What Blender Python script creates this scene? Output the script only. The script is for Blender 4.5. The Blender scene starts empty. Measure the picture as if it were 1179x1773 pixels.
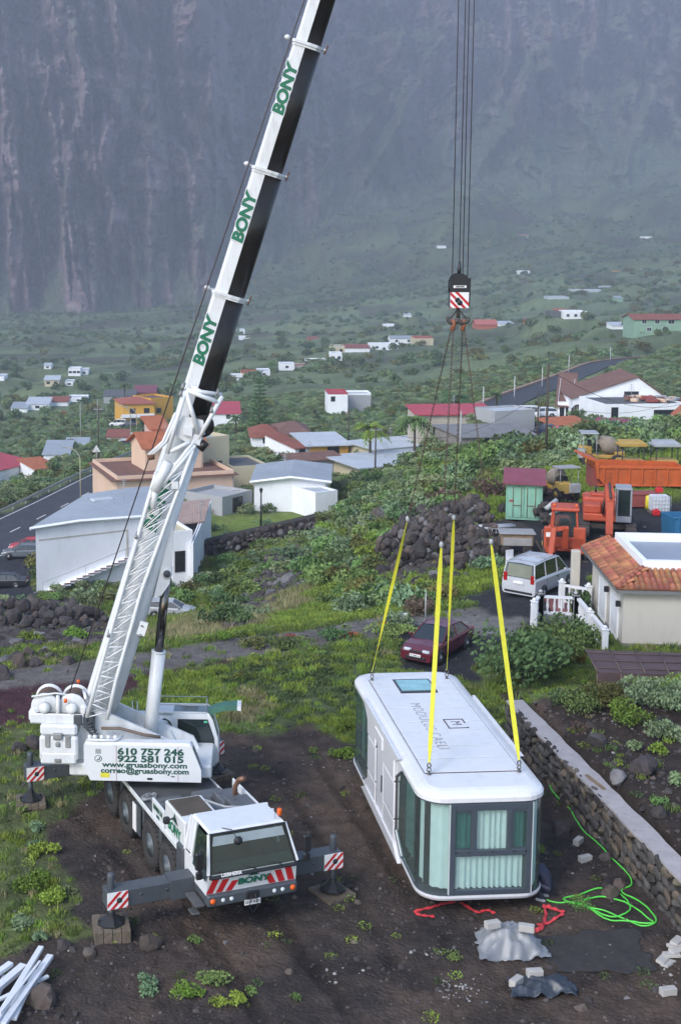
import bpy, math, random
import numpy as np
from mathutils import Matrix, Vector
random.seed(7); rng = np.random.default_rng(7)
SC = bpy.context.scene
COL = SC.collection
# ---------------------------------------------------------------- camera
CF, CH, CX, CY, HOR = 2350.0, 17.8, 340.0, 700.0, 400.0      # focal (photo px), height, optical centre, horizon row
CT = math.atan((CY - HOR) / CF); CC, CS = math.cos(CT), math.sin(CT)
cam = bpy.data.cameras.new('camera'); camo = bpy.data.objects.new('camera', cam); COL.objects.link(camo)
camo.location = (0, 0, CH); camo.rotation_euler = (math.pi/2 - CT, 0, 0)
cam.sensor_fit = 'VERTICAL'; cam.sensor_height = 24.0; cam.lens = CF / 1773 * 24
cam.shift_x = (589.5 - CX) / 1773; cam.shift_y = (CY - 886.5) / 1773
cam.clip_start = 0.5; cam.clip_end = 9000
SC.camera = camo
# ---------------------------------------------------------------- light
SUN_EL, SUN_AZ = math.radians(40), math.radians(220)
w = bpy.data.worlds.new('World'); SC.world = w; w.use_nodes = True
nt = w.node_tree; nt.nodes.clear()
sky = nt.nodes.new('ShaderNodeTexSky'); sky.sky_type = 'NISHITA'; sky.sun_disc = False
sky.sun_elevation = SUN_EL; sky.sun_rotation = SUN_AZ; sky.air_density = 1.0; sky.dust_density = 1.6; sky.ozone_density = 1.6
bg = nt.nodes.new('ShaderNodeBackground'); bg.inputs[1].default_value = 0.15
ow = nt.nodes.new('ShaderNodeOutputWorld')
nt.links.new(sky.outputs[0], bg.inputs[0]); nt.links.new(bg.outputs[0], ow.inputs[0])
sl = bpy.data.lights.new('sun', 'SUN'); sl.energy = 0.95; sl.angle = math.radians(20); sl.color = (1, .985, .98)
so = bpy.data.objects.new('sun', sl); COL.objects.link(so)
sd = Vector((math.sin(SUN_AZ)*math.cos(SUN_EL), math.cos(SUN_AZ)*math.cos(SUN_EL), math.sin(SUN_EL)))
so.rotation_euler = sd.to_track_quat('Z', 'Y').to_euler(); so.location = (0, 0, 80)
SC.view_settings.view_transform = 'Standard'; SC.view_settings.look = 'None'
SC.view_settings.exposure = 0.9; SC.view_settings.gamma = 1; SC.view_settings.use_curve_mapping = False
SC.render.engine = 'CYCLES'
SC.cycles.volume_bounces = 1; SC.cycles.max_bounces = 6; SC.cycles.transparent_max_bounces = 8

# ---------------------------------------------------------------- view geometry
def at(px, py, d):
    """photo pixel + distance along the ground -> world point"""
    x = (px - CX)/CF; y = (py - CY)/CF
    f = CC - y*CS; z = -CS - y*CC; t = d / f
    return Vector((x*t, d, CH + z*t))
def onz(px, py, z=0.0):
    x = (px - CX)/CF; y = (py - CY)/CF
    f = CC - y*CS; zz = -CS - y*CC; t = (z - CH) / zz
    return Vector((x*t, f*t, z))
def pix(x, y, z):
    z = z - CH; f = y*CC - z*CS; u = -z*CC - y*CS
    return CX + x/f*CF, CY + u/f*CF
def zrow(d, py): return CH - d*math.tan(CT + math.atan((py - CY)/CF))

# ---------------------------------------------------------------- noise
def _hash(ix, iy, s):
    h = (ix.astype(np.int64)*374761393 + iy.astype(np.int64)*668265263 + s*1442695041) & 0x7fffffff
    h = ((h ^ (h >> 13))*1274126177) & 0x7fffffff
    return ((h ^ (h >> 16)) & 0xffff)/65535.0
def vnoise(x, y, s=0):
    x = np.asarray(x, float); y = np.asarray(y, float)
    ix = np.floor(x); iy = np.floor(y); fx = x-ix; fy = y-iy
    fx = fx*fx*(3-2*fx); fy = fy*fy*(3-2*fy)
    a = _hash(ix, iy, s); b = _hash(ix+1, iy, s); c = _hash(ix, iy+1, s); d = _hash(ix+1, iy+1, s)
    return (a*(1-fx)+b*fx)*(1-fy) + (c*(1-fx)+d*fx)*fy
def fbm(x, y, s=0, o=4, ridge=False):
    t = 0; a = .5; n = 0
    for k in range(o):
        v = vnoise(x*2**k + 17*k, y*2**k - 9*k, s+k)
        if ridge: v = 1 - abs(2*v-1)
        t = t + a*v; n += a; a *= .5
    return t/n

# ---------------------------------------------------------------- materials
MATS = {}
def mat(name, col=(.3,.3,.3), rough=.6, metal=0.0, var=.18, scale=1.5, bump=0.0, bscale=None, dirt=None, dirt_amt=.3, spec=.5,
        emit=None, trans=0.0, obj_rand=0.0, attr=None, wave=None, coat=0.0):
    if name in MATS: return MATS[name]
    m = bpy.data.materials.new(name); m.use_nodes = True; nt = m.node_tree; N = nt.nodes; L = nt.links
    b = N['Principled BSDF']; b.inputs['Roughness'].default_value = rough; b.inputs['Metallic'].default_value = metal
    b.inputs['Specular IOR Level'].default_value = spec
    if coat: b.inputs['Coat Weight'].default_value = coat; b.inputs['Coat Roughness'].default_value = .1
    geo = N.new('ShaderNodeNewGeometry')
    no = N.new('ShaderNodeTexNoise'); no.inputs['Scale'].default_value = scale; no.inputs['Detail'].default_value = 5
    no.inputs['Roughness'].default_value = .65
    L.new(geo.outputs['Position'], no.inputs['Vector'])
    mr = N.new('ShaderNodeMapRange'); mr.inputs[1].default_value = .25; mr.inputs[2].default_value = .75
    mr.inputs[3].default_value = 1-var; mr.inputs[4].default_value = 1+var
    L.new(no.outputs[0], mr.inputs[0])
    mul = N.new('ShaderNodeVectorMath'); mul.operation = 'SCALE'; L.new(mr.outputs[0], mul.inputs['Scale'])
    src = None
    if attr:
        at_ = N.new('ShaderNodeAttribute'); at_.attribute_name = attr; src = at_.outputs['Color']
        L.new(src, mul.inputs[0])
    else: mul.inputs[0].default_value = col[:3]
    out = mul.outputs[0]
    if obj_rand:
        oi = N.new('ShaderNodeObjectInfo'); m2 = N.new('ShaderNodeMapRange')
        m2.inputs[3].default_value = 1-obj_rand; m2.inputs[4].default_value = 1+obj_rand
        L.new(oi.outputs['Random'], m2.inputs[0])
        s2 = N.new('ShaderNodeVectorMath'); s2.operation = 'SCALE'; L.new(out, s2.inputs[0]); L.new(m2.outputs[0], s2.inputs['Scale']); out = s2.outputs[0]
        hs = N.new('ShaderNodeHueSaturation'); m3 = N.new('ShaderNodeMapRange'); ml = N.new('ShaderNodeMath'); ml.operation = 'MULTIPLY'; ml.inputs[1].default_value = 7.31
        fr = N.new('ShaderNodeMath'); fr.operation = 'FRACT'; L.new(oi.outputs['Random'], ml.inputs[0]); L.new(ml.outputs[0], fr.inputs[0])
        m3.inputs[3].default_value = .5-obj_rand*.07; m3.inputs[4].default_value = .5+obj_rand*.07; L.new(fr.outputs[0], m3.inputs[0])
        L.new(m3.outputs[0], hs.inputs['Hue']); L.new(out, hs.inputs['Color']); out = hs.outputs[0]
    if dirt:
        n2 = N.new('ShaderNodeTexNoise'); n2.inputs['Scale'].default_value = scale*2.7; n2.inputs['Detail'].default_value = 8; n2.inputs['Roughness'].default_value = .75
        mp = N.new('ShaderNodeMapping'); mp.inputs['Scale'].default_value = (1.6, 1.6, .45); L.new(geo.outputs['Position'], mp.inputs[0]); L.new(mp.outputs[0], n2.inputs['Vector'])
        r2 = N.new('ShaderNodeMapRange'); r2.inputs[1].default_value = .5; r2.inputs[2].default_value = .8; r2.inputs[4].default_value = dirt_amt; L.new(n2.outputs[0], r2.inputs[0])
        mx = N.new('ShaderNodeMix'); mx.data_type = 'RGBA'; L.new(r2.outputs[0], mx.inputs[0]); L.new(out, mx.inputs[6]); mx.inputs[7].default_value = (*dirt, 1); out = mx.outputs[2]
    L.new(out, b.inputs['Base Color'])
    if bump:
        nb = N.new('ShaderNodeTexNoise'); nb.inputs['Scale'].default_value = bscale or scale*6; nb.inputs['Detail'].default_value = 6
        L.new(geo.outputs['Position'], nb.inputs['Vector'])
        bp = N.new('ShaderNodeBump'); bp.inputs['Strength'].default_value = min(1, bump); bp.inputs['Distance'].default_value = .1
        L.new(nb.outputs[0], bp.inputs['Height']); L.new(bp.outputs[0], b.inputs['Normal'])
    if wave:
        tc = N.new('ShaderNodeTexCoord'); wv = N.new('ShaderNodeTexWave'); wv.inputs['Scale'].default_value = wave[1]; wv.bands_direction = wave[0]
        L.new(tc.outputs['Object'], wv.inputs['Vector']); bp = N.new('ShaderNodeBump'); bp.inputs['Strength'].default_value = .7; bp.inputs['Distance'].default_value = wave[2]
        L.new(wv.outputs['Fac'], bp.inputs['Height']); L.new(bp.outputs[0], b.inputs['Normal'])
    if emit: b.inputs['Emission Color'].default_value = (*emit[:3], 1); b.inputs['Emission Strength'].default_value = emit[3]
    if trans: b.inputs['Transmission Weight'].default_value = trans
    MATS[name] = m; return m
def glassmat(name, tint, alpha=.35, rough=.03):
    """thin glass: mirror-like reflection over a tinted see-through sheet"""
    if name in MATS: return MATS[name]
    m = bpy.data.materials.new(name); m.use_nodes = True; N = m.node_tree.nodes; L = m.node_tree.links; N.clear()
    o = N.new('ShaderNodeOutputMaterial'); g = N.new('ShaderNodeBsdfGlossy'); g.inputs['Roughness'].default_value = rough
    t = N.new('ShaderNodeBsdfTransparent'); t.inputs[0].default_value = (*tint, 1)
    d = N.new('ShaderNodeBsdfDiffuse'); d.inputs[0].default_value = (*[c*.5 for c in tint], 1)
    f = N.new('ShaderNodeMath'); f.operation = 'POWER'; lw = N.new('ShaderNodeLayerWeight'); f.inputs[1].default_value = 3.0; L.new(lw.outputs['Facing'], f.inputs[0])
    ad = N.new('ShaderNodeMath'); ad.operation = 'ADD'; ad.inputs[1].default_value = .05; L.new(f.outputs[0], ad.inputs[0])
    m1 = N.new('ShaderNodeMixShader'); m1.inputs[0].default_value = alpha; L.new(t.outputs[0], m1.inputs[1]); L.new(d.outputs[0], m1.inputs[2])
    m2 = N.new('ShaderNodeMixShader'); L.new(ad.outputs[0], m2.inputs[0]); L.new(m1.outputs[0], m2.inputs[1]); L.new(g.outputs[0], m2.inputs[2])
    L.new(m2.outputs[0], o.inputs[0]); MATS[name] = m; return m
def leafmat(name, col, var=.35, orand=.35, back=.25, spec=.2):
    if name in MATS: return MATS[name]
    m = mat(name, col, rough=.65, var=var, scale=1.1, obj_rand=orand, spec=spec)
    return m

# ---------------------------------------------------------------- mesh builder
I4 = Matrix.Identity(4)
class MB:
    def __init__(s, xf=None): s.v = []; s.f = []; s.m = []; s.xf = xf; s.sm = []
    def add(s, vs, fs, mi=0, smooth=False):
        o = len(s.v); s.v += [tuple(p) for p in vs]; s.f += [tuple(i+o for i in f) for f in fs]
        s.m += [mi]*len(fs); s.sm += [smooth]*len(fs); return s
    def box(s, x0, x1, y0, y1, z0, z1, mi=0, xf=None):
        vs = [(x, y, z) for z in (z0, z1) for y in (y0, y1) for x in (x0, x1)]
        if xf is not None: vs = [xf @ Vector(p) for p in vs]
        return s.add(vs, [(0,2,3,1),(4,5,7,6),(0,1,5,4),(2,6,7,3),(0,4,6,2),(1,3,7,5)], mi)
    def bbox(s, x0, x1, y0, y1, z0, z1, r=.03, mi=0):
        """box with chamfered edges"""
        x0, x1 = sorted((x0, x1)); y0, y1 = sorted((y0, y1)); z0, z1 = sorted((z0, z1))
        r = min(r, (x1-x0)*.45, (y1-y0)*.45, (z1-z0)*.45)
        def ring(z, i): return [(x0+i+r, y0+i, z), (x1-i-r, y0+i, z), (x1-i, y0+i+r, z), (x1-i, y1-i-r, z), (x1-i-r, y1-i, z), (x0+i+r, y1-i, z), (x0+i, y1-i-r, z), (x0+i, y0+i+r, z)]
        rs = [ring(z0, r*.7), ring(z0+r, 0), ring(z1-r, 0), ring(z1, r*.7)]
        vs = sum(rs, []); fs = [tuple(range(7, -1, -1)), tuple(range(24, 32))]
        for k in range(3):
            for i in range(8): j = (i+1) % 8; fs.append((k*8+i, k*8+j, k*8+8+j, k*8+8+i))
        return s.add(vs, fs, mi)
    def prism(s, pts, off, mi=0, caps=True):
        """pts: 3D polygon, off: extrusion vector"""
        n = len(pts); off = Vector(off); a = [Vector(p) for p in pts]; b = [p+off for p in a]
        fs = [(i, (i+1) % n, n+(i+1) % n, n+i) for i in range(n)]
        if caps: fs += [tuple(range(n-1, -1, -1)), tuple(range(n, 2*n))]
        return s.add(a+b, fs, mi)
    def tube(s, pts, r, n=8, mi=0, smooth=True, caps=True, taper=None):
        P = [Vector(p) for p in pts]; k = len(P); vs = []; up = None
        for i, p in enumerate(P):
            d = (P[min(i+1, k-1)] - P[max(i-1, 0)]).normalized()
            if up is None: up = Vector((0, 0, 1)) if abs(d.z) < .9 else Vector((1, 0, 0))
            a = d.cross(up).normalized(); b_ = a.cross(d).normalized(); up = b_
            rr = (r[i] if isinstance(r, (list, tuple)) else r)
            for j in range(n):
                t = 2*math.pi*j/n; vs.append(p + a*(math.cos(t)*rr) + b_*(math.sin(t)*rr))
        fs = [(i*n+j, i*n+(j+1) % n, (i+1)*n+(j+1) % n, (i+1)*n+j) for i in range(k-1) for j in range(n)]
        if caps: fs += [tuple(range(n-1, -1, -1)), tuple(range((k-1)*n, k*n))]
        return s.add(vs, fs, mi, smooth)
    def lathe(s, prof, c=(0, 0, 0), axis='z', n=20, mi=0, smooth=True):
        vs = []; c = Vector(c)
        for r, h in prof:
            for j in range(n):
                t = 2*math.pi*j/n; a, b = r*math.cos(t), r*math.sin(t)
                vs.append(c + (Vector((a, b, h)) if axis == 'z' else Vector((a, h, b)) if axis == 'y' else Vector((h, a, b))))
        k = len(prof); fs = [(i*n+j, i*n+(j+1) % n, (i+1)*n+(j+1) % n, (i+1)*n+j) for i in range(k-1) for j in range(n)]
        fs += [tuple(range(n-1, -1, -1)), tuple(range((k-1)*n, k*n))]
        return s.add(vs, fs, mi, smooth)
    def mesh(s, name, mats):
        me = bpy.data.meshes.new(name)
        vs = s.v if s.xf is None else [tuple(s.xf @ Vector(p)) for p in s.v]
        me.from_pydata(vs, [], s.f)
        if not isinstance(mats, (list, tuple)): mats = [mats]
        for m in mats: me.materials.append(m)
        if len(mats) > 1: me.polygons.foreach_set('material_index', s.m)
        if any(s.sm): me.polygons.foreach_set('use_smooth', s.sm)
        me.update(); return me
    def obj(s, name, mats, parent=None, loc=None, fix=True):
        me = s.mesh(name, mats); o = bpy.data.objects.new(name, me); COL.objects.link(o)
        if parent: o.parent = parent
        if loc is not None: o.location = loc
        return o
def tag(o, label=None, cat=None, group=None, kind=None):
    if label: o['label'] = label
    if cat: o['category'] = cat
    if group: o['group'] = group
    if kind: o['kind'] = kind
    return o
def empty(name, loc, rz=0, label=None, cat=None, group=None):
    o = bpy.data.objects.new(name, None); COL.objects.link(o); o.location = loc; o.rotation_euler = (0, 0, rz); o.empty_display_size = .3
    return tag(o, label, cat, group)
def copy_tree(o, parent=None):
    c = o.copy(); COL.objects.link(c)
    if parent: c.parent = parent
    for ch in list(o.children): copy_tree(ch, c)
    return c
def put(me, name, parent=None, loc=(0, 0, 0), rot=(0, 0, 0), sc=1):
    o = bpy.data.objects.new(name, me); COL.objects.link(o)
    if parent: o.parent = parent
    o.location = loc; o.rotation_euler = rot; o.scale = (sc, sc, sc) if isinstance(sc, (int, float)) else sc
    return o
def text(s, size, m, parent, M4, name='lettering', ext=.004, bold=0.0, xs=1.0, align='CENTER', shear=0, spacing=1.0):
    c = bpy.data.curves.new(name, 'FONT'); c.body = s; c.size = size; c.extrude = ext; c.offset = bold; c.align_x = align; c.align_y = 'CENTER'
    c.resolution_u = 3; c.shear = shear; c.space_character = spacing
    c.materials.append(m); tmp = bpy.data.objects.new(name, c); me = bpy.data.meshes.new_from_object(tmp); bpy.data.objects.remove(tmp); bpy.data.curves.remove(c)
    me.name = name; o = bpy.data.objects.new(name, me); COL.objects.link(o)
    if parent: o.parent = parent
    o.matrix_local = M4 @ Matrix.Diagonal((xs, 1, 1, 1)); return o
def frame(o, x, y, z=None):
    """4x4 from origin, x axis, y axis"""
    x = Vector(x).normalized(); y = Vector(y); y = (y - x*y.dot(x)).normalized(); z = x.cross(y)
    M = Matrix((( x.x, y.x, z.x, o[0]), (x.y, y.y, z.y, o[1]), (x.z, y.z, z.z, o[2]), (0, 0, 0, 1))); return M
# ---------------------------------------------------------------- terrain
TCOL = [-400, 0, 150, 300, 450, 600, 750, 900, 1050, 1179, 1600]
Z0 = 0.0
TROW = [
 (14,  [0.,0.,0.,0.,0.,0.,0.,0.,0.,0.,0.]),
 (48,  [-.2,-.1,0.,0.,0.,0.,0.,0.,.2,.3,.4]),
 (53,  [-.3,-.2,0.,0.,0.,0.,0.,0.,.2,.3,.4]),
 (57,  [-.6,-.5,-.3,-.1,0.,0.,0.,0.,.1,.3,.4]),
 (61,  [1125,1126,1120,1108,1090,1082,0.,0.,0.,.2,.3]),
 (65,  [1112, 1112, 1110, 1110,1084,1070,1048,-.2,0.,0.,0.]),
 (70,  [1100, 1100, 1100, 1104,1074,1050,1012,-.3,0.,0.,0.]),
 (80,  [1082, 1082, 1086, 1097,1058,1020,962,0.,0.,0.,0.]),
 (90,  [1072, 1072, 1078, 1091,1040,995,895,0.,0.,0.,0.]),
 (96,  [1062, 1062, 1072, 1086,1028,978,868,0.,0.,0.,0.]),
 (105, [1052, 1052, 1058, 1077,1010,955,845,800,-.5,0.,.5]),
 (112, [1044,1044,1048,1066,996,940,830,792,-1.5,-1.,0.]),
 (120, [1034,1034,1035,1044,984,930,818,787,760,755,748]),
 (130, [1024,1024,1018,1005,968,915,805,785,758,752,745]),
 (140, [1000,1000,990,960,955,900,796,782,757,750,742]),
 (145, [985,985,972,943,926,893,792,781,756,749,740]),
 (160, [935,935,915,905,893,866,784,779,755,746,735]),
 (175, [888,888,868,862,868,845,778,776,752,742,728]),
 (200, [862,862,822,822,828,815,772,744,735,732,715]),
 (235, [850,848,790,785,778,785,745,712,710,700,690]),
 (300, [815,800,765,755,735,735,712,680,675,660,650]),
 (375, [775,765,742,728,700,690,680,650,640,625,615]),
 (500, [715,705,700,695,658,650,640,608,592,575,560]),
 (600, [675,668,668,665,640,625,612,590,572,560,545]),
 (800, [635,632,632,630,608,598,585,568,545,530,520]),
 (1000,[605,603,602,600,582,578,560,522,510,500,490]),
 (1200,[580,577,577,575,560,555,535,490,480,470,460]),
 (1500,[550,548,545,540,520,500,478,442,428,415,405]),
 (1700,[540,540,535,525,490,440,420,400,390,385,375]),
 (2000,[520,520,515,500,450,375,345,345,335,325,315]),
 (2400,[500,500,490,480,400,330,300,300,290,280,270])]
_ld = np.log([r[0] for r in TROW])
_tz = np.array([[v if isinstance(v, float) else zrow(d, v) for v in row] for d, row in TROW])
NA, NB_ = 560, 200
_gl = np.linspace(_ld[0], _ld[-1], NA); _gp = np.linspace(-400, 1600, NB_)
_t1 = np.array([np.interp(_gl, _ld, _tz[:, j]) for j in range(len(TCOL))]).T
_t2 = np.array([np.interp(_gp, TCOL, _t1[i]) for i in range(NA)])
for _ in range(2):
    p = np.pad(_t2, ((0, 0), (5, 5)), 'edge'); _t2 = sum(p[:, k:k+NB_] for k in range(11))/11
    p = np.pad(_t2, ((3, 3), (0, 0)), 'edge'); _t2 = sum(p[k:k+NA] for k in range(7))/7
def pxe(x, y): return CX + CF*x/(y*CC + 20*CS)
# left road and hill road: (px, py, z) centreline -> flattened bed
def catmull(P, n=8):
    P = [Vector(p) for p in P]; P = [P[0]*2-P[1]] + P + [P[-1]*2-P[-2]]; out = []
    for i in range(1, len(P)-2):
        for k in range(n):
            t = k/n; a, b, c, d = P[i-1:i+3]
            out.append(.5*((2*b)+(c-a)*t+(2*a-5*b+4*c-d)*t*t+(3*b-a-3*c+d)*t**3))
    return out + [P[-2]]
ROAD1 = catmull([onz(-330, 1100, -16.6), onz(-120, 985, -16.8), onz(0, 930, -17), onz(110, 876, -17), onz(205, 826, -17), onz(262, 800, -17.2), onz(310, 782, -17.5), onz(345, 768, -18)])
ROAD2 = catmull([at(835, 718, 225), at(868, 700, 250), at(905, 684, 275), at(960, 663, 310), at(1010, 643, 350), at(1040, 631, 385), at(1085, 624, 415), at(1140, 619, 440), at(1230, 612, 470)])
TRACK = catmull([onz(-330, 1200, -.1), onz(-60, 1176), onz(60, 1166), onz(160, 1160), onz(250, 1143), onz(400, 1122), onz(520, 1105), onz(620, 1090), onz(700, 1077), onz(790, 1066), onz(880, 1062), onz(960, 1040)])
def _seg(x, y, P):
    best = np.full(np.shape(x), 1e9); bz = np.zeros(np.shape(x))
    for a, b in zip(P[:-1], P[1:]):
        dx, dy = b.x-a.x, b.y-a.y; l2 = dx*dx+dy*dy+1e-9
        t = np.clip(((x-a.x)*dx+(y-a.y)*dy)/l2, 0, 1); d = np.hypot(x-a.x-t*dx, y-a.y-t*dy)
        z = a.z + t*(b.z-a.z); m = d < best; best = np.where(m, d, best); bz = np.where(m, z, bz)
    return best, bz
WALL_A, WALL_B = Vector((11.0, 46.2, 0)), Vector((12.75, 28.5, 0))      # the retaining wall beside the lifted house
def wall_side(x, y):
    d = WALL_B-WALL_A; return ((x-WALL_A.x)*(-d.y) + (y-WALL_A.y)*d.x)/d.length   # >0 on the garden side
def RUTUV(x, y): return (x-.85)*.352-(y-33.45)*.936, (x-.85)*.936+(y-33.45)*.352
def RUT(x, y):
    u_, v_ = RUTUV(x, y); v_ = v_ - .27 + .25*np.sin(u_*.16)+.012*np.clip(u_, 0, 30)**1.5; k = 0
    for o in (-1.0, 1.0, -1.5+.12*u_, .6+.10*u_): k = np.maximum(k, np.exp(-((v_-o)/.2)**4))
    k2 = np.exp(-((x-5.6+.18*(y-36))/.22)**4)+np.exp(-((x-4.0+.18*(y-36))/.22)**4)
    return np.maximum(k*(u_ > -10), k2*(y > 31))*(y < 47)*np.clip(fbm(x/2, y/2, 35)*2.2-.35, 0, 1)
PADS = []       # flattened pads under buildings: (x, y, r, z)
def zt0(x, y):
    x = np.asarray(x, float); y = np.asarray(y, float)
    a = (np.log(np.clip(y, 14.5, 2390))-_gl[0])/(_gl[1]-_gl[0]); b = (np.clip(pxe(x, y), -399, 1599)-_gp[0])/(_gp[1]-_gp[0])
    i = np.floor(a).astype(int); j = np.floor(b).astype(int); i = np.clip(i, 0, NA-2); j = np.clip(j, 0, NB_-2); fa = a-i; fb = b-j
    z = (_t2[i, j]*(1-fa)+_t2[i+1, j]*fa)*(1-fb) + (_t2[i, j+1]*(1-fa)+_t2[i+1, j+1]*fa)*fb
    return z
def zt(x, y):
    x = np.asarray(x, float); y = np.asarray(y, float)
    z = zt0(x, y)
    # relief
    amp = np.clip((y-44)/60, 0, 1)
    flat = np.clip((8-np.hypot((x-26)/1.9, (y-78)/1.6))/8, 0, 1)*0 + ((x > 12) & (y > 55) & (y < 97))*1.0
    z = z + (fbm(x/7, y/7, 3)-.5)*1.1*amp*(1-flat*.9)
    z = z + (fbm(x/45, y/45, 5)-.5)*np.clip((y-250)/200, 0, 1)*9 + (fbm(x/160, y/130, 9)-.5)*np.clip((y-600)/400, 0, 1)*26 + (fbm(x/70, y/260, 10, 4, True)-.6)*np.clip((y-1500)/250, 0, 1)*70
    z = z + (fbm(x/1.1, y/1.1, 11)-.5)*.16*np.clip((90-y)/30, 0.15, 1)*(1-flat*.7)
    z = z + (fbm(x*3.1, y*3.1, 21)-.5)*.09*np.clip((60-y)/20, 0, 1) + (fbm(x*7.5, y*7.5, 23, 3)-.5)*.045*np.clip((55-y)/15, 0, 1)
    # ruts left by tyres on the site
    u_, v_ = RUTUV(x, y); z = z - RUT(x, y)*(.075+.03*np.sin(u_*26))
    for P, wd, ft, dz in ((ROAD1, 6.0, 7, .12), (ROAD2, 4.5, 8, .2)):
        d, bz = _seg(x, y, P); k = np.clip((wd+ft-d)/ft, 0, 1); k = k*k*(3-2*k); z = z*(1-k)+(bz-dz)*k
    d, bz = _seg(x, y, TRACK); k = np.clip((2.6-d)/1.3, 0, 1); z = z*(1-k)+(bz-.05+.05*np.sin(x))*k
    # garden terrace behind the retaining wall
    ws = wall_side(x, y); k = np.clip((ws-.45)/.4, 0, 1)*np.clip((48.6-y)/1.6, 0, 1)
    z = z + k*(1.15 + np.clip(ws, 0, 6)*.10 + (fbm(x/2, y/2, 41)-.5)*.5)
    for px_, py_, r_, z_ in PADS:
        f_ = 3+py_*.012; r_ = r_+py_*.008; m_ = (np.abs(x-px_) < r_+f_) & (np.abs(y-py_) < r_+f_)
        if not m_.any(): continue
        d = np.hypot(x[m_]-px_, y[m_]-py_); k = np.clip((r_+f_-d)/f_, 0, 1); z[m_] = z[m_]*(1-k)+z_*k
    return z
GC = {}
def ground(x, y):
    if 'z' not in GC: return float(zt(np.array([x]), np.array([y]))[0])
    y = min(max(y, rows[0]), rows[-2]); i = int(np.searchsorted(rows, y))-1; i = max(0, min(i, len(rows)-2)); f = (y-rows[i])/(rows[i+1]-rows[i])
    u = (CX + CF*x/(y*CC+20*CS) - PXC[0])/5.0; u = min(max(u, 0), len(PXC)-1.001); j = int(u); g = u-j; Z = GC['z']
    return float((Z[i][j]*(1-f)+Z[i+1][j]*f)*(1-g)+(Z[i][j+1]*(1-f)+Z[i+1][j+1]*f)*g)
def gp(px, py, d):
    """ground point below the given photo column at distance d"""
    p = at(px, py, d); return Vector((p.x, p.y, ground(p.x, p.y)))

def inpoly(px, py, P):
    r = np.zeros(np.shape(px), bool); n = len(P)
    for i in range(n):
        x1, y1 = P[i]; x2, y2 = P[(i+1) % n]
        if y1 == y2: continue
        c = ((y1 > py) != (y2 > py)) & (px < (x2-x1)*(py-y1)/(y2-y1)+x1); r ^= c
    return r
GRASS, DIRT, PICON, LAPILLI, CONC, LAVA, SCRUB, TRK, BRIGHT, SOIL, DRY, ASPH, WEEDS = range(13)
AREAS = [(GRASS, [(-900,1120),(-900,1700),(0,1700),(700,1500),(1000,1130),(1000,1000),(600,1000),(400,1050),(250,1020),(250,1110)]),
 (BRIGHT, [(300,1085),(420,1050),(560,1020),(640,1010),(760,1000),(850,960),(900,990),(760,1050),(640,1075),(400,1105),(270,1125)]),
 (DRY, [(250,1100),(420,1060),(520,1030),(560,1045),(420,1090),(280,1120)]),
 (DRY, [(400,1170),(520,1160),(540,1220),(400,1240)]), (BRIGHT, [(230,1180),(380,1150),(400,1260),(330,1275),(250,1230)]),
 (WEEDS, [(370,1160),(640,1130),(640,1260),(540,1260),(380,1200)]),
 (BRIGHT, [(540,1240),(640,1230),(640,1330),(600,1320),(550,1270)]),
 (PICON, [(-700,1185),(0,1174),(150,1166),(262,1166),(250,1218),(140,1218),(80,1242),(0,1258),(-700,1270)]),
 (PICON, [(255,1165),(330,1150),(400,1136),(400,1142),(330,1160),(260,1190)]), (BRIGHT, [(150,1290),(240,1215),(420,1265),(370,1270),(240,1330)]),
 (DIRT, [(-900,2500),(-900,1770),(-100,1700),(0,1650),(60,1640),(150,1560),(120,1480),(90,1440),(150,1400),(160,1370),(240,1330),(370,1262),(560,1262),(610,1305),(640,1340),(700,1500),(880,1480),(860,1205),(930,1200),(1300,1400),(1900,2000),(1900,2500)]),
 (GRASS, [(-900,1290),(60,1270),(110,1330),(150,1370),(90,1400),(120,1480),(130,1600),(40,1650),(-900,1720)]),
 (LAVA, [(-900,1025),(0,1030),(130,1040),(190,1070),(195,1115),(0,1128),(-900,1135)]),
 (LAVA, [(385,1092),(430,1000),(470,955),(548,950),(535,990),(500,1030),(440,1072)]),
 (LAVA, [(640,1005),(700,925),(740,880),(850,890),(865,960),(800,985),(700,1000)]),
 (DIRT, [(100,1320),(130,1300),(60,1290),(20,1330)]),
 (LAPILLI, [(755,1044),(880,1008),(940,960),(1010,985),(1010,1100),(925,1098),(830,1064)]),
 (LAPILLI, [(700,1085),(930,1095),(900,1125),(840,1150),(790,1180),(680,1170),(685,1120)]),
 (CONC, [(690,1082),(780,1064),(920,1066),(930,1098),(830,1104),(760,1094)]),
 (LAPILLI, [(868,985),(868,860),(940,838),(1000,830),(1010,870),(1300,862),(1300,960),(1010,1010),(900,1000)]),
 (PICON, [(930,850),(1000,822),(1010,880),(950,880)]),
 (BRIGHT, [(790,905),(800,855),(870,850),(868,905)]),
 (BRIGHT, [(930,836),(1000,785),(1179,785),(1500,785),(1500,855),(1100,862),(1000,862),(990,830)]),
 (BRIGHT, [(360,930),(360,895),(540,888),(560,930)]),
 (SOIL, [(905,1215),(1010,1190),(1300,1190),(1800,1900),(1800,2400),(1400,1850),(1179,1540)]),
 (ASPH, [(-500,1040),(-500,960),(60,950),(66,1040)]),
 (ASPH, [(-500,960),(0,890),(200,800),(350,760),(350,780),(240,830),(60,960)]),
 (ASPH, [(870,745),(880,715),(960,705),(990,740),(930,790)]),
 (ASPH, [(190,765),(330,730),(330,745),(230,775)]),
]
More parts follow.
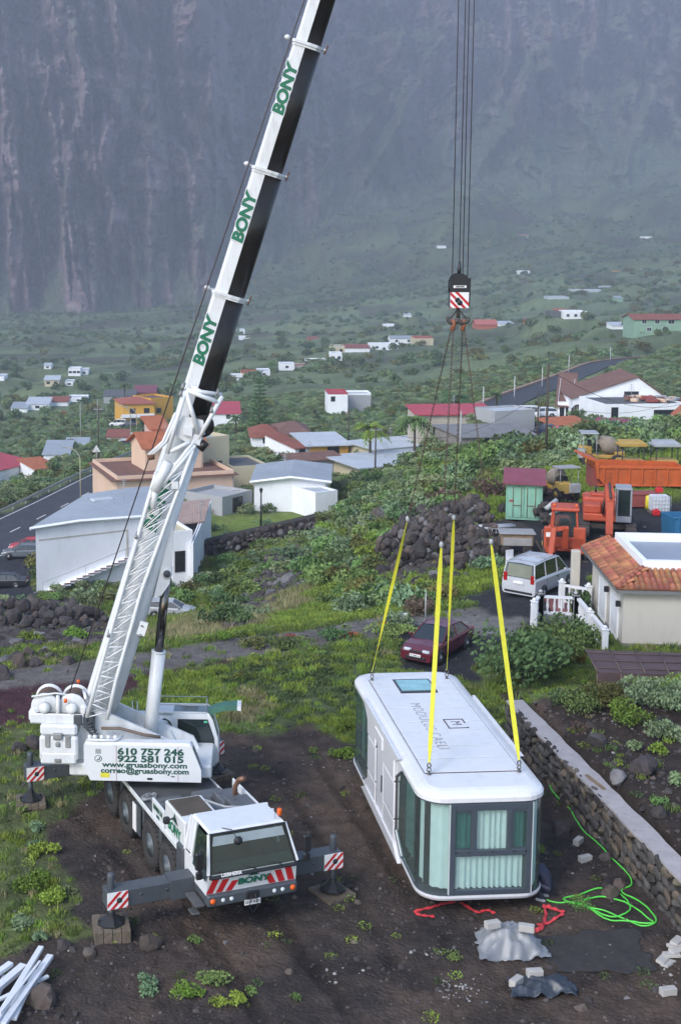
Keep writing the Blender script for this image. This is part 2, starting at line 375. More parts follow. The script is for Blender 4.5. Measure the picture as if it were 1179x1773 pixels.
ALB = {GRASS:(.125,.160,.052), DIRT:(.058,.047,.041), PICON:(.060,.028,.033), LAPILLI:(.032,.034,.038), CONC:(.17,.165,.155), LAVA:(.022,.019,.019),
       SCRUB:(.12,.155,.07), TRK:(.135,.125,.12), BRIGHT:(.165,.225,.050), SOIL:(.040,.032,.028), DRY:(.165,.155,.085), ASPH:(.038,.042,.050), WEEDS:(.09,.13,.05)}
def classify(x, y, z):
    f = y*CC-(z-CH)*CS; px = CX + x/f*CF; py = CY + (-(z-CH)*CC-y*CS)/f*CF
    k = np.clip(60/y, .15, 1.4)
    px = px + (fbm(x/2.5, y/2.5, 51)-.5)*110*k; py = py + (fbm(x/2.5, y/2.5, 57)-.5)*46*k
    c = np.where(y > 100, SCRUB, GRASS) + 0*x.astype(int)
    for cl, P in AREAS: c = np.where(inpoly(px, py, P), cl, c)
    d, _ = _seg(x, y, TRACK); c = np.where((d < 1.25) & (c != CONC) & (c != LAPILLI), TRK, c)
    return c
PXC = np.arange(-620, 1720, 5.0)
rows = np.concatenate([np.exp(np.arange(math.log(15), math.log(66), .0052)), np.exp(np.arange(math.log(66), math.log(2350), .0115))])
gx = (PXC[None, :]-CX)/CF*(rows[:, None]*CC+20*CS); gy = np.repeat(rows[:, None], len(PXC), 1)
def build_ground():
    X = gx.ravel(); Y = gy.ravel(); Z = zt(X, Y); C = classify(X, Y, Z)
    nr, nc = gx.shape; GC['z'] = Z.reshape(nr, nc)
    # heaped lava rises a little
    lum = np.array([ALB[k] for k in range(13)])[C]
    # soften class borders
    L3 = lum.reshape(nr, nc, 3); p = np.pad(L3, ((1, 1), (1, 1), (0, 0)), 'edge'); L3 = (p[:-2, 1:-1]+p[2:, 1:-1]+p[1:-1, :-2]+p[1:-1, 2:]+2*L3)/6
    lum = L3.reshape(-1, 3)
    n1 = fbm(X/1.7, Y/1.7, 71); n2 = fbm(X/.35, Y/.35, 73, 3); n3 = fbm(X/9, Y/9, 75)
    v = .62+.45*n1+.3*n2
    grass = np.isin(C, [GRASS, BRIGHT, WEEDS])
    # bare soil showing through the grass, green specks on the soil
    k = np.clip((n1-.5)*5, 0, 1)*grass*.35; lum = lum*(1-k[:, None]) + np.array(ALB[DRY])*.55*k[:, None]
    k = np.clip((.42-n3)*8, 0, 1)*grass*np.clip((75-Y)/15, .15, .7); lum = lum*(1-k[:, None]) + np.array([.06, .068, .04])*k[:, None]
    k = np.clip((fbm(X/3.3, Y/3.3, 79)-.5)*6, 0, 1)*(C == DIRT)*.75; lum = lum*(1-k[:, None]) + np.array([.092, .068, .053])*k[:, None]; k = np.clip((fbm(X/1.6, Y/1.6, 78)-.56)*7, 0, 1)*(C == DIRT)*.6; lum = lum*(1-k[:, None]) + np.array([.03, .027, .027])*k[:, None]
    # far valley: fields, terraces, scrub
    far = np.clip((Y-230)/120, 0, 1)*(C == SCRUB)
    f1 = fbm(X/38+3, Y/20, 81); f2 = fbm(X/120, Y/70, 83); cell = _hash(np.floor(X/55+fbm(X/60, Y/60, 3)), np.floor(Y/38), 7)
    fc = np.array([.12, .155, .09])[None]*(1-f1[:, None]) + np.array([.175, .225, .105])[None]*f1[:, None]
    k = ((cell > .72)*.5*np.clip((Y-450)/200, 0, 1))[:, None]; fc = fc*(1-k)+np.array([.16, .19, .08])*k
    k = ((cell < .14)*.6*np.clip((Y-450)/200, 0, 1))[:, None]; fc = fc*(1-k)+np.array([.06, .045, .045])*k
    terr = (np.abs(((Y+25*fbm(X/90, Y/90, 85))/27) % 1-.5) < .09)*np.clip((Y-420)/200, 0, 1)*.45
    fc = fc*(1-terr[:, None])+np.array([.045, .05, .045])*terr[:, None]
    k = np.clip((f2-.62)*8, 0, 1)[:, None]*.6; fc = fc*(1-k)+np.array([.055, .05, .04])*k
    fc = fc*(1-.35*np.clip((Y-1200)/300, 0, 1)*(.3+1.4*fbm(X/45, Y/90, 87)))[:, None]; k = (np.clip((fbm(X/30, Y/16, 88)-.5)*5, 0, 1)*.55)[:, None]; fc = fc*(1-k)+np.array([.05, .062, .036])*k
    lum = lum*(1-far[:, None])+fc*far[:, None]
    lum = lum*(v*(1-.35*RUT(X, Y)))[:, None]
    me = bpy.data.meshes.new('ground'); n = nr*nc
    idx = np.arange(n).reshape(nr, nc); q = np.stack([idx[:-1, :-1], idx[:-1, 1:], idx[1:, 1:], idx[1:, :-1]], -1).reshape(-1, 4)
    me.vertices.add(n); me.vertices.foreach_set('co', np.stack([X, Y, Z], 1).ravel().astype(np.float32))
    me.loops.add(q.size); me.loops.foreach_set('vertex_index', q.ravel().astype(np.int32))
    me.polygons.add(len(q)); me.polygons.foreach_set('loop_start', (np.arange(len(q))*4).astype(np.int32)); me.polygons.foreach_set('loop_total', np.full(len(q), 4, np.int32))
    me.polygons.foreach_set('use_smooth', np.ones(len(q), bool)); me.update(calc_edges=True)
    a = me.color_attributes.new('albedo', 'FLOAT_COLOR', 'POINT'); a.data.foreach_set('color', np.concatenate([lum, np.ones((n, 1))], 1).ravel().astype(np.float32))
    me.materials.append(mat('ground', (1, 1, 1), rough=.95, var=.4, scale=2.2, bump=.9, bscale=9, attr='albedo', spec=.15))
    o = bpy.data.objects.new('ground', me); COL.objects.link(o); o['kind'] = 'structure'
# ---------------------------------------------------------------- cliff
def build_cliff():
    cp = np.arange(-640, 1720, 3.4); t = np.linspace(0, 1, 560)
    Yb = np.interp(cp, [-700, 150, 300, 420, 520, 620, 800, 1179, 1800], [1470, 1480, 1520, 1600, 1800, 1950, 2080, 2120, 2150])
    x0 = (cp-CX)/CF*Yb
    Yb = Yb + 130*(fbm(cp/70.0, cp*0, 94)-.5); zb = zt0(x0, Yb) - 25
    P, Tt = np.meshgrid(cp, t); YB = np.repeat(Yb[None], len(t), 0); ZB = np.repeat(zb[None], len(t), 0)
    Hh = np.interp(P, [-700, 300, 600, 1800], [620, 620, 560, 560])
    hz = Tt*Hh*1.25
    # slope: talus at the foot, steep above
    tal = np.interp(P, [-700, 250, 400, 560, 800, 1179, 1800], [22, 26, 50, 95, 120, 110, 100])
    tal = tal + 95*np.clip(fbm(P/42.0+hz/400, P*0, 96, 3, True)-.45, 0, 1)*2.2
    run = np.where(hz < tal, hz*1.55, tal*1.55 + (hz-tal)*np.interp(P, [-700, 350, 480, 700, 1200], [.40, .40, .55, .72, .74]))
    U = P/100.0
    wx = U + .5*(fbm(U*1.3, hz/130, 91)-.5)*2 + hz/620*np.sin(P/140.0)
    # buttresses and gullies: a few big spurs that widen downwards, smaller ribs on them, ledges across
    rgt = np.interp(P, [380, 560], [0, 1]); wob = (fbm(U*.9, hz/150, 92)-.5)
    big = fbm(wx*.8+wob*.7, hz/1400+2, 93, 2, True); mid = fbm(wx*2.1+wob*2.6+hz/(420-160*rgt), hz/210, 95, 4, True); fine = fbm(wx*5.5+wob*5+hz/180, hz/70, 97, 4, True)
    rel = (big-.62)*150 + (fbm(U*2.6+wob*3, hz/120, 110, 4, True)-.6)*120 + (mid-.6)*230*(.5+.5*np.clip(hz/150, 0, 1)) + (fine-.6)*95 + (fbm(U*4, hz/50, 98)-.5)*46
    rel = rel - 130*np.exp(-((P-408-wob*60)/30.0)**2)*np.clip(hz/60, 0, 1) + 90*np.exp(-((P-468+hz*.12)/34.0)**2)*np.clip(1-hz/420, 0, 1)
    for cx, wdt, tl, am in ((655, 20, .62, 150), (715, 26, -.42, 120), (600, 22, .55, 100), (850, 24, .55, 150), (905, 18, -.3, 80), (1010, 26, -.62, 140), (1100, 22, .5, 120), (780, 18, .2, 80), (130, 20, .06, 40), (262, 24, -.10, 40), (-10, 20, 0, 40), (555, 20, .35, 50), (345, 14, .08, 45), (190, 12, -.05, 35)):
        q_ = (P-cx-tl*(hz-120)-wob*40); rel = rel + am*np.exp(-np.abs(q_/wdt)**1.5)*np.clip(hz/40, 0, 1)*np.clip(1.5-hz/260, .15, 1)
    hs = hz+26*fbm(U*1.2, hz/200, 99); strat = (hs/27) % 1; strat2 = (hs/63+.3) % 1
    rel = rel + (strat-.5)*-7*np.clip((hz-60)/80, 0, 1)*(fbm(U*2, hz/90, 100)) - (strat2-.5)*10*np.clip((hz-60)/80, 0, 1) - fbm(U*22, hz/11, 101, 3)*22
    k = np.clip(hz/(90+150*fbm(U*1.5, U*0, 108)), 0, 1); rel = rel*k
    Y = YB + run - rel*-1*-1; Y = YB + run + np.where(k > 0, -rel, 0) + 70*k
    X = (P-CX)/CF*Y; Z = ZB + hz
    # horizontal shelving
    n = X.size; nr, nc = X.shape
    # colour: rock violet brown, green ledges where less steep
    gy_ = np.gradient(Y, axis=0)/np.maximum(np.gradient(Z, axis=0), .1)
    ledge = np.clip((gy_-.55)*1.4, 0, 1)
    g = np.clip(ledge*.6 + (fbm(U*2.2, hz/60, 103)-.48)*1.8 + np.interp(P, [0, 420, 620, 1179], [-.02, .05, .32, .3]) - np.clip((hz-tal)/420, 0, 1)*.35 + np.clip((tal-hz)/60, 0, 1)*.8, 0, 1)*.85
    red = np.clip((fbm(U*1.7, hz/40, 105)-.56)*7, 0, 1)*.5
    rock = np.array([.205, .152, .168])*((.45+1.1*fbm(U*9, hz/30, 107))*(.62+.76*fbm(U*3, hs/4.5, 113, 3))*(.7+.6*fbm(U*34, hz/9, 115, 3)))[..., None]; rock = rock*(1-red[..., None])+np.array([.16, .09, .08])*red[..., None]
    pale = np.clip((fbm(U*14, hz/210, 109)-.66)*8, 0, 1)[..., None]*.22; rock = rock*(1-pale)+np.array([.20, .17, .17])*pale
    green = np.array([.075, .110, .060])*(.55+.9*fbm(U*30, hz/11, 111)[..., None])
    c = rock*(1-g[..., None])+green*g[..., None]
    me = bpy.data.meshes.new('cliff'); idx = np.arange(n).reshape(nr, nc); q = np.stack([idx[:-1, :-1], idx[:-1, 1:], idx[1:, 1:], idx[1:, :-1]], -1).reshape(-1, 4)
    me.vertices.add(n); me.vertices.foreach_set('co', np.stack([X, Y, Z], -1).ravel().astype(np.float32))
    me.loops.add(q.size); me.loops.foreach_set('vertex_index', q.ravel().astype(np.int32))
    me.polygons.add(len(q)); me.polygons.foreach_set('loop_start', (np.arange(len(q))*4).astype(np.int32)); me.polygons.foreach_set('loop_total', np.full(len(q), 4, np.int32))
    me.update(calc_edges=True)
    a = me.color_attributes.new('albedo', 'FLOAT_COLOR', 'POINT'); a.data.foreach_set('color', np.concatenate([c.reshape(-1, 3), np.ones((n, 1))], 1).ravel().astype(np.float32))
    me.materials.append(mat('cliff', (1, 1, 1), rough=1, var=.35, scale=.06, bump=1, bscale=.09, attr='albedo', spec=.05))
    me.materials[0].node_tree.nodes['Bump'].inputs['Distance'].default_value = 9
    o = bpy.data.objects.new('mountain', me); COL.objects.link(o); o['kind'] = 'structure'
def strip(name, P, wd, m, dz=0.0, off=0.0, thick=.3, parent=None, kind='structure'):
    b = MB(); vs = []; n = len(P)
    for i, p in enumerate(P):
        d = P[min(i+1, n-1)]-P[max(i-1, 0)]; d.z = 0; d.normalize(); s = Vector((d.y, -d.x, 0)); c = p + s*off
        for q, z in ((-wd/2, 0), (wd/2, 0), (wd/2, -thick), (-wd/2, -thick)): vs.append((c.x+s.x*q, c.y+s.y*q, c.z+dz+z))
    fs = []
    for i in range(n-1):
        for j in range(4): k = (j+1) % 4; fs.append((i*4+j, i*4+k, i*4+4+k, i*4+4+j))
    fs += [(0, 1, 2, 3), tuple((n-1)*4+j for j in (3, 2, 1, 0))]
    b.add(vs, fs); o = b.obj(name, m, parent)
    if kind: o['kind'] = kind
    return o
build_cliff()
ASPHM = mat('asphalt', (.042, .047, .056), rough=.85, var=.25, scale=.6, bump=.2, bscale=8)
LINE = mat('road_paint', (.6, .6, .58), rough=.7, var=.2, scale=4)
strip('road', ROAD1, 9.5, ASPHM)
strip('road_line', ROAD1, .16, LINE, dz=.006, off=4.3, thick=.004); strip('road_line', ROAD1, .16, LINE, dz=.006, off=-4.3, thick=.004)
b = MB()
L = 0.0
def along(P, step):
    out = []; acc = 0; P = [Vector(p) for p in P]
    for a, c in zip(P[:-1], P[1:]):
        l = (c-a).length; t = step-acc if acc > 0 else 0.0
        while t < l: out.append((a.lerp(c, t/l), (c-a).normalized())); t += step
        acc = (l-(t-step)) % step
        if acc == 0: acc = 1e-6
    return out
for p, d in along(ROAD1, 7.5):
    s = Vector((d.y, -d.x, 0))*.09; e = d*1.4
    b.add([p-s-e, p+s-e, p+s+e, p-s+e], [(0, 1, 2, 3)])
b.v = [(x, y, z+.007) for x, y, z in b.v]; o = b.obj('lane_dashes', LINE); o['kind'] = 'structure'
strip('hill_road', ROAD2, 6.5, ASPHM)
strip('hill_road_kerb', ROAD2, .9, mat('ochre_kerb', (.30, .20, .14), rough=.9), dz=.45, off=-3.7, thick=.8)
# haze: pale even air between the camera and the cliff, sky outside it
hz = MB(); hz.box(-1500, 2200, -60, 2900, -190, 760); ho = hz.obj('haze', mat('tmp', (1, 1, 1))); ho.data.materials.clear()
hm = bpy.data.materials.new('haze'); hm.use_nodes = True; N = hm.node_tree.nodes; N.clear()
vo = N.new('ShaderNodeVolumePrincipled'); vo.inputs['Density'].default_value = .00029; vo.inputs['Color'].default_value = (.78, .84, 1.0, 1); vo.inputs['Anisotropy'].default_value = .2
oo = N.new('ShaderNodeOutputMaterial'); hm.node_tree.links.new(vo.outputs[0], oo.inputs['Volume']); ho.data.materials.append(hm); ho['kind'] = 'stuff'
# ================================================================ mobile crane
WHITE = mat('white_paint', (.68, .71, .725), rough=.38, var=.05, scale=.9, dirt=(.30, .28, .25), dirt_amt=.55, coat=.2)
WHITE2 = mat('clean_white_paint', (.67, .70, .72), rough=.32, var=.04, scale=.7, dirt=(.42, .38, .32), dirt_amt=.35, coat=.25)
CHAR = mat('charcoal_paint', (.060, .072, .085), rough=.5, var=.2, scale=2, dirt=(.14, .12, .10), dirt_amt=.5)
CHECK = mat('checker_plate', (.085, .093, .10), rough=.6, var=.3, scale=1.6, bump=.3, bscale=40, dirt=(.10, .07, .05), dirt_amt=.7)
RUBBER = mat('rubber', (.030, .029, .029), rough=.85, var=.3, scale=4, dirt=(.085, .065, .05), dirt_amt=.8)
RIM = mat('grey_rim', (.105, .13, .145), rough=.5, var=.2, scale=5, dirt=(.10, .08, .06), dirt_amt=.6)
BLACK = mat('black_plastic', (.016, .017, .019), rough=.45, var=.15)
GREASE = mat('greased_black_steel', (.018, .016, .014), rough=.33, var=.5, scale=2.2, bump=.15, bscale=5)
RED = mat('signal_red', (.52, .018, .022), rough=.45, var=.1)
SWHITE = mat('reflective_white', (.8, .8, .8), rough=.4, var=.05)
GREEN = mat('sign_green', (.012, .16, .085), rough=.4, var=.1)
DGREEN = mat('dark_sign_green', (.012, .075, .055), rough=.5, var=.1)
AMBER = mat('amber_lens', (.75, .12, .01), rough=.2, var=.05)
CHROME = mat('chromed_steel', (.16, .15, .14), rough=.18, metal=1.0, var=.1)
ROPE = mat('wire_rope', (.05, .038, .04), rough=.6, var=.2)
RUST = mat('rusty_steel', (.13, .062, .035), rough=.8, var=.4, scale=6)
TIMBER = mat('weathered_timber', (.135, .108, .08), rough=.9, var=.35, scale=3, bump=.5, bscale=14)
CGLASS = glassmat('cab_glass', (.34, .48, .48), alpha=.12)
LAMP = mat('lamp_glass', (.55, .6, .62), rough=.1, var=.05, coat=.5)
SEAT = mat('cab_interior', (.03, .035, .037), rough=.8, var=.3, scale=3)
CR = empty('mobile_crane', (.85, 33.45, 0), math.atan2(-.936, .352), 'white four-axle mobile crane on outriggers with raised telescopic boom', 'crane')
CRM = Matrix.Translation((.85, 33.45, 0)) @ Matrix.Rotation(math.atan2(-.936, .352), 4, 'Z'); CRI = CRM.inverted()
YC = .27
def plate(name, parent, M4, w, h, stripe='red', t=.02):
    """striped marker plate in its own x/y plane"""
    b = MB(M4); b.box(-w/2, w/2, -h/2, h/2, -t, 0, 0)
    s = w/5.2; col = 1
    for k in range(-4, 6, 2):
        P = [(k*s, -h/2), (k*s+s, -h/2), (k*s+s+h, h/2), (k*s+h, h/2)]
        # clip in x
        def clip(P, lim, sgn):
            o = []
            for i in range(len(P)):
                a, c = P[i], P[(i+1) % len(P)]; ia, ic = sgn*a[0] <= lim, sgn*c[0] <= lim
                if ia: o.append(a)
                if ia != ic: tt = (sgn*lim-a[0])/(c[0]-a[0]); o.append((sgn*lim, a[1]+tt*(c[1]-a[1])))
            return o
        P = clip(clip(P, w/2, 1), w/2, -1)
        if len(P) > 2: b.add([(x, y, .003) for x, y in P], [tuple(range(len(P)))], col)
    if stripe == 'red': b.lathe([(0, .004), (.075, .004), (.07, .012), (0, .012)], (.06 if w < .54 else .04, 0, 0), 'z', 12, mi=2)
    return b.obj(name, [SWHITE, RED if stripe == 'red' else CHAR, BLACK], parent)
# --- chassis
b = MB(); b.bbox(-9.3, -.35, YC-.62, YC+.62, .72, 1.42, .04); b.bbox(-9.1, -.9, YC-1.17, YC+1.17, 1.40, 1.5, .03)
for X0, X1 in ((-2.9, -2.72), (-5.0, -4.25), (-6.45, -6.3), (-8.3, -7.85)):
    for s in (-1, 1): b.bbox(X0, X1, YC+s*.62, YC+s*1.2, .8, 1.37, .03)
b.bbox(-1.35, -.75, YC-1.26, YC-.5, .75, 1.75, .08); b.bbox(-1.35, -.75, YC+.5, YC+1.26, .75, 1.75, .08)
b.obj('chassis', CHAR, CR)
b = MB(); b.bbox(-9.15, -1.3, YC-1.20, YC+1.20, 1.505, 1.55, .01)
for X in (-3.1, -4.3, -5.6): b.box(X, X+.02, YC-1.1, YC+1.1, 1.55, 1.556)
b.obj('deck', CHECK, CR)
for s in (-1, 1):
    b = MB(); b.bbox(-9.15, -1.35, YC+s*1.22-.02, YC+s*1.22+.02, 1.46, 1.6, .01); b.obj('edge_rail', WHITE, CR)
# arches: thin dark fender strips over wheels
AX = (-1.97, -3.42, -5.66, -7.22); WR = .68
for s, X in [(s, X) for s in (-1, 1) for X in AX]:
    b = MB()
    if 1:
        pts = []
        for k in range(9):
            a = math.pi*(.06+.88*k/8); pts.append((X+math.cos(a)*(WR+.1), math.sin(a)*(WR+.1)+WR))
        for (x0, z0), (x1, z1) in zip(pts[:-1], pts[1:]):
            y0, y1 = YC+s*.72, YC+s*1.08
            b.add([(x0, y0, z0), (x0, y1, z0), (x1, y1, z1), (x1, y0, z1), (x0, y0, z0+.03), (x0, y1, z0+.03), (x1, y1, z1+.03), (x1, y0, z1+.03)],
                  [(0, 1, 2, 3), (7, 6, 5, 4), (0, 4, 5, 1), (1, 5, 6, 2), (2, 6, 7, 3), (3, 7, 4, 0)])
    b.obj('mudguard', CHAR, CR)
# striped side skirt between the axle pairs
for s in (-1, 1):
    P = MB(); P.box(-4.98, -4.3, YC+s*1.24, YC+s*1.27, .5, 1.36); sk = P.obj('side_skirt', CHAR, CR)
    M4 = frame((-4.8, YC+s*1.275, .93), (0, 0, 1), (1 if s < 0 else -1, 0, 0)) if s < 0 else frame((-4.8, YC+s*1.275, .93), (0, 0, 1), (-1, 0, 0))
    plate('marker_plate', sk, M4, .82, .3, 'grey')
# wheels
def wheel_meshes(R, wd, rr, n=32):
    t = MB(); t.lathe([(rr, -wd/2+.03), (rr+.06, -wd/2), (R-.12, -wd/2-.01), (R-.03, -wd/2+.04), (R, -wd/2+.09), (R, wd/2-.09), (R-.03, wd/2-.04), (R-.12, wd/2+.01), (rr+.06, wd/2), (rr, wd/2-.03)], axis='y', n=n)
    if R > .5:
        for k in range(28):
            a = 2*math.pi*k/28; M4 = Matrix.Rotation(a, 4, 'Y')
            for s in (-1, 1): t.box(-.03, .03, s*.02, s*(wd/2-.02), R-.01, R+.018, 0, M4 @ Matrix.Rotation(s*.25, 4, 'Z'))
    r = MB(); r.lathe([(rr, -wd/2+.02), (rr*.93, -wd/2+.05), (rr*.80, -wd/2+.13), (rr*.45, -wd/2+.12), (rr*.40, -wd/2+.02), (rr*.33, -wd/2-.03), (.01, -wd/2-.035)], axis='y', n=n)
    r.lathe([(rr, wd/2-.02), (rr*.9, wd/2-.1), (.01, wd/2-.1)], axis='y', n=n)
    for k in range(10):
        a = 2*math.pi*k/10; M4 = Matrix.Rotation(a, 4, 'Y'); r.box(-.02, .02, -wd/2+.08, -wd/2+.13, rr*.6-.02, rr*.6+.02, 0, M4)
    return t, r
tw, rw = wheel_meshes(WR, .42, .33)
tme = tw.mesh('tyre', RUBBER); rme = rw.mesh('wheel', RIM)
for X in AX:
    for s in (-1, 1):
        o = put(rme, 'wheel', CR, (X, YC+s*1.10, WR), (0, 0, 0 if s < 0 else math.pi)); put(tme, 'tyre', o)
# --- outriggers
TPAD = mat('weathered_timber')
for ib, (X, names) in enumerate(((0.0, 'front'), (-8.57, 'rear'))):
    for s in (-1, 1):
        b = MB(); b.bbox(X-.48, X-.02, min(s*.9, s*3.28), max(s*.9, s*3.28), .82, 1.27, .02); b.box(X-.5, X, min(s*.9, s*1.6), max(s*.9, s*1.6), .78, 1.31)
        for q in (1.7, 2.4): b.lathe([(.04, -.005), (.04, .005)], (X, s*q, 1.1), 'x', 10)
        o = b.obj('outrigger_beam', CHAR, CR)
        plate('marker_plate', o, frame((X+.015, s*3.02, 1.05), (0, 1, 0), (0, 0, 1)), .55, .44)
        b = MB(); b.lathe([(.0, .0), (.095, 0), (.095, .86), (.08, .92), (.0, .92)], (X-.25, s*3.12, .75), 'z', 14); b.lathe([(.075, 0), (.075, .5)], (X-.25, s*3.12, .3), 'z', 12)
        b.obj('jack', CHAR, o)
        b = MB(); b.lathe([(.36, 0), (.36, .04), (.12, .22), (.10, .3), (0, .3)], (X-.25, s*3.12, .15), 'z', 8, smooth=False)
        for a in range(4): b.box(-.02, .02, .08, .34, .17, .27, 0, Matrix.Translation((X-.25, s*3.12, 0)) @ Matrix.Rotation(a*math.pi/2, 4, 'Z'))
        fo = b.obj('foot', BLACK, o); fo.location.z = .2 if (ib, s) == (0, -1) else 0
        w_ = CRM @ Vector((X-.25, s*3.12, 0)); pz = ground(w_.x, w_.y)
        lab = {(0, -1): 'timber pad under the crane foot left of the driving cab', (0, 1): 'pale thin board under the crane foot nearest the lifted house',
               (1, -1): 'square timber mat under the rear crane foot in the grass', (1, 1): 'thick timber mat under the rear foot behind the operator cab'}[(ib, s)]
        t = empty('timber_pad', (w_.x, w_.y, -.02), CR.rotation_euler.z+.2*s, lab, 'timber mat', 'mats under the outrigger feet')
        hgt = {(0, 1): .10, (0, -1): .37}.get((ib, s), .17)
        n = 4
        for k in range(n):
            b = MB(); b.bbox(-.47+random.uniform(-.03, .03), .47, -.46+k*.92/n+.006, -.46+(k+1)*.92/n-.006, 0, hgt+random.uniform(0, .01), .012); b.obj('plank', TIMBER, t)
# --- driving cab
b = MB()
y0, y1 = YC-1.22, YC+1.26; yr0, yr1 = -.82, 1.27
ZB, ZW, ZR = 1.18, 1.77, 2.72
b.add([(-.75, y0, ZB), (.80, y0, ZB), (.80, y1, ZB), (-.75, y1, ZB), (-.75, y0, ZW), (.95, y0+.04, ZW), (.95, y1-.04, ZW), (-.75, y1, ZW),
       (-.55, yr0, ZR), (.68, yr0, ZR), (.68, yr1, ZR), (-.55, yr1, ZR), (-.50, yr0+.05, ZR+.06), (.62, yr0+.05, ZR+.06), (.62, yr1-.05, ZR+.06), (-.50, yr1-.05, ZR+.06)],
      [(3, 2, 1, 0), (0, 1, 5, 4), (1, 2, 6, 5), (2, 3, 7, 6), (3, 0, 4, 7), (8, 9, 13, 12), (9, 10, 14, 13), (10, 11, 15, 14), (11, 8, 12, 15), (12, 13, 14, 15), (4, 8, 11, 7), (4, 5, 9, 8)[:0] or (7, 4, 8, 11)][:11])
# pillars
for ys, yr in ((y0+.02, yr0), (y1-.02, yr1)):
    b.tube([(.93, ys, ZW), (.67, yr, ZR)], .05, 6, smooth=False); b.tube([(-.25, ys, ZW), (-.15, yr, ZR)], .06, 6, smooth=False); b.tube([(-.72, ys, ZW), (-.54, yr, ZR)], .06, 6, smooth=False)
    s = -1 if ys < 0 else 1
    b.add([(-.75, ys-.02*s, ZW), (-.2, ys-.02*s, ZW), (-.12, yr, ZR), (-.55, yr, ZR)], [(0, 1, 2, 3)])
cab = b.obj('cab', WHITE2, CR)
# interior, dash, seats
b = MB(); b.box(-.7, .75, y0+.1, y1-.1, ZW-.03, ZW+.0); b.box(.55, .86, y0+.12, y1-.12, ZW, ZW+.10, 1); b.box(-.45, 0, -.6, -.1, ZW, 2.3); b.box(-.45, 0, .6, 1.1, ZW, 2.3); b.box(-.5, -.46, yr0+.05, yr1-.05, ZW, ZR-.02)
b.obj('interior', [SEAT, mat('dashboard', (.07, .10, .10), rough=.6)], cab)
b = MB(); b.tube([Vector((.45+.06*math.sin(a), .95+.2*math.cos(a), 1.9+.17*math.sin(a))) for a in np.linspace(0, 2*math.pi, 17)], .015, 6); b.obj('steering_wheel', BLACK, cab)
b = MB(); e = .012
b.add([(.955, y0+.1, ZW-.06), (.955, y1-.1, ZW-.06), (.70, yr1-.07, ZR-.03), (.70, yr0+.07, ZR-.03), (.935, y0+.1, ZW-.06), (.935, y1-.1, ZW-.06), (.68, yr1-.07, ZR-.03), (.68, yr0+.07, ZR-.03)], [(0, 1, 2, 3)])
b.obj('windscreen', CGLASS, cab)
b = MB()
for A, C_ in (((.962, y0+.06, ZW-.1), (.70, yr0+.03, ZR)), ((.962, y1-.06, ZW-.1), (.70, yr1-.03, ZR))): b.tube([A, C_], .035, 6, smooth=False)
b.tube([(.964, y0+.06, ZW-.08), (.964, y1-.06, ZW-.08)], .045, 6, smooth=False); b.tube([(.70, yr0, ZR), (.70, yr1, ZR)], .025, 6, smooth=False); b.obj('windscreen_seal', BLACK, cab)
for s, ys, yr in ((-1, y0-.005, yr0-.01), (1, y1+.005, yr1+.01)):
    b = MB(); P = [(-.12, ys, ZW-.15), (.80, ys, ZW-.22), (.88, ys, ZW), (.62, yr, ZR-.08), (-.1, yr, ZR-.08)]; b.prism(P, (0, .012*s, 0)); b.obj('side_window', CGLASS, cab)
    b = MB(); b.tube([(.75, ys, 2.45), (1.0, ys+s*.22, 2.5), (1.0, ys+s*.22, 1.75), (.85, ys+s*.02, 1.7)], .018, 6); b.bbox(.90, 1.02, ys+s*.12, ys+s*.34, 1.98, 2.42, .03); b.bbox(.90, 1.0, ys+s*.13, ys+s*.32, 1.72, 1.93, .03); b.obj('mirror', BLACK, cab)
b = MB(); b.tube([(.55, yr0+.4, ZR+.06), (.85, yr0+.55, ZR+.12), (1.0, yr0+.62, ZR-.05)], .012, 6); b.lathe([(.0, 0), (.12, 0), (.10, .05), (0, .05)], (1.0, yr0+.66, ZR-.12), 'x', 12); b.obj('kerb_mirror', BLACK, cab)
b = MB(); b.add([(.72, yr0+.1, ZR-.06), (.72, yr1-.1, ZR-.06), (.78, yr1-.05, ZR-.28), (.78, yr0+.05, ZR-.28)], [(3, 2, 1, 0)]); b.obj('reflection_band', mat('reflection_grey', (.28, .34, .36)), cab)  # pale strip painting the light reflection across the windscreen top
for Y in (-.35, .45, 1.15):
    b = MB(); b.tube([(1.0, Y, ZW-.1), (.975, Y-.12, ZW), (.94, Y-.42, ZW+.10)], .013, 5); b.obj('wiper', BLACK, cab)
b = MB(); b.bbox(.60, .93, y0+.0, y1, .90, 1.2, .04); b.bbox(-.75, .62, y0+.01, y1-.01, .95, 1.19, .02); bp = b.obj('bumper', CHAR, CR)
for Y in (y0+.14, y1-.14):
    b = MB(); b.lathe([(0, 0), (.075, 0), (.07, .03), (0, .035)], (.93, Y, 1.06), 'x', 14); b.obj('indicator', AMBER, bp)
for Y in (y0+.42, y0+.65, y1-.42, y1-.65):
    b = MB(); b.lathe([(0, 0), (.06, 0), (.05, .025), (0, .03)], (.93, Y, 1.05), 'x', 14); b.obj('headlight', LAMP, bp)
b = MB(); b.box(.93, .94, YC-.22, YC+.22, .80, .94); pl = b.obj('number_plate', SWHITE, bp)
b = MB(); b.bbox(.93, .99, YC-.18, YC+.15, .96, 1.18, .02); b.tube([(.98, YC-.05, 1.1), (1.02, YC-.12, .8), (1.0, YC, .62), (1.02, YC+.12, .8), (.98, YC+.05, 1.1)], .012, 5); b.obj('tow_coupling', BLACK, bp)
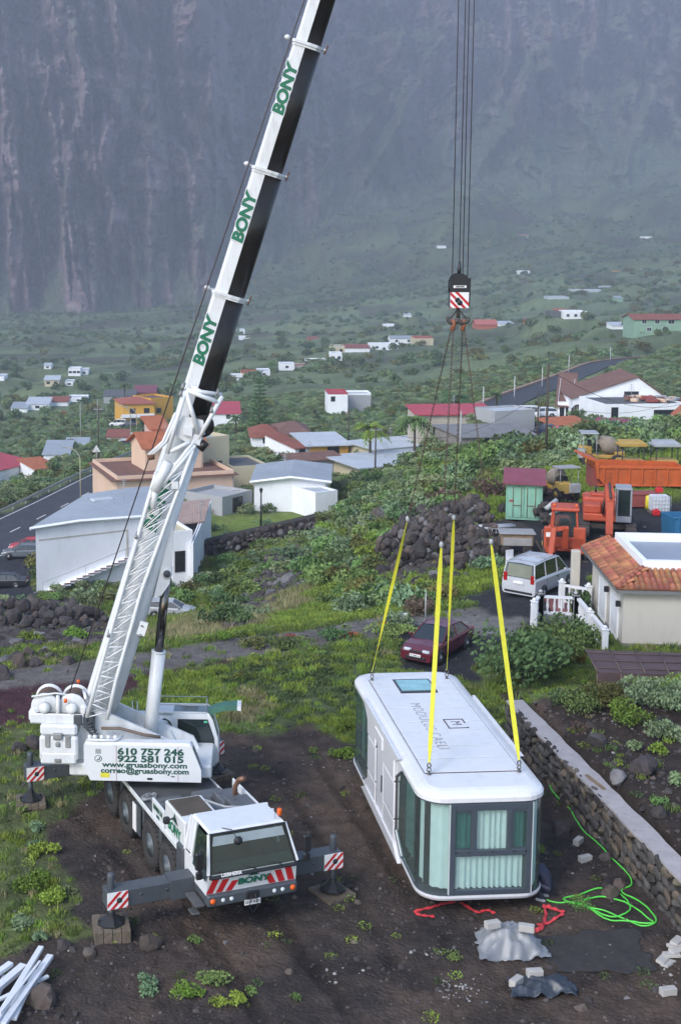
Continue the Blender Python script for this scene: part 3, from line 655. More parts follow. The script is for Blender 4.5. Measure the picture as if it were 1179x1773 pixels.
# chevrons, lettering on the nose
for s in (-1, 1):
    b = MB()
    for k in range(3):
        c = YC+s*(1.13-.26*k); q = .09; h0 = 1.21; h1 = 1.68-.09*k
        x = lambda z: .80+(z-ZB)/(ZW-ZB)*.15+.004
        b.add([(x(h0), c-q, h0), (x(h0), c+q, h0), (x(h1), c+q-s*-.16*-1, h1), (x(h1), c-q-s*-.16*-1, h1)], [(0, 1, 2, 3)])
    b.obj('warning_stripes', RED, cab)
nose = Vector((.15, 0, ZW-ZB)).normalized()
text('BONY', .25, DGREEN, cab, frame((.893, YC+.05, 1.44), (0, 1, 0), nose), bold=.012, xs=1.25)
text('BONY', .25, GREEN, cab, frame((.903, YC+.05, 1.445), (0, 1, 0), nose), bold=.0, xs=1.25)
b = MB(); b.add([(.935, YC-.14, 1.58), (.935, YC+.2, 1.58), (.947, YC+.1, 1.64), (.953, YC+.03, 1.70), (.947, YC-.04, 1.64)], [(0, 1, 2, 3, 4)]); b.obj('crane_emblem', DGREEN, cab)
text('LIEBHERR', .12, SWHITE, cab, frame((.992, y0+.62, ZW-.03), (0, 1, 0), (-.2, 0, 1)), bold=.004, xs=1.1)
text('3549 BZR', .10, BLACK, bp, frame((.944, YC, .87), (0, 1, 0), (0, 0, 1)))
b = MB(); b.lathe([(0, 0), (.07, 0), (.065, .14), (.05, .17), (0, .17)], (.45, yr1-.05, ZR+.12), 'z', 12); b.lathe([(.02, 0), (.02, .14)], (.45, yr1-.05, ZR), 'z', 6, mi=1); b.obj('beacon', [AMBER, BLACK], cab)
b = MB(); b.tube([(.5, yr1-.2, ZR+.05), (.52, yr1-.2, ZR+.45)], .006, 4); b.obj('aerial', BLACK, cab)
# steps beside the cab
b = MB(); b.bbox(.05, .80, y0-.28, y0-.02, .88, .96, .02); b.bbox(.3, .62, y0-.30, y0-.08, .60, .66, .02); b.box(.35, .40, y0-.2, y0-.1, .6, .9); b.obj('step', CHECK, CR)
# --- engine housings on the deck
b = MB(); b.bbox(-2.35, -.82, YC-1.20, YC-.15, 1.55, 2.42, .03); h1 = b.obj('engine_housing', WHITE2, CR)
b = MB(); b.bbox(-2.25, -1.2, YC-1.15, YC-.25, 2.425, 2.45, .01)
for k in range(26): b.box(-2.22+.04*k, -2.205+.04*k, YC-1.12, YC-.28, 2.45, 2.458)
b.obj('radiator_grille', mat('grille', (.10, .085, .07), rough=.8, var=.3), h1)
b = MB(); b.bbox(-3.45, -2.45, YC-1.20, YC-1.14, 1.56, 2.05, .01); b.obj('name_board', WHITE2, CR)
text('LIEBHERR LTM', .19, DGREEN, CR, frame((-2.95, YC-1.206, 1.86), (1, 0, 0), (0, 0, 1)), bold=.004, xs=.62)
text('1090', .14, DGREEN, CR, frame((-2.95, YC-1.206, 1.67), (1, 0, 0), (0, 0, 1)), bold=.003)
text('BONY', .38, GREEN, h1, frame((-1.6, YC-1.206, 1.88), (1, 0, 0), (0, 0, 1)), bold=.016, xs=.95)
b = MB(); b.prism([(-1.85, YC-1.205, 2.12), (-1.3, YC-1.205, 2.12), (-1.42, YC-1.205, 2.2), (-1.55, YC-1.205, 2.36), (-1.68, YC-1.205, 2.2)], (0, -.004, 0)); b.obj('crane_emblem', DGREEN, h1)
b = MB(); b.tube([(-1.4, YC-1.24, 2.3), (-1.35, YC-1.45, 2.32)], .02, 6); b.bbox(-1.42, -1.28, YC-1.6, YC-1.42, 2.22, 2.4, .03); b.obj('rear_camera', BLACK, h1)
b = MB()
for x0, x1, ya, yb, z in ((-2.3, -.85, -.1, .5, 2.12), (-3.3, -2.45, -1.1, -.2, 1.72), (-3.4, -2.5, -.1, .45, 1.9), (-4.2, -3.5, -.9, -.1, 1.66), (-4.1, -3.55, .2, 1.1, 1.75), (-2.35, -.85, .55, 1.2, 2.25), (-3.3, -2.45, .55, 1.2, 2.05)):
    b.bbox(x0, x1, YC+ya, YC+yb, 1.552, z, .03)
    for q in range(2): b.bbox(x0+.1+q*.5, x0+.3+q*.5, YC+ya+.12, YC+ya+.2, z, z+.025, .008)
b.obj('deck_lockers', mat('grey_locker', (.10, .112, .125), rough=.5, var=.2, scale=2, dirt=(.09, .06, .045), dirt_amt=.7), CR)
b = MB(); b.bbox(-3.4, -.8, YC+1.20, YC+1.25, 1.55, 2.28, .01); b.obj('name_board', WHITE2, CR)
b = MB(); b.tube([(-2.4, YC+.9, 1.9), (-2.45, YC+.9, 2.45), (-2.35, YC+.98, 2.68), (-2.15, YC+1.05, 2.78)], [.07, .07, .075, .08], 12); b.obj('exhaust', mat('hot_steel', (.22, .12, .08), rough=.5, metal=.6, var=.3), CR)
b = MB(); b.bbox(-1.15, -.85, YC+.1, YC+.95, 2.28, 2.42, .02); b.tube([(-1.9, YC-.2, 2.45), (-1.2, YC+.1, 2.5), (-1.1, YC+.7, 2.45)], .03, 6); b.obj('air_intake', mat('pale_grey', (.35, .37, .38), rough=.5, var=.2), CR)
b = MB()
for k in range(5): b.tube([Vector((-4.5+.2*math.cos(a+k)+.02*k, YC-.95+.22*math.sin(a+k*.3), 1.58+.02*k)) for a in np.linspace(0, 5.6, 14)], .014, 5)
b.obj('cable_coil', mat('pale_grey'), CR)
# ================================================================ superstructure
SF = Vector((.9985, -.054, 0)); SLF = Vector((.054, .9985, 0)); ST = Vector((-1.0, 39.2, 0))
SW = frame(ST, SF, SLF); SL = CRI @ SW
b = MB(SL); b.lathe([(0, 0), (.85, 0), (.85, .26), (0, .26)], (0, 0, 1.55), 'z', 28); b.obj('turntable', CHAR, CR)
b = MB(SL); b.bbox(-2.7, 1.5, -.9, .95, 1.82, 2.2, .04)
for s in (-1, 1):
    b.prism([(-2.5, s*.5, 2.15), (-2.4, s*.5, 3.55), (-1.75, s*.5, 3.72), (.9, s*.5, 2.55), (1.1, s*.5, 2.15)], (0, s*.1, 0))
    b.prism([(-.9, s*.5, 2.15), (-.9, s*.5, 2.9), (.2, s*.5, 2.75), (.5, s*.5, 2.15)], (0, -s*.12, 0))
sup = b.obj('superstructure', WHITE, CR)
b = MB(SL); b.bbox(-2.2, 0, .62, 1.6, 2.2, 2.95, .04); b.obj('machinery_housing', WHITE, sup)
b = MB(SL); x = [-2.2, 1.22, 1.22, .93, -2.2]; z = [1.88, 1.88, 2.25, 2.98, 2.98]
b.prism([(-2.02, -1.36, 1.88), (1.22, -1.36, 1.88), (1.22, -1.36, 2.25), (.95, -1.36, 2.95), (-2.2, -1.36, 2.95), (-2.2, -1.36, 2.3)], (0, .42, 0))
b.prism([(-2.2, -1.345, 2.952), (.95, -1.345, 2.952), (.92, -1.25, 3.02), (-2.15, -1.25, 3.02)], (0, .30, 0)) if False else b.bbox(-2.17, .93, -1.30, -.96, 2.90, 3.02, .04)
pn = b.obj('side_tank', WHITE2, CR)
FY = frame((0, 0, 0), (1, 0, 0), (0, 0, 1))
def ptext(s, size, x, z, m=DGREEN, bold=.01, xs=1.25): return text(s, size, m, pn, SL @ frame((x, -1.364, z), (1, 0, 0), (0, 0, 1)), bold=bold, xs=xs)
ptext('610 757 246', .27, -.25, 2.77, xs=1.42); ptext('922 581 015', .27, -.25, 2.55, xs=1.42); ptext('www.gruasbony.com', .22, -.42, 2.37, xs=1.33, bold=.007); ptext('correo@gruasbony.com', .22, -.42, 2.19, xs=1.18, bold=.007)
b = MB(SL); b.box(-1.86, -1.70, -1.367, -1.363, 2.70, 2.84); b.obj('phone_symbol', mat('mid_grey', (.3, .33, .33)), pn)
b = MB(SL); b.tube([Vector((-1.78+.10*math.cos(a), -1.366, 2.55+.09*math.sin(a))) for a in np.linspace(0, 6.28, 20)], .009, 4); b.tube([(-1.82, -1.367, 2.51), (-1.76, -1.367, 2.52), (-1.73, -1.367, 2.59)], .015, 5); b.obj('phone_symbol', DGREEN, pn)
b = MB(SL); b.box(-1.72, -1.46, -1.367, -1.363, 1.98, 2.12); b.obj('yellow_sticker', mat('sticker_yellow', (.65, .6, .05), rough=.5), pn)
b = MB(SL)
for xx in (-1.25, .55): b.box(xx-.008, xx+.008, -1.366, -1.361, 1.89, 2.95)
b.obj('seam', mat('seam_pink', (.35, .2, .28)), pn)
b = MB(SL); b.box(-.35, -.2, -1.37, -1.362, 1.93, 1.99); b.box(.35, .45, -1.37, -1.362, 2.03, 2.06); b.obj('catch', BLACK, pn)
b = MB(SL)
for k in range(10): b.add([(.985+.024*k-.0, -1.30, 2.86-.066*k), (.985+.024*k, -1.0, 2.86-.066*k), (1.0+.024*k, -1.0, 2.82-.066*k), (1.0+.024*k, -1.30, 2.82-.066*k)], [(0, 1, 2, 3)])
b.v = [tuple(Vector(v)+Vector((.012, 0, .01))) for v in b.v]; b.obj('vent_slats', CHAR, pn)
b = MB(SL); b.bbox(-3.55, -2.42, -1.1, 1.1, 2.32, 3.08, .06); b.bbox(-3.53, -2.44, -1.08, 1.08, 3.10, 3.42, .06); b.bbox(-3.52, -2.46, -1.12, -1.0, 2.24, 2.6, .05); cw = b.obj('counterweight', WHITE, CR)
b = MB(SL)
for xx in (-3.3, -2.7): b.bbox(xx-.08, xx+.08, -1.13, -1.07, 2.75, 3.12, .02)
b.bbox(-3.14, -2.86, -1.18, -1.05, 3.0, 3.2, .03); b.bbox(-3.1, -2.9, -1.15, -1.05, 2.3, 2.42, .02); b.bbox(-3.07, -2.93, -1.16, -1.05, 2.78, 2.92, .03); b.obj('clamp', mat('worn_grey', (.22, .23, .23), rough=.6, var=.3, dirt=(.16, .09, .05), dirt_amt=.5), cw)
# winches
for i, xx in enumerate((-3.42, -2.62)):
    b = MB(SL); b.lathe([(0, -.38), (.34, -.38), (.34, .38), (0, .38)], (xx, -.35, 3.86), 'y', 24)
    for k in range(16): b.lathe([(.34, 0), (.362, .022), (.34, .044)], (xx, -.72+.046*k, 3.86), 'y', 20)
    wn = b.obj('winch_drum', mat('rope_wound', (.10, .07, .055), rough=.6, var=.3, scale=8), CR)
    b = MB(SL)
    for yy in (-.78, .06): b.lathe([(0, 0), (.40, 0), (.42, .02), (.42, .05), (0, .06)], (xx, yy, 3.86), 'y', 26)
    b.bbox(xx-.4, xx+.4, -.86, .2, 3.42, 3.6, .03); b.lathe([(0, -.0), (.18, 0), (.15, -.14), (.06, -.16), (0, -.16)], (xx, -.8, 3.86), 'y', 14); b.obj('winch_flange', WHITE, wn)
b = MB(SL); b.bbox(-3.85, -2.25, -.93, -.83, 3.4, 3.72, .06); b.bbox(-3.9, -3.6, -.9, .25, 3.42, 3.8, .08); b.bbox(-2.36, -2.16, -.9, .25, 3.40, 3.95, .06)
b.tube([(-3.8, -.85, 4.2), (-3.1, -.8, 4.3), (-2.4, -.7, 4.18)], .03, 6); b.tube([(-3.02, -.86, 3.4), (-3.02, -.86, 4.25)], .06, 8); b.tube([(-2.2, -.8, 4.15), (-2.35, -.2, 4.2)], .05, 8); b.obj('winch_frame', WHITE, CR)
b = MB(SL); b.lathe([(0, 0), (.055, 0), (.05, .1), (0, .12)], (-2.78, -.95, 4.08), 'z', 10); b.lathe([(0, 0), (.05, 0), (.045, .09), (0, .1)], (-2.55, .1, 4.32), 'z', 10); b.obj('marker_lamp', AMBER, CR)
b = MB(SL)
for k in range(9):
    a = random.uniform(0, 6); b.tube([Vector((-2.35+.35*t+.06*math.sin(a+6*t), -.8-.12*math.sin(3*t), 3.75-.55*t+.18*math.sin(a+4*t))) for t in np.linspace(0, 1.3, 9)], .022, 5)
b.bbox(-2.25, -1.95, -.85, -.6, 3.25, 3.7, .05); b.bbox(-2.55, -2.3, -.98, -.8, 3.4, 3.7, .03)
b.obj('hydraulic_hoses', CHAR, CR)
b = MB(SL); b.tube([(-1.75, -.8, 3.25), (-1.2, -.85, 3.28), (-.5, -.8, 3.08), (.0, -.8, 3.02)], .05, 8); b.obj('pipe', mat('rubbed_brown', (.13, .10, .08), rough=.6), sup)
b = MB(SL)
for x_ in (-2.05, -1.9, -1.7, -1.5, -1.3): b.lathe([(0, 0), (.06, 0), (.06, .14), (0, .15)], (x_, -1.12, 3.02), 'z', 8)
b.tube([(-2.1, -1.2, 3.06), (-1.8, -1.3, 3.08), (-1.3, -1.25, 3.06), (-1.1, -1.0, 3.1)], .04, 6); b.obj('valve_block', WHITE, sup)
# operator cab
b = MB(SL); cy0, cy1 = 1.0, 1.78; pf = [(-.35, 1.42), (1.50, 1.42), (1.62, 1.6), (1.60, 2.3), (1.44, 2.88), (1.30, 3.10), (-.35, 3.10)]
def facep(y): return [(x, y, z) for x, z in pf]
n = len(pf); vs = facep(cy0)+facep(cy1); b.add(vs, [tuple(range(n))[::-1] if 0 else (0, 1, 2, 3, 4, 5, 6), (0, 1, n+1, n), (5, 6, n+6, n+5)[:0] or (6, 0, n, n+6)], 0)
b.add(vs, [tuple(range(2*n-1, n-1, -1))], 0)
# front and roof frame bars
for y in (cy0+.02, cy1-.02): b.tube([(x, y, z) for x, z in pf[1:6]], .035, 6); b.tube([(-.35, y, 3.12), (1.3, y, 3.12)], .03, 6)
b.bbox(-.35, .25, cy0, cy1, 3.0, 3.12, .02)
oc = b.obj('operator_cab', WHITE2, CR)
b = MB(SL)
for a, c in zip(pf[1:5], pf[2:6]): b.add([(a[0], cy0+.05, a[1]), (a[0], cy1-.05, a[1]), (c[0], cy1-.05, c[1]), (c[0], cy0+.05, c[1])], [(0, 1, 2, 3)])
b.add([(.25, cy0+.05, 3.11), (.25, cy1-.05, 3.11), (1.3, cy1-.05, 3.11), (1.3, cy0+.05, 3.11)], [(0, 1, 2, 3)]); b.obj('front_glass', CGLASS, oc)
b = MB(SL); wp = [(.38, 2.28), (.72, 2.05), (1.5, 2.05), (1.5, 2.32), (1.30, 2.92), (.38, 2.92)]
b.prism([(x, cy0-.012, z) for x, z in wp], (0, -.012, 0), 1); b.prism([(x+(.03 if x < .9 else -.03), cy0-.026, z+(.03 if z < 2.4 else -.03)) for x, z in wp], (0, -.006, 0), 0)
b.obj('side_window', [mat('dark_window', (.012, .02, .018), rough=.06, var=.1, coat=.6), BLACK], oc)
b = MB(SL); b.prism([(.42, cy0-.036, 2.83), (.55, cy0-.036, 2.85), (.62, cy0-.036, 2.6), (.66, cy0-.036, 2.42), (.5, cy0-.036, 2.4), (.42, cy0-.036, 2.55)], (0, -.004, 0)) if False else b.box(1.18, 1.30, cy0-.038, cy0-.032, 2.82, 2.88)
b.obj('sticker', mat('mint', (.10, .5, .3)), oc)
b = MB(SL)
for y in (cy0, cy1): b.tube([(-.3, y, 3.14), (-.3, y, 3.36), (1.25, y, 3.36), (1.28, y, 3.14)], .014, 5)
b.tube([(1.25, cy0, 3.36), (1.25, cy1, 3.36)], .014, 5); b.obj('roof_rail', mat('pale_grey'), oc)
b = MB(SL)
P = [(1.28, 3.10), (1.5, 3.22), (1.8, 3.30), (2.2, 3.33), (2.2, 3.18), (1.8, 3.16), (1.5, 3.07), (1.36, 2.98)]
b.prism([(x, cy0+.1, z) for x, z in P], (0, .5, 0), 0); b.prism([(2.2, cy0+.1, 3.33), (2.32, cy0+.1, 3.33), (2.32, cy0+.1, 3.17), (2.2, cy0+.1, 3.18)], (0, .5, 0), 1)
b.obj('sun_visor', [mat('faded_green', (.06, .17, .12), rough=.6, var=.3), WHITE], oc)
b = MB(SL); b.tube([(-1.0, .9, 2.95), (-1.0, .9, 3.5), (-.85, .9, 3.5), (-.85, .9, 2.95)], .02, 6); b.obj('handrail', WHITE, sup)
b = MB(SL); b.tube([Vector((.0+.18*math.cos(a), .62, 2.75+.3*math.sin(a))) for a in np.linspace(-1.6, 1.9, 12)], .02, 6); b.tube([Vector((.02+.22*math.cos(a), .58, 2.72+.33*math.sin(a))) for a in np.linspace(-1.6, 1.7, 12)], .02, 6); b.obj('hose', BLACK, sup)
# ================================================================ boom
B0 = at(168, 1245, 39.3); B1 = at(533, 78, 38.7); BA = (B1-B0).normalized(); BW = Vector((0, -1, 0)); BW = (BW - BA*BW.dot(BA)).normalized()
BN = BA.cross(BW); BN = BN if BN.x < 0 else -BN          # towards the boom's back (up-left)
BLEN = (B1-B0).length
def bpt(s, n=0, w=0): return B0 + BA*s + BN*n + BW*w
def section(s0, s1, h, wd, black, name='boom_section', mats=None):
    prof = [(.5, .36), (.5, -.36)]; prof = [(.5, -.62), (.40, -.98), (.38, -1), (-.02, -1), (-.02, -1.0)]
    half = [(.5, .66), (.42, .97), (.10, 1.0), (.08, 1.0), (-.26, .90), (-.40, .66), (-.48, .34)]
    ring = [(n*h, w*wd/2) for n, w in half] + [(n*h, -w*wd/2) for n, w in half[::-1]]
    b = MB(CRI); k = len(ring)
    for s in (s0, s1):
        for n, w in ring: b.v.append(tuple(bpt(s, n, w)))
    for i in range(k):
        j = (i+1) % k; mid = (ring[i][0]+ring[j][0])/2; b.f.append((i, j, k+j, k+i)); b.m.append(1 if (black and mid < .09*h) else 0); b.sm.append(mid < -.05*h)
    b.f += [tuple(range(k))[::-1], tuple(range(k, 2*k))]; b.m += [0, 0]; b.sm += [False, False]
    return b.obj(name, mats or [WHITE, GREASE], CR)
def btext(par, s, h, wd, size, mstr='BONY', xs=1.15, low=False):
    for m, bo, e in ((WHITE2, .045, .001), (DGREEN, .022, .004), (GREEN, .014, .007)) if not low else ((DGREEN, .02, .004),):
        M4 = CRI @ frame(bpt(s, (.285 if not low else .17)*h, wd/2+e), BA, BN)
        text(mstr, size, m, par, M4, bold=bo, xs=xs, ext=.0015, shear=.12)
s1, s2, s3, s4, s5 = 9.5, 13.35, 17.0, BLEN, 26.0
bs = section(-.35, s1, 1.06, .84, False)
btext(bs, 2.6, .6, .80, .55); btext(bs, 7.0, .6, .84, .55)
for (a, c, h, wd, tp) in ((s1, s2, .95, .74, s1+2.4), (s2, s3, .89, .68, s2+2.2), (s3, s4, .82, .62, s3+2.25), (s4, 27, .74, .56, None), (27, 34.0, .66, .5, None)):
    o = section(a, c, h, wd, True)
    if tp: btext(o, tp, h, wd+.005, .44)
    # collar at its top end with brackets
    b = MB(CRI)
    for s_, e in ((c-.12, .02), (c-.05, .05)):
        k0 = len(b.v); rr = [(.5, .66), (.42, 1.0), (-.06, 1.02), (-.28, .92), (-.48, .4)]; ring = [(n*(h+e*2), w*(wd/2+e)) for n, w in rr]+[(n*(h+e*2), -w*(wd/2+e)) for n, w in rr[::-1]]
        for s in (s_, s_+.08): b.v += [tuple(bpt(s, n, w)) for n, w in ring]
        k = len(ring)
        fs = [(k0+i, k0+(i+1) % k, k0+k+(i+1) % k, k0+k+i) for i in range(k)]+[tuple(range(k0+k-1, k0-1, -1)), tuple(range(k0+k, k0+2*k))]; b.f += fs; b.m += [0]*len(fs); b.sm += [False]*len(fs)
    b.tube([bpt(c, .5*h, .1), bpt(c+.02, .5*h+.28, .1)], .04, 6); b.tube([bpt(c+.02, .5*h+.18, -.1), bpt(c+.02, .5*h+.2, .2)], .07, 8)
    b.tube([bpt(c-.02, -.5*h+.05, .05), bpt(c+.0, -.5*h-.12, .08)], .045, 6); b.tube([bpt(c-.12, -.5*h-.1, .1), bpt(c+.15, -.5*h-.13, .1)], .025, 6, mi=1)
    b.obj('collar', [WHITE, RUST], o)
b = MB(CRI)
for w_ in (-.25, .25): b.prism([bpt(33.7, .3, w_), bpt(34.9, .45, w_), bpt(35.3, .1, w_), bpt(35.0, -.5, w_), bpt(33.9, -.5, w_)], BW*.04)
boomhead = b.obj('boom_head', WHITE, CR)
b = MB(CRI)
for w_ in (-.15, 0, .15): b.tube([bpt(34.7, -.2, w_-.03), bpt(34.7, -.2, w_+.03)], .3, 18); b.tube([bpt(34.8, .45, w_-.03), bpt(34.8, .45, w_+.03)], .22, 18)
b.obj('sheaves', CHAR, boomhead)
# cylinder bracket and luffing cylinder
b = MB(CRI)
for w_ in (-.3, .24):
    b.prism([bpt(6.8, -.35, w_), bpt(4.2, -.52, w_), bpt(4.35, -.72, w_), bpt(4.75, -.84, w_), bpt(5.1, -.80, w_)], BW*.06)
b.obj('cylinder_bracket', WHITE, bs)
LC0 = at(258, 1290, 39.35); LC1 = at(290, 988, 39.2); LM = LC0.lerp(LC1, .54)
b = MB(CRI); b.tube([LC0, LM], .205, 22); b.tube([LM, LM+(LC1-LM)*.012], .225, 22); lc = b.obj('luffing_cylinder', WHITE, CR)
b = MB(CRI); b.tube([LM, LC1], .135, 20); b.obj('piston_rod', CHROME, lc)
b = MB(CRI); b.tube([LC1+Vector((0, -.38, 0)), LC1+Vector((0, .3, 0))], .16, 16); b.tube([LC1+Vector((0, -.40, 0)), LC1+Vector((0, -.37, 0))], .11, 12, mi=1); b.obj('pivot_pin', [WHITE, CHAR], lc)
# ---------------------------------------------------------------- folding lattice jib along the boom
def q(px, py, d=38.25): return at(px, py, d)
Lc = [q(151, 1242), q(168, 1180), q(212, 1025), q(252, 885), q(270, 822)]
Rc = [q(186, 1246), q(201, 1180), q(245, 1025), q(296, 885), q(338, 770)]
def lerpc(P, t):
    L_ = [(a-c).length for a, c in zip(P[:-1], P[1:])]; T_ = sum(L_); x = t*T_
    for i, l in enumerate(L_):
        if x <= l or i == len(L_)-1: return P[i].lerp(P[i+1], min(1, x/l))
        x -= l
b = MB(CRI); back = Vector((0, .42, 0))
for off in (Vector((0, 0, 0)), back):
    for P in (Lc, Rc): b.tube([p+off for p in P], .055, 8)
jib = b.obj('lattice_jib', WHITE, CR)
b = MB(CRI); nn = 17
for off in (Vector((0, 0, 0)), back):
    for k in range(nn):
        a = lerpc(Lc, k/nn)+off; c = lerpc(Rc, (k+.5)/nn)+off; e = lerpc(Lc, (k+1)/nn)+off; r_ = .02 if off.y == 0 else .011
        b.tube([a, c], r_, 5); b.tube([c, e], r_, 5)
for P in (Lc, Rc):
    for k in range(nn): b.tube([lerpc(P, k/nn)+(back if k % 2 else Vector((0, 0, 0))), lerpc(P, (k+1)/nn)+(Vector((0, 0, 0)) if k % 2 else back)], .011, 4)
b.obj('lattice_bracing', WHITE, jib)
b = MB(CRI)
A = q(296, 785); Bp = q(322, 675); C_ = q(385, 686); Dp = q(347, 760); E_ = q(345, 770); G_ = q(262, 793)
b.tube([q(268, 850), q(292, 800)], .15, 12); b.tube([q(266, 880), q(270, 840)], .09, 10)
for P in ((q(290, 785), Bp), (Bp, q(344, 752)), (q(344, 760), C_), (Bp, q(378, 697)), (Bp, C_+Vector((0, .3, 0))), (q(262, 862), q(336, 775)), (q(296, 782), q(330, 765)), (q(330, 668, 38.5), q(378, 697, 38.5))): b.tube([P[0], P[1]], .065, 8)
b.tube([q(270, 850), q(340, 760)], .06, 8)
b.obj('jib_head', WHITE, jib)
b = MB(CRI)
for o_ in (0, 5): b.tube([q(305+o_, 715), q(283+o_, 765), q(258+o_, 788)], .05, 8)
b.tube([q(256, 792), q(268, 790)], .09, 8, mi=1); b.obj('rope_guide_arm', [WHITE, RUST], jib)
b = MB(CRI); b.prism([q(298, 740, 38.3), q(330, 725, 38.3), q(352, 735, 38.3), q(356, 755, 38.3), q(340, 775, 38.3), q(300, 790, 38.3)], (0, .12, 0)); b.bbox(-.3, .3, -.1, .1, -.2, .2)
b = MB(CRI); b.prism([q(296, 748, 38.35), q(318, 720, 38.35), q(352, 728, 38.35), q(356, 752, 38.35), q(326, 768, 38.35)], (0, .1, 0)); b.prism([q(318, 742, 38.2), q(334, 740, 38.2), q(333, 756, 38.2), q(317, 752, 38.2)], (0, .12, 0)); b.prism([q(336, 752, 38.2), q(350, 753, 38.2), q(346, 772, 38.2), q(334, 766, 38.2)], (0, .1, 0)); b.obj('pivot_plate', WHITE, jib)
b = MB(CRI); b.tube([q(352, 738, 38.5)+BN*0, q(352, 738, 38.5)+Vector((0, .3, 0))], .32, 20); b.tube([q(357, 765, 38.3), q(346, 778, 38.3)], .12, 10); b.obj('sheaves', GREASE, jib)
b = MB(CRI)
for p_, r_ in ((q(316, 672), .06), (q(312, 684), .05), (q(376, 682), .04), (q(246, 1084), .06), (q(243, 1100), .07), (q(236, 930), .05), (q(188, 1100), .05), (q(366, 712), .05)): b.tube([p_+Vector((0, -.1, 0)), p_+Vector((.05, .1, .12))], r_, 7)
b.obj('pins_and_catches', mat('worn_grey'), jib)
b = MB(CRI); b.box(-.1, .1, -.05, .05, -.1, .1, 0, Matrix.Translation(q(303, 840, 38.2))); b.box(-.12, .12, -.05, .05, -.2, .2, 0, Matrix.Translation(q(247, 1088, 38.2)) @ Matrix.Rotation(.3, 4, 'Y')); b.obj('bracket', WHITE, jib)
# hoist rope over the boom back and the falls down to the block
R0 = at(112, 1226, 38.7); R1 = at(527, 0, 38.55); R2 = R0 + (R1-R0)*1.46
b = MB(CRI); b.tube([R0, R2], .022, 6); b.tube([R2, bpt(34.8, .45, 0)], .022, 6)
HX = at(794, 500, 38.2)
for dx, dy, zz in ((-.19, 0, .4), (.0, 0, .6), (.24, .02, .4), (.12, .1, .5)):
    b.tube([(HX.x+dx, HX.y+dy, HX.z+zz-.2), (HX.x+dx*1.0-.02, HX.y+dy, 36.0)], .013, 6)
b.obj('hoist_rope', ROPE, CR)
# ================================================================ hook block
HB = empty('hook_block', tuple(HX), 0, 'black hook block with red and white stripes hanging above the chains', 'crane hook')
b = MB(); P = [(-.27, -.12), (-.27, .22), (-.2, .36), (-.08, .43), (.08, .43), (.2, .36), (.27, .22), (.27, -.12)]
b.prism([(x, -.16, z) for x, z in P], (0, .04, 0)); b.prism([(x, .14, z) for x, z in P], (0, .04, 0)); b.bbox(-.25, .25, -.12, .14, .0, .1, .01)
b.prism([(.25, -.17, -.5), (.29, -.17, -.5), (.30, -.17, .3), (.26, -.17, .3)], (0, .34, 0)); b.obj('side_plate', BLACK, HB)
b = MB(); b.tube([(0, -.12, .12), (0, -.06, .12)], .26, 20); b.tube([(0, .0, .12), (0, .08, .12)], .26, 20); b.obj('sheaves', CHAR, HB)
b = MB(); b.lathe([(0, 0), (.05, 0), (.06, .14), (.035, .2), (.03, .34), (0, .34)], (0, 0, .42), 'z', 10); b.obj('rope_socket', BLACK, HB)
plate('striped_weight', HB, frame((0, -.17, -.31), (-1, 0, 0), (0, 0, -1)) @ Matrix.Rotation(0, 4, 'Z') if False else frame((0, -.17, -.31), (1, 0, 0), (0, 0, 1)) @ Matrix.Diagonal((-1, 1, 1, 1)), .52, .44, t=.02)
b = MB(); b.bbox(-.26, .26, -.145, .16, -.53, -.10, .02); b.obj('weight', CHAR, HB)
b = MB(); b.tube([(0, -.19, -.38), (0, -.16, -.38)], .075, 12); b.obj('bolt', BLACK, HB)
b = MB(); b.box(-.18, .18, -.166, -.161, .03, .10); b.obj('name_strip', SWHITE, HB)
text('LIEBHERR', .06, BLACK, HB, frame((0, -.168, .065), (1, 0, 0), (0, 0, 1)), bold=.002)
b = MB(); b.lathe([(0, 0), (.06, 0), (.05, .3), (0, .3)], (0, 0, -.82), 'z', 12)
for s in (-1, 1):
    b.tube([Vector((s*(.15-.15*math.cos(a)), 0, -.84-.12*math.sin(a))) for a in np.linspace(0, math.pi*1.15, 12)], [.06, .065, .07, .07, .07, .065, .06, .055, .05, .045, .035, .02], 8)
    b.tube([(s*.05, -.02, -.62), (s*.13, -.02, -.72), (s*.24, -.02, -.84)], .02, 6)
b.obj('double_hook', mat('dark_forged', (.06, .05, .045), rough=.6, var=.3), HB)
# ================================================================ lifted capsule house
PR = Vector((.9975, .07, 0)); PB = Vector((-.07, .9975, 0)); PO = Vector((7.50, 33.55, .38))
POD = empty('capsule_house', tuple(PO), math.atan2(.07, .9975), 'long white capsule house with rounded glass corners lifted on yellow slings', 'mobile house')
PM = Matrix.Translation(PO) @ Matrix.Rotation(math.atan2(.07, .9975), 4, 'Z')
PW = mat('white_shell', (.69, .705, .73), rough=.33, var=.05, scale=.8, dirt=(.45, .43, .40), dirt_amt=.4, coat=.3)
SEAM = mat('dark_seam', (.05, .03, .04), rough=.6)
PFR = mat('anthracite_frame', (.052, .066, .085), rough=.45, var=.08)
PG = glassmat('tinted_glass', (.68, .81, .80), alpha=.13)
PG2 = glassmat('side_tinted_glass', (.36, .62, .58), alpha=.36)
CURT = mat('pale_curtain', (.86, .90, .88), rough=.8, var=.06, scale=3)
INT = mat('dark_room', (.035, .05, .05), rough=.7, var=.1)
LP, WP, RC = 9.9, 3.42, .70
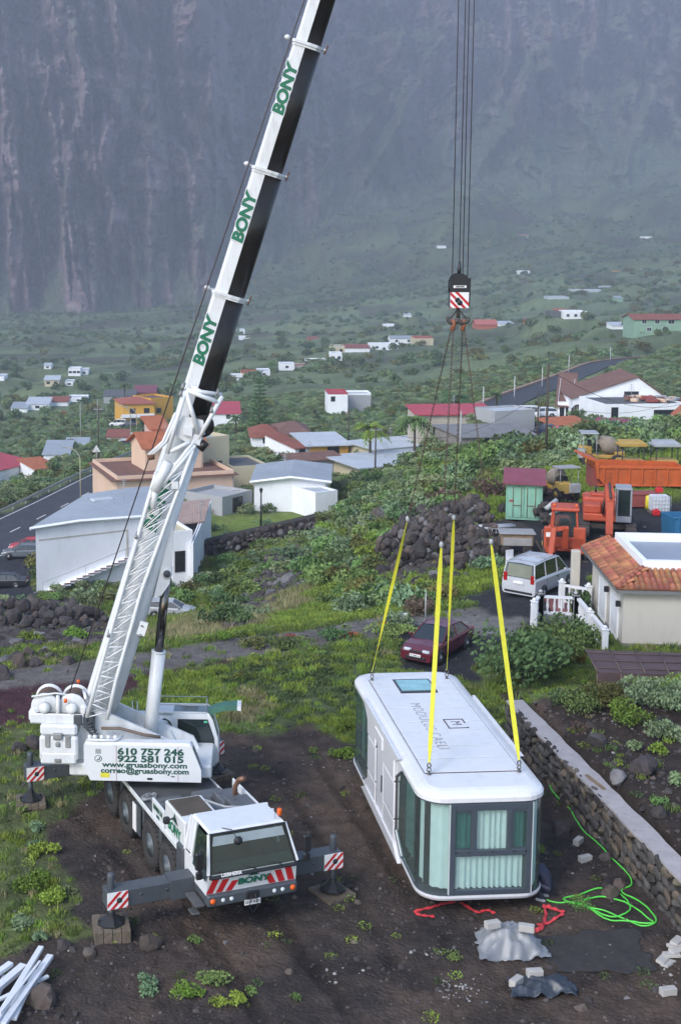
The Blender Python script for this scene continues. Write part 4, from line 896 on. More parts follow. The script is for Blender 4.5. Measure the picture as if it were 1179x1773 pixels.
def outline(ins=0.0, rc=None, n=7):
    rc = max(.05, (RC if rc is None else rc)-ins); hw = WP/2-ins; y0, y1 = ins, LP-ins; P = []
    for cx, cy, a0 in ((hw-rc, y0+rc, -90), (hw-rc, y1-rc, 0), (-hw+rc, y1-rc, 90), (-hw+rc, y0+rc, 180)):
        for k in range(n): a = math.radians(a0+90*k/(n-1)); P.append((cx+rc*math.cos(a), cy+rc*math.sin(a)))
    return P
def stack(levels, mi=0, b=None, smooth=False, n=7):
    b = b or MB(); rings = [[(x, y, z) for x, y in outline(i, n=n)] for i, z in levels]; k = len(rings[0])
    vs = sum(rings, []); fs = [tuple(range(k-1, -1, -1)), tuple(range(len(vs)-k, len(vs)))]
    for r in range(len(rings)-1): fs += [(r*k+i, r*k+(i+1) % k, (r+1)*k+(i+1) % k, (r+1)*k+i) for i in range(k)]
    return b.add(vs, fs, mi, smooth)
b = stack([(.20, 0), (.04, .07), (0, .14), (0, .20)]); b.obj('floor_shell', PW, POD)
b = stack([(.03, .20), (.03, .24)]); b.obj('bottom_trim', PFR, POD)
b = stack([(.03, 2.70), (.03, 2.75)]); b.obj('top_trim', PFR, POD)
b = stack([(0, 2.75), (0, 2.86), (.05, 2.93), (.20, 3.0), (.33, 3.03)]); b.obj('roof_shell', PW, POD)
# roof field: dark backing with raised panels
b = MB(); b.box(-1.32, 1.32, 1.27, LP-.98, 3.02, 3.036); b.obj('roof_backing', SEAM, POD)
seams = [1.30, 2.25, 3.15, 4.35, 5.05, 6.25, 7.55, 8.15, LP-1.0]
for y0, y1 in zip(seams[:-1], seams[1:]):
    if y0 in (7.55, 8.15):
        pcs = [(-1.30, -.72), (.52, 1.30)] if y0 == 7.55 else [(-1.30, -.72), (.52, 1.30)]
        pcs = [(-1.30, -.56), (.63, 1.30)]
    else: pcs = [(-1.30, 1.30)]
    for x0, x1 in pcs:
        b = MB(); b.bbox(x0, x1, y0+.02, y1-.02, 3.03, 3.052, .006); b.obj('roof_panel', PW, POD)
b = MB(); b.bbox(-.55, .62, 7.66, 8.8, 3.03, 3.07, .01); sk = b.obj('skylight', PFR, POD)
b = MB(); b.box(-.49, .56, 7.73, 8.73, 3.071, 3.078); b.obj('skylight_glass', mat('sky_glass', (.22, .48, .50), rough=.05, var=.35, scale=1.4, coat=.7), sk)
LINEB = mat('thin_dark_print', (.05, .035, .06), rough=.6)
text('MODULUS CAELI', .46, LINEB, POD, frame((-.38, 4.75, 3.055), (0, -1, 0), (1, 0, 0)), bold=-.012, xs=.98, ext=.0015, spacing=1.12)
b = MB()
for (x0, x1, y0, y1) in ((.32, .92, 5.05, 5.10), (.32, .92, 4.35, 4.40), (.32, .36, 4.35, 5.10), (.88, .92, 4.75, 5.10), (.88, .92, 4.35, 4.45)): b.box(x0-.16, x1-.16, y0+.1, y1+.1, 3.053, 3.058)
b.obj('logo_frame', LINEB, POD)
text('M', .44, LINEB, POD, frame((.46, 4.86, 3.056), (0, -1, 0), (1, 0, 0)), bold=-.006, ext=.0015); 
# inner room
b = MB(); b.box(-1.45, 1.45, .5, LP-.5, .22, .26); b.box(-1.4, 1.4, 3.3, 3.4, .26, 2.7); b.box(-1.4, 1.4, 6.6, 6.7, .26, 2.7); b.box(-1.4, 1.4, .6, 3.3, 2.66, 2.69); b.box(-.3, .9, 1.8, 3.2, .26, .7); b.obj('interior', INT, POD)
def wavy(P, z0, z1, amp=.035, step=.05, name='curtain', seed=0, flare=0):
    """pleated curtain along polyline P (plan)"""
    pts = []; 
    for a, c in zip(P[:-1], P[1:]):
        a = Vector((a[0], a[1], 0)); c = Vector((c[0], c[1], 0)); l = (c-a).length; n = max(1, int(l/step)); d = (c-a)/n; nr = Vector((-d.y, d.x, 0)).normalized()
        for k in range(n): pts.append((a+d*k, nr))
    r = random.Random(seed); ph = 0; b = MB(); vs = []
    for p, nr in pts:
        ph += r.uniform(.7, 2.0); o = nr*(math.sin(ph)*amp)
        for z in (z0, (z0+z1)/2, z1): vs.append(p+o*(1.3 if z == z0 else 1)+Vector((0, 0, z)))
    fs = []
    for i in range(len(pts)-1): fs += [(i*3, i*3+3, i*3+4, i*3+1), (i*3+1, i*3+4, i*3+5, i*3+2)]
    b.add(vs, fs, 0, True); return b.obj(name, CURT, POD)
ol = outline(.14, n=9)
# front curtain pieces and the two corner curtains
wavy([(-.80, .15), (1.12, .15)], .34, 2.68, .045, .035, seed=3)
wavy([(-.88, .15), (-1.02, .17), (-1.25, .27), (-1.40, .44)], .34, 2.68, .02, .05, seed=5)
wavy([(1.22, .15), (1.35, .22), (1.46, .35), (1.50, .60), (1.5, 1.1)], .34, 2.68, .02, .05, seed=6)
wavy([(-1.46, .55), (-1.48, 1.0)], .34, 2.66, .02, .06, seed=18); wavy([(-1.44, 1.75), (-1.44, 2.9)], .34, 2.66, .02, .06, seed=8); wavy([(-1.46, 6.9), (-1.46, 8.3)], .4, 2.66, .02, .08, seed=9); wavy([(-1.44, 8.7), (-1.44, 9.2)], .4, 2.66, .02, .08, seed=10)
def glass_path(P, z0, z1, name, m):
    b = MB(); vs = []
    for x, y in P: vs += [(x, y, z0), (x, y, z1)]
    b.add(vs, [(2*i, 2*i+2, 2*i+3, 2*i+1) for i in range(len(P)-1)], 0, True)
    n = len(vs); return b.obj(name, m, POD)
def arc(cx, cy, r, a0, a1, n=12): return [(cx+r*math.cos(math.radians(a0+(a1-a0)*k/n)), cy+r*math.sin(math.radians(a0+(a1-a0)*k/n))) for k in range(n+1)]
rg = RC-.05; hw = WP/2-.05
glass_path([(-.94, .05)]+arc(-hw+rg, .05+rg, rg, 270, 180), .24, 2.70, 'corner_glass', PG)
glass_path([(1.26, .05)]+arc(hw-rg, .05+rg, rg, 270, 360), .24, 2.70, 'corner_glass', PG)
glass_path([(-hw+.7, LP-.05)]+arc(-hw+rg, LP-.05-rg, rg, 90, 180), .24, 2.70, 'corner_glass', PG2)
glass_path([(hw-.7, LP-.05)]+arc(hw-rg, LP-.05-rg, rg, 90, 0), .24, 2.70, 'corner_glass', PG2)
# straight side panes (slanted low edge near the shell)
for s in (-1, 1):
    for ya, yb in ((.72, 3.02), (LP-.72, 6.85)):
        m = PG2; P = [(s*hw, ya, .24), (s*hw, yb+(-.7 if yb < 4 else .7), .24), (s*hw, yb, .62), (s*hw, yb, 2.28), (s*hw, yb+(-.55 if yb < 4 else .55), 2.70), (s*hw, ya, 2.70)]
        b = MB(); b.add(P, [tuple(range(6))]); b.obj('side_pane', m, POD)
# front window frame, charcoal bars butted
FX0, FX1 = -.92, 1.24
b = MB(); f = .035
def fr(x0, x1, z0, z1, t0=-.0, t1=.10): b.bbox(x0, x1, t0, t1, z0, z1, .01)
fr(FX0, FX0+.14, .24, 2.70); fr(FX1-.14, FX1, .24, 2.70)
fr(FX0+.14, FX1-.14, .24, .36); fr(FX0+.14, FX1-.14, 2.52, 2.70); fr(FX0+.14, FX1-.14, 1.28, 1.44)
fr(-.34, -.22, 1.44, 2.52); fr(.58, .70, 1.44, 2.52)
frm = b.obj('window_frame', PFR, POD)
for x0, x1, z0, z1, tint in ((FX0+.14, FX1-.14, .36, 1.28, 0), (-.84, -.34, 1.44, 2.52, 1), (-.22, .58, 1.44, 2.52, 0), (.70, 1.16, 1.44, 2.52, 1)):
    if tint:
        b = MB()
        for a, c, d, e in ((x0, x1, z0, z0+.05), (x0, x1, z1-.05, z1), (x0, x0+.05, z0+.05, z1-.05), (x1-.05, x1, z0+.05, z1-.05)): b.box(a, c, .015, .05, d, e)
        sf = b.obj('sash', PFR, frm)
        b = MB(); b.add([(x0+.05, .03, z0+.05), (x1-.05, .03, z0+.05), (x1-.05, .03, z1-.05), (x0+.05, .03, z1-.05)], [(0, 1, 2, 3)]); b.obj('pane', glassmat('screen_glass', (.22, .40, .38), alpha=.3), frm)
    else:
        b = MB(); b.add([(x0, .03, z0), (x1, .03, z0), (x1, .03, z1), (x0, .03, z1)], [(0, 1, 2, 3)]); b.obj('pane', PG, frm)
b = MB()
for xx in (-.75, -.42, .2, .78, 1.08): b.box(xx-.03, xx+.03, -.012, 0, 1.38, 1.41)
b.obj('hinge', BLACK, frm)
for x in (FX0-.015, FX1+.015):
    b = MB(); b.box(x-.012, x+.012, -.005, .09, .24, 2.70); b.obj('edge_strip', mat('silver_strip', (.5, .55, .56), rough=.3), POD)
b = MB(); b.bbox(-hw+.7, hw-.7, LP-.12, LP-.04, .24, 2.70, .02); b.obj('rear_wall', PFR, POD)
# middle shell: proud white body between the glazed ends
SH0, SH1 = 3.05, 6.85
for s in (-1, 1):
    X0 = s*(WP/2-.04)
    def sp(y0, y1, z0, z1, pr=.07, name='shell_panel', m=PW, r=.035):
        b = MB(); b.bbox(X0, X0+s*pr, y0+.013, y1-.013, z0+.013, z1-.013, r); return b.obj(name, m, POD)
    b = MB(); b.box(X0-s*.10, X0+s*.0, SH0, SH1, .2, 2.78); b.obj('shell_core', PW if s > 0 else SEAM, POD)
    # wedge pieces continuing above and below the slanted glass corners
    for ye, d in ((SH0, -1), (SH1, 1)):
        for zz in (0, 1):
            P = [(X0+s*.03, ye, .20 if not zz else 2.75), (X0+s*.03, ye+d*.85, .20 if not zz else 2.75), (X0+s*.03, ye+d*.7, .27 if not zz else 2.68), (X0+s*.03, ye, .66 if not zz else 2.24)]
            b = MB(); b.prism(P, (-s*.09, 0, 0)); b.obj('shell_wedge', PW, POD)
            e = s*.006; Q = [(X0+s*.036, ye+d*.86, .225 if not zz else 2.725), (X0+s*.036, ye+d*.7, .28 if not zz else 2.67), (X0+s*.036, ye, .67 if not zz else 2.23)]
            b = MB(); b.tube(Q, .014, 5, smooth=False); b.obj('glass_trim', PFR, POD)
    sp(SH0, 4.5, .25, .95); sp(SH0, 4.5, .95, 2.05); sp(SH0, 4.5, 2.05, 2.78, .09)
    sp(5.65, SH1, .25, .95); sp(5.65, SH1, .95, 2.05); sp(5.65, SH1, 2.05, 2.78, .09)
    sp(4.5, 5.65, 2.35, 2.78, .12)
    dr = sp(4.62, 5.53, .27, 2.35, .05, 'door', r=.02)
    if s < 0:
        b = MB(); b.bbox(X0-.075, X0-.05, 4.70, 4.80, 1.05, 1.55, .01); b.obj('door_handle', BLACK, dr)
    b = MB(); b.prism([(X0+s*.0, SH0-.75, 0.02), (X0+s*.0, SH1+.75, 0.02), (X0, SH1+.1, .32), (X0, SH0-.1, .32)], (s*.11, 0, 0)); b.obj('sill_fairing', PW, POD)
    b = MB(); b.prism([(X0+s*.0, SH0-.6, 2.97), (X0, SH0-.1, 2.72), (X0, SH1+.1, 2.72), (X0, SH1+.6, 2.97)], (s*.09, 0, 0)); b.obj('roof_fairing', PW, POD)
# lifting eyes
EYES = {}
for nm, (x, y) in {'fl': (-1.22, 1.2), 'fr': (1.22, 1.2), 'bl': (-1.22, LP-1.05), 'br': (1.22, LP-1.05)}.items():
    b = MB(); b.lathe([(.06, 0), (.06, .02), (.02, .03), (.02, .09)], (x, y, 3.05), 'z', 10); b.tube([Vector((x+.05*math.cos(a), y, 3.17+.06*math.sin(a))) for a in np.linspace(0, 6.28, 13)], .016, 6)
    b.obj('lifting_eye', CHROME, POD); EYES[nm] = PM @ Vector((x, y, 3.22))
# ================================================================ slings
YEL = mat('yellow_webbing', (.58, .57, .03), rough=.6, var=.12, scale=5)
HKP = {'bl': Vector((-.16, 0, -.98)), 'fl': Vector((-.13, -.03, -.98)), 'br': Vector((.14, .03, -.98)), 'fr': Vector((.16, 0, -.98))}
TOPY = {'bl': 900, 'fl': 945, 'br': 897, 'fr': 940}
SLB = {'bl': 'yellow lifting sling from chain to the rear left roof eye', 'fl': 'yellow lifting sling to the front left roof eye beside the lettering',
       'br': 'thin yellow lifting sling to the rear right roof eye by the skylight', 'fr': 'broad yellow lifting sling to the front right roof eye near the wall'}
for nm in ('bl', 'fl', 'br', 'fr'):
    T = HX + HKP[nm]; E_ = EYES[nm]; lo, hi = 0.0, 1.0
    for _ in range(40):
        m_ = (lo+hi)/2; p = T.lerp(E_, m_)
        if pix(*p)[1] < TOPY[nm]: lo = m_
        else: hi = m_
    J = T.lerp(E_, lo); root = empty('lifting_sling', tuple(J), 0, SLB[nm], 'lifting sling', 'four yellow slings on rusty chains'); X4 = Matrix.Translation(-J)
    b = MB(X4); d = (J-T); l = d.length; d.normalize(); nlk = int(l/.085); u = d.cross(Vector((0, 1, 0))).normalized(); v_ = d.cross(u)
    for k in range(nlk):
        c = T + d*(l*(k+.5)/nlk); a_, c_ = (u, v_) if k % 2 else (v_, u); hl, hw_, th = .052, .019, .007
        for sg in (-1, 1): b.prism([c-d*hl+a_*sg*hw_-a_*th, c+d*hl+a_*sg*hw_-a_*th, c+d*hl+a_*sg*hw_+a_*th, c-d*hl+a_*sg*hw_+a_*th], c_*(.014))
    b.obj('chain', mat('dark_chain', (.07, .045, .035), rough=.7, var=.3), root)
    b = MB(X4); b.tube([T+Vector((0, 0, .12)), T+Vector((.02, 0, -.05)), T-Vector((.02, 0, .2))], .05, 6); b.obj('shackle', mat('orange_shackle', (.28, .09, .04), rough=.6), root)
    b = MB(X4); n = 30; S0 = J; S1 = E_+Vector((0, 0, .12)); dd = (S1-S0); wdt = .062 if nm in ('fl', 'fr') else .05; vs = []
    tw = {'bl': 3.3, 'fl': .9, 'br': 2.2, 'fr': .5}[nm]
    for k in range(n+1):
        t = k/n; c = S0+dd*t; x = Vector((1, 0, 0)); y = dd.normalized().cross(x); a = tw*(t-.5)+{'bl': 0.6, 'fl': .2, 'br': .9, 'fr': 0}[nm]; sd_ = x*math.cos(a)+y*math.sin(a); nn_ = dd.normalized().cross(sd_)
        ww = wdt*min(1, .35+6*t, .35+8*(1-t))
        for s_, e_ in ((-1, -1), (1, -1), (1, 1), (-1, 1)): vs.append(c+sd_*s_*ww+nn_*e_*.006)
    fs = [(i*4+j, i*4+(j+1) % 4, i*4+4+(j+1) % 4, i*4+4+j) for i in range(n) for j in range(4)]+[(0, 1, 2, 3), tuple(n*4+j for j in (3, 2, 1, 0))]
    b.add(vs, fs); b.obj('strap', YEL, root)
    b = MB(X4); b.lathe([(0, -.05), (.055, -.04), (.06, .04), (.045, .1), (0, .12)], tuple(J), 'z', 8); b.obj('grey_end', mat('pale_grey'), root)
    b = MB(X4); b.tube([Vector((E_.x+.045*math.cos(a), E_.y, E_.z+.07+.07*math.sin(a))) for a in np.linspace(0, 6.28, 13)], .018, 6); b.obj('bow_shackle', CHROME, root)
# ================================================================ buildings
NOBUSH = []
GLS = mat('window_glass', (.02, .028, .035), rough=.08, var=.3, scale=.8, coat=.5)
def wallm(n, c, **k): return mat(n, c, rough=.85, var=.07, scale=.35, dirt=tuple(x*.55 for x in c), dirt_amt=.28, bump=.1, bscale=12, **k)
WW = wallm('white_render', (.84, .86, .88)); WG = wallm('grey_render', (.36, .37, .38)); WP_ = wallm('peach_render', (.68, .49, .36)); WO = wallm('ochre_render', (.55, .30, .06)); WY = wallm('cream_render', (.56, .50, .34)); WB = wallm('beige_render', (.46, .41, .34)); WPK = wallm('pink_render', (.60, .42, .38)); WBL = wallm('pale_blue_render', (.50, .60, .70)); WYE = wallm('yellow_render', (.66, .36, .05)); WGR = wallm('green_render', (.24, .38, .27)); WR_ = wallm('terracotta_render', (.42, .12, .07))
RG = mat('grey_roof', (.31, .35, .39), rough=.7, var=.15, scale=.3, dirt=(.13, .13, .13), dirt_amt=.4); RW = mat('whitewashed_roof', (.46, .50, .54), rough=.8, var=.12, scale=.4, dirt=(.2, .2, .2), dirt_amt=.5)
RR = mat('red_tile_roof', (.27, .085, .055), rough=.8, var=.25, scale=.7, wave=('X', 2.2, .05), dirt=(.10, .07, .05), dirt_amt=.5); RRED = mat('painted_red_roof', (.40, .05, .07), rough=.6, var=.15, scale=.5, dirt=(.5, .4, .4), dirt_amt=.3)
RBR = mat('brown_tile_roof', (.19, .10, .075), rough=.8, var=.25, scale=.7, wave=('X', 2.2, .05)); RMR = mat('maroon_roof', (.22, .05, .075), rough=.6, var=.2, scale=.5, dirt=(.28, .2, .2), dirt_amt=.4); ROR = mat('orange_tile_roof', (.42, .13, .055), rough=.8, var=.22, scale=.9, wave=('X', 2.2, .05)); RDK = mat('dark_roof', (.10, .105, .11), rough=.9, var=.25, scale=.5)
WFR = mat('white_frame', (.7, .72, .74), rough=.5, var=.05); BFR = mat('dark_frame', (.05, .035, .03), rough=.6); WOOD = mat('brown_door', (.09, .045, .025), rough=.6); GDR = mat('green_door', (.06, .16, .12), rough=.6)
DRED = mat('worn_red', (.25, .06, .05), rough=.7)
def win(root, P, Q, x, z, w, h, style='w', z0=0):
    """window or door on the wall edge P->Q (2D, relative), x from P, z above base"""
    d = (Q-P).normalized(); n = Vector((d.y, -d.x)); o = P+d*x
    M4 = Matrix(((d.x, n.x, 0, o.x), (d.y, n.y, 0, o.y), (0, 0, 1, z0+z), (0, 0, 0, 1)))
    M4 = frame((o.x, o.y, z0+z), (d.x, d.y, 0), (-n.x, -n.y, 0)) # x along wall, y into wall, z up
    f = max(.05, min(.12, w*.08)); b = MB(M4); fm = {'w': WFR, 'd': WFR, 'k': BFR, 'b': BFR, 'g': GDR, 'o': WOOD}[style]
    for a, c, e, g in ((-w/2-f, w/2+f, -f, 0), (-w/2-f, w/2+f, h, h+f), (-w/2-f, -w/2, 0, h), (w/2, w/2+f, 0, h)): b.box(a, c, -.06, .02, e, g)
    if style in 'wk' and w > .9: b.box(-.03, .03, -.05, .01, 0, h)
    if style == 'b':
        for k in range(1, 5): b.box(-w/2+w*k/5-.012, -w/2+w*k/5+.012, -.07, -.05, 0, h)
    door = style in 'dgo'
    wo = b.obj('door' if door else 'window', fm, root)
    b = MB(M4); b.box(-w/2, w/2, -.025, .0, 0, h); b.obj('leaf' if door else 'pane', {'w': GLS, 'k': GLS, 'b': GLS, 'd': WFR, 'g': GDR, 'o': WOOD}[style], wo)
def building(name, label, pts, z0, z1, wm, roof=('flat', .4, None), wins=(), cat='house', drop=2.5, group=None, rm=RG, chim=(), nobush=True, pad=True, kerb=None):
    pts = [Vector((p[0], p[1])) for p in pts]; A = pts[0]; R = [p-A for p in pts]
    root = empty(name, (A.x, A.y, z0), 0, label, cat, group); H_ = z1-z0; n = len(R)
    cen = sum(pts, Vector((0, 0)))/n; rad = max((p-cen).length for p in pts)
    if nobush: NOBUSH.append((cen.x, cen.y, rad*.85))
    if pad: PADS.append((cen.x, cen.y, rad*.8, z0-.05))
    b = MB(); b.prism([(p.x, p.y, -drop) for p in R], (0, 0, H_+drop)); b.obj('wall', wm, root)
    kind = roof[0]
    if kind == 'flat':
        ph = roof[1]; t = .22; c = sum(R, Vector((0, 0)))/n; b = MB()
        inn = []
        for i in range(n):
            a = (R[i]-R[i-1]).normalized(); c_ = (R[(i+1) % n]-R[i]).normalized(); n1 = Vector((-a.y, a.x)); n2 = Vector((-c_.y, c_.x)); m_ = (n1+n2); m_ = m_/max(.3, m_.dot(n1)); inn.append(R[i]+m_*t)
        for i in range(n):
            j = (i+1) % n; b.add([(R[i].x, R[i].y, H_+.001), (R[j].x, R[j].y, H_+.001), (inn[j].x, inn[j].y, H_+.001), (inn[i].x, inn[i].y, H_+.001), (R[i].x, R[i].y, H_+ph), (R[j].x, R[j].y, H_+ph), (inn[j].x, inn[j].y, H_+ph), (inn[i].x, inn[i].y, H_+ph)], [(0, 1, 5, 4), (4, 5, 6, 7), (7, 6, 2, 3)])
        b.obj('parapet', roof[2] or wm, root)
        b = MB(); b.prism([(p.x, p.y, H_+.002) for p in inn], (0, 0, .04)); b.obj('roof', rm, root)
    else:
        rh, ov = roof[1], roof[2]; a, c, d, e = R; ux = (c-a).normalized(); uy = (e-a).normalized()
        a2, c2, d2, e2 = a-ux*ov-uy*ov, c+ux*ov-uy*ov, d+ux*ov+uy*ov, e-ux*ov+uy*ov; V3 = lambda p, z: Vector((p.x, p.y, z)); t = Vector((0, 0, .16)); k = roof[3] if len(roof) > 3 else .5
        b = MB(); g = MB()
        dz = rh/max(.1, ((e-a).length if kind == 'x' else (c-a).length)*.5)*ov
        lo = H_-dz*.6
        if kind == 'x':
            r1, r2 = a2.lerp(e2, k), c2.lerp(d2, k); b.prism([V3(a2, lo), V3(c2, lo), V3(r2, H_+rh), V3(r1, H_+rh)], t); b.prism([V3(r1, H_+rh), V3(r2, H_+rh), V3(d2, lo), V3(e2, lo)], t)
            for p, q_ in ((a, e), (c, d)): m_ = p.lerp(q_, k); g.prism([V3(p, H_), V3(q_, H_), V3(m_, H_+rh-.03)], (ux.x*(.05 if p == a else -.05), ux.y*(.05 if p == a else -.05), 0))
        elif kind == 'y':
            r1, r2 = a2.lerp(c2, k), e2.lerp(d2, k); b.prism([V3(a2, lo), V3(r1, H_+rh), V3(r2, H_+rh), V3(e2, lo)], t); b.prism([V3(r1, H_+rh), V3(c2, lo), V3(d2, lo), V3(r2, H_+rh)], t)
            for p, q_ in ((a, c), (e, d)): m_ = p.lerp(q_, k); s_ = .05 if p == a else -.05; g.prism([V3(p, H_), V3(q_, H_), V3(m_, H_+rh-.03)], (uy.x*s_, uy.y*s_, 0))
        elif kind == 'hip':
            w_ = min((c-a).length, (e-a).length)/2; mid1 = a2.lerp(e2, .5)+ux*w_; mid2 = c2.lerp(d2, .5)-ux*w_
            for P_ in ((a2, c2, mid2, mid1), (c2, d2, mid2), (d2, e2, mid1, mid2), (e2, a2, mid1)): b.prism([V3(p, lo if p in (a2, c2, d2, e2) else H_+rh) for p in P_], t)
        elif kind == 'mono':
            b.prism([V3(a2, lo), V3(c2, lo), V3(d2, H_+rh), V3(e2, H_+rh)], t)
            for p, q_ in ((a, e), (c, d)): s_ = .05 if p == a else -.05; g.prism([V3(p, H_), V3(q_, H_), V3(q_, H_+rh-.03)], (ux.x*s_, ux.y*s_, 0))
            g.prism([V3(e, H_), V3(d, H_), V3(d, H_+rh-.05), V3(e, H_+rh-.05)], (-uy.x*.05, -uy.y*.05, 0))
        if g.v: g.obj('gable', wm, root)
        rf = b.obj('roof', rm, root)
        if kerb: 
            b = MB(); b.tube([V3(a2, lo+.05), V3(a2.lerp(c2, k), H_+rh+.05), V3(c2, lo+.05)], .17, 4, smooth=False); b.obj('fascia', kerb, root)
    for (x, y, w_, h_) in chim:
        b = MB(); b.box(x-w_/2, x+w_/2, y-w_/2, y+w_/2, H_, H_+h_); b.box(x-w_/2-.05, x+w_/2+.05, y-w_/2-.05, y+w_/2+.05, H_+h_, H_+h_+.08); b.obj('chimney', wm, root)
    if 100 < A.y < 260 and (R[1]-R[0]).length > 7 and group is None:
        b = MB(); q_ = R[0].lerp(R[2], .35+.3*((len(COL.objects)*37 % 100)/100)); b.tube([(q_.x, q_.y, H_), (q_.x, q_.y, H_+2.6)], .03, 5)
        for k in range(5): b.tube([(q_.x-.5+.06*k, q_.y+.01, H_+1.7+.2*k), (q_.x+.5-.06*k, q_.y+.01, H_+1.7+.2*k)], .02, 4)
        b.obj('aerial', mat('pale_grey'), root)
        b = MB(); a_ = R[0]-(R[1]-R[0]).normalized()*.04; c_ = R[1]; b.tube([(c_.x-.15, c_.y-.08, 0), (c_.x-.15, c_.y-.08, H_)], .05, 5); b.obj('downpipe', mat('pale_grey'), root)
    for w_ in wins:
        e_, x, z, ww, hh = w_[:5]; st = w_[5] if len(w_) > 5 else 'w'
        win(root, R[e_], R[(e_+1) % n], x*(R[(e_+1) % n]-R[e_]).length if 0 < x < 1 else x, z, ww, hh, st)
    return root
def rect(pa, pb, d, depth, zoff=0):
    """front edge from two photo points at distance d (same height), depth away from the camera"""
    A = at(pa[0], pa[1], d); B = onz(pb[0], pb[1], A.z); u = (B-A); u.z = 0; u.normalize(); v = Vector((-u.y, u.x, 0))
    return [A, B, B+v*depth, A+v*depth], A.z
def ztop(d, py): return zrow(d, py)
# --- white hall beside the road
z0 = zrow(124, 1026); z1 = zrow(124, 914); A = at(64, 1026, 124); B = onz(246, 1002, z0); D_ = onz(154, 850, z1+.5); D2 = B+(D_-A)
hall = building('white_hall', 'big plain white hall with grey ribbed roof and outside stair beside the road', [A, B, D2, D_], z0, z1, WW, ('y', .22, .4, .42), (), 'building', rm=mat('ribbed_grey_roof', (.34, .38, .42), rough=.65, var=.12, scale=.25, wave=('Y', .9, .04), dirt=(.15, .15, .15), dirt_amt=.35), kerb=WW)
u = (B-A).normalized(); L_ = (B-A).length; v = Vector((u.y, -u.x, 0))
M4 = frame((0, 0, 0), (u.x, u.y, 0), (-v.x, -v.y, 0))
b = MB(M4); b.box(.3, 4.6+4.9, -.02, .0, 4.9, 5.05); b.box(9.3, 9.5, -.03, .0, 2.3, 4.9); b.obj('recess_edge', mat('cream_edge', (.5, .48, .42)), hall)
b = MB(M4)
for k in range(14): b.box(.6+.62*k, 1.25+.62*k, -.9, -.002, .17*k, .17*(k+1)+.02)
b.obj('stair', WW, hall)
b = MB(M4)
for k in range(14): b.box(.58+.62*k, 1.25+.62*k, -.93, -.86, .17*(k+1)+.02, .17*(k+1)+.10)
b.box(9.2, 10, -.93, -.86, 2.42, 2.52); b.obj('stair_edge', DRED, hall)
b = MB(M4); b.tube([(.2, -.88, 1.1), (8.9, -.88, 3.4), (11.1, -.88, 3.45)], .03, 5)
for x, z in ((.3, .1), (4.6, 1.2), (8.8, 2.4), (11.0, 2.5)): b.tube([(x, -.88, z), (x, -.88, z+1.0)], .025, 5)
b.obj('railing', mat('pale_grey'), hall)
for x, z in ((9.6, 1.0), (9.9, .0)):
    b = MB(M4); b.box(x-.35, x+.35, -.05, .0, z+.1, z+.6); w_ = b.obj('window', mat('vent_grey', (.30, .31, .29)), hall); b = MB(M4); b.box(x-.1, x+.1, -.07, -.05, z+.25, z+.45); b.obj('pane', GLS, w_)
b = MB(M4); b.bbox(9, 11.2, 7.0, 8.0, 6.5, 6.75, .05); b.obj('roof_vent', RW, hall)
b = MB(M4); b.box(-.3, L_, -.25, 0, -.4, .05); b.obj('plinth', mat('grey_plinth', (.2, .2, .19)), hall)
# white courtyard and lean-to on the hall's right
P, z0 = rect((300, 990), (334, 987), 126, 7); building('courtyard_annex', 'low white walled annex with barred gate right of the crane cylinder', P, z0, zrow(126, 925), WW, ('flat', .25, None), [(0, .35, 0, .9, 1.9, 'b')], 'annex', rm=WY, pad=False)
P, z0 = rect((302, 935), (348, 930), 134, 4); cp = building('washing_shed', 'open shed with green and pink sheet roof behind the white annex', [P[0], P[1], P[1]+Vector((.5, 5, 0)), P[0]+Vector((.5, 5, 0))], z0, zrow(134, 905), mat('dark_opening', (.03, .03, .035)), ('mono', .9, .5), (), 'shed', rm=mat('faded_pink_sheet', (.40, .29, .24), rough=.7, wave=('X', 1.8, .05)), pad=False)
P, z0 = rect((334, 965), (352, 942), 128, .3); b = MB(); 
P, z0 = rect((335, 984), (366, 905), 126, .35); building('side_wall', 'white boundary wall climbing beside the washing shed', P, z0, z0+2.4, WW, ('flat', .05, None), (), 'wall', rm=WW, pad=False, nobush=False)
# --- peach house
P, z0 = rect((203, 905), (405, 892), 160, 13); z1 = zrow(160, 832)
building('peach_house', 'peach two-level house with wide flat roof terrace behind the hall', P, z0, z1, WP_, ('flat', .5, None), [(0, .67, 1.4, .9, 1.0, 'b'), (0, .82, 1.2, 1.2, 1.3, 'b'), (0, .1, 1.2, 1, 1.6, 'k')], rm=mat('terrace_grey', (.27, .28, .31), rough=.8, var=.15, scale=.3))
b = MB(); zt_ = z1+1.02
P2 = [p.copy() for p in P]; b = MB(); u = (P[1]-P[0]).normalized()
b.prism([Vector((p.x, p.y, z1-.05))+(-u*.6 if i in (0, 3) else u*.6)+Vector((0, -.6 if i < 2 else .3, 0)) for i, p in enumerate(P)], (0, 0, .14)); tag(b.obj('eaves_cornice', RBR), 'thin brown tiled cornice round the peach house roof terrace', 'cornice')
P, zz = rect((252, 815), (352, 809), 166, 6); building('upper_peach_storey', 'peach upper storey with pitched tile roof standing on the terrace', P, z1+.1, zrow(166, 775), WP_, ('x', 1.4, .6), [(0, .8, .9, .9, 1.2, 'k')], drop=.1, rm=ROR, pad=False, nobush=False)
P, zz = rect((264, 790), (290, 789), 172, 5); building('pink_stair_tower', 'small pink stair tower with tiled cap left of the boom', P, z1+.1, zrow(172, 741), WPK, ('mono', .7, .5), [(0, .5, 3.2, .7, .8, 'k')], 'tower', drop=.1, rm=ROR, pad=False, nobush=False)
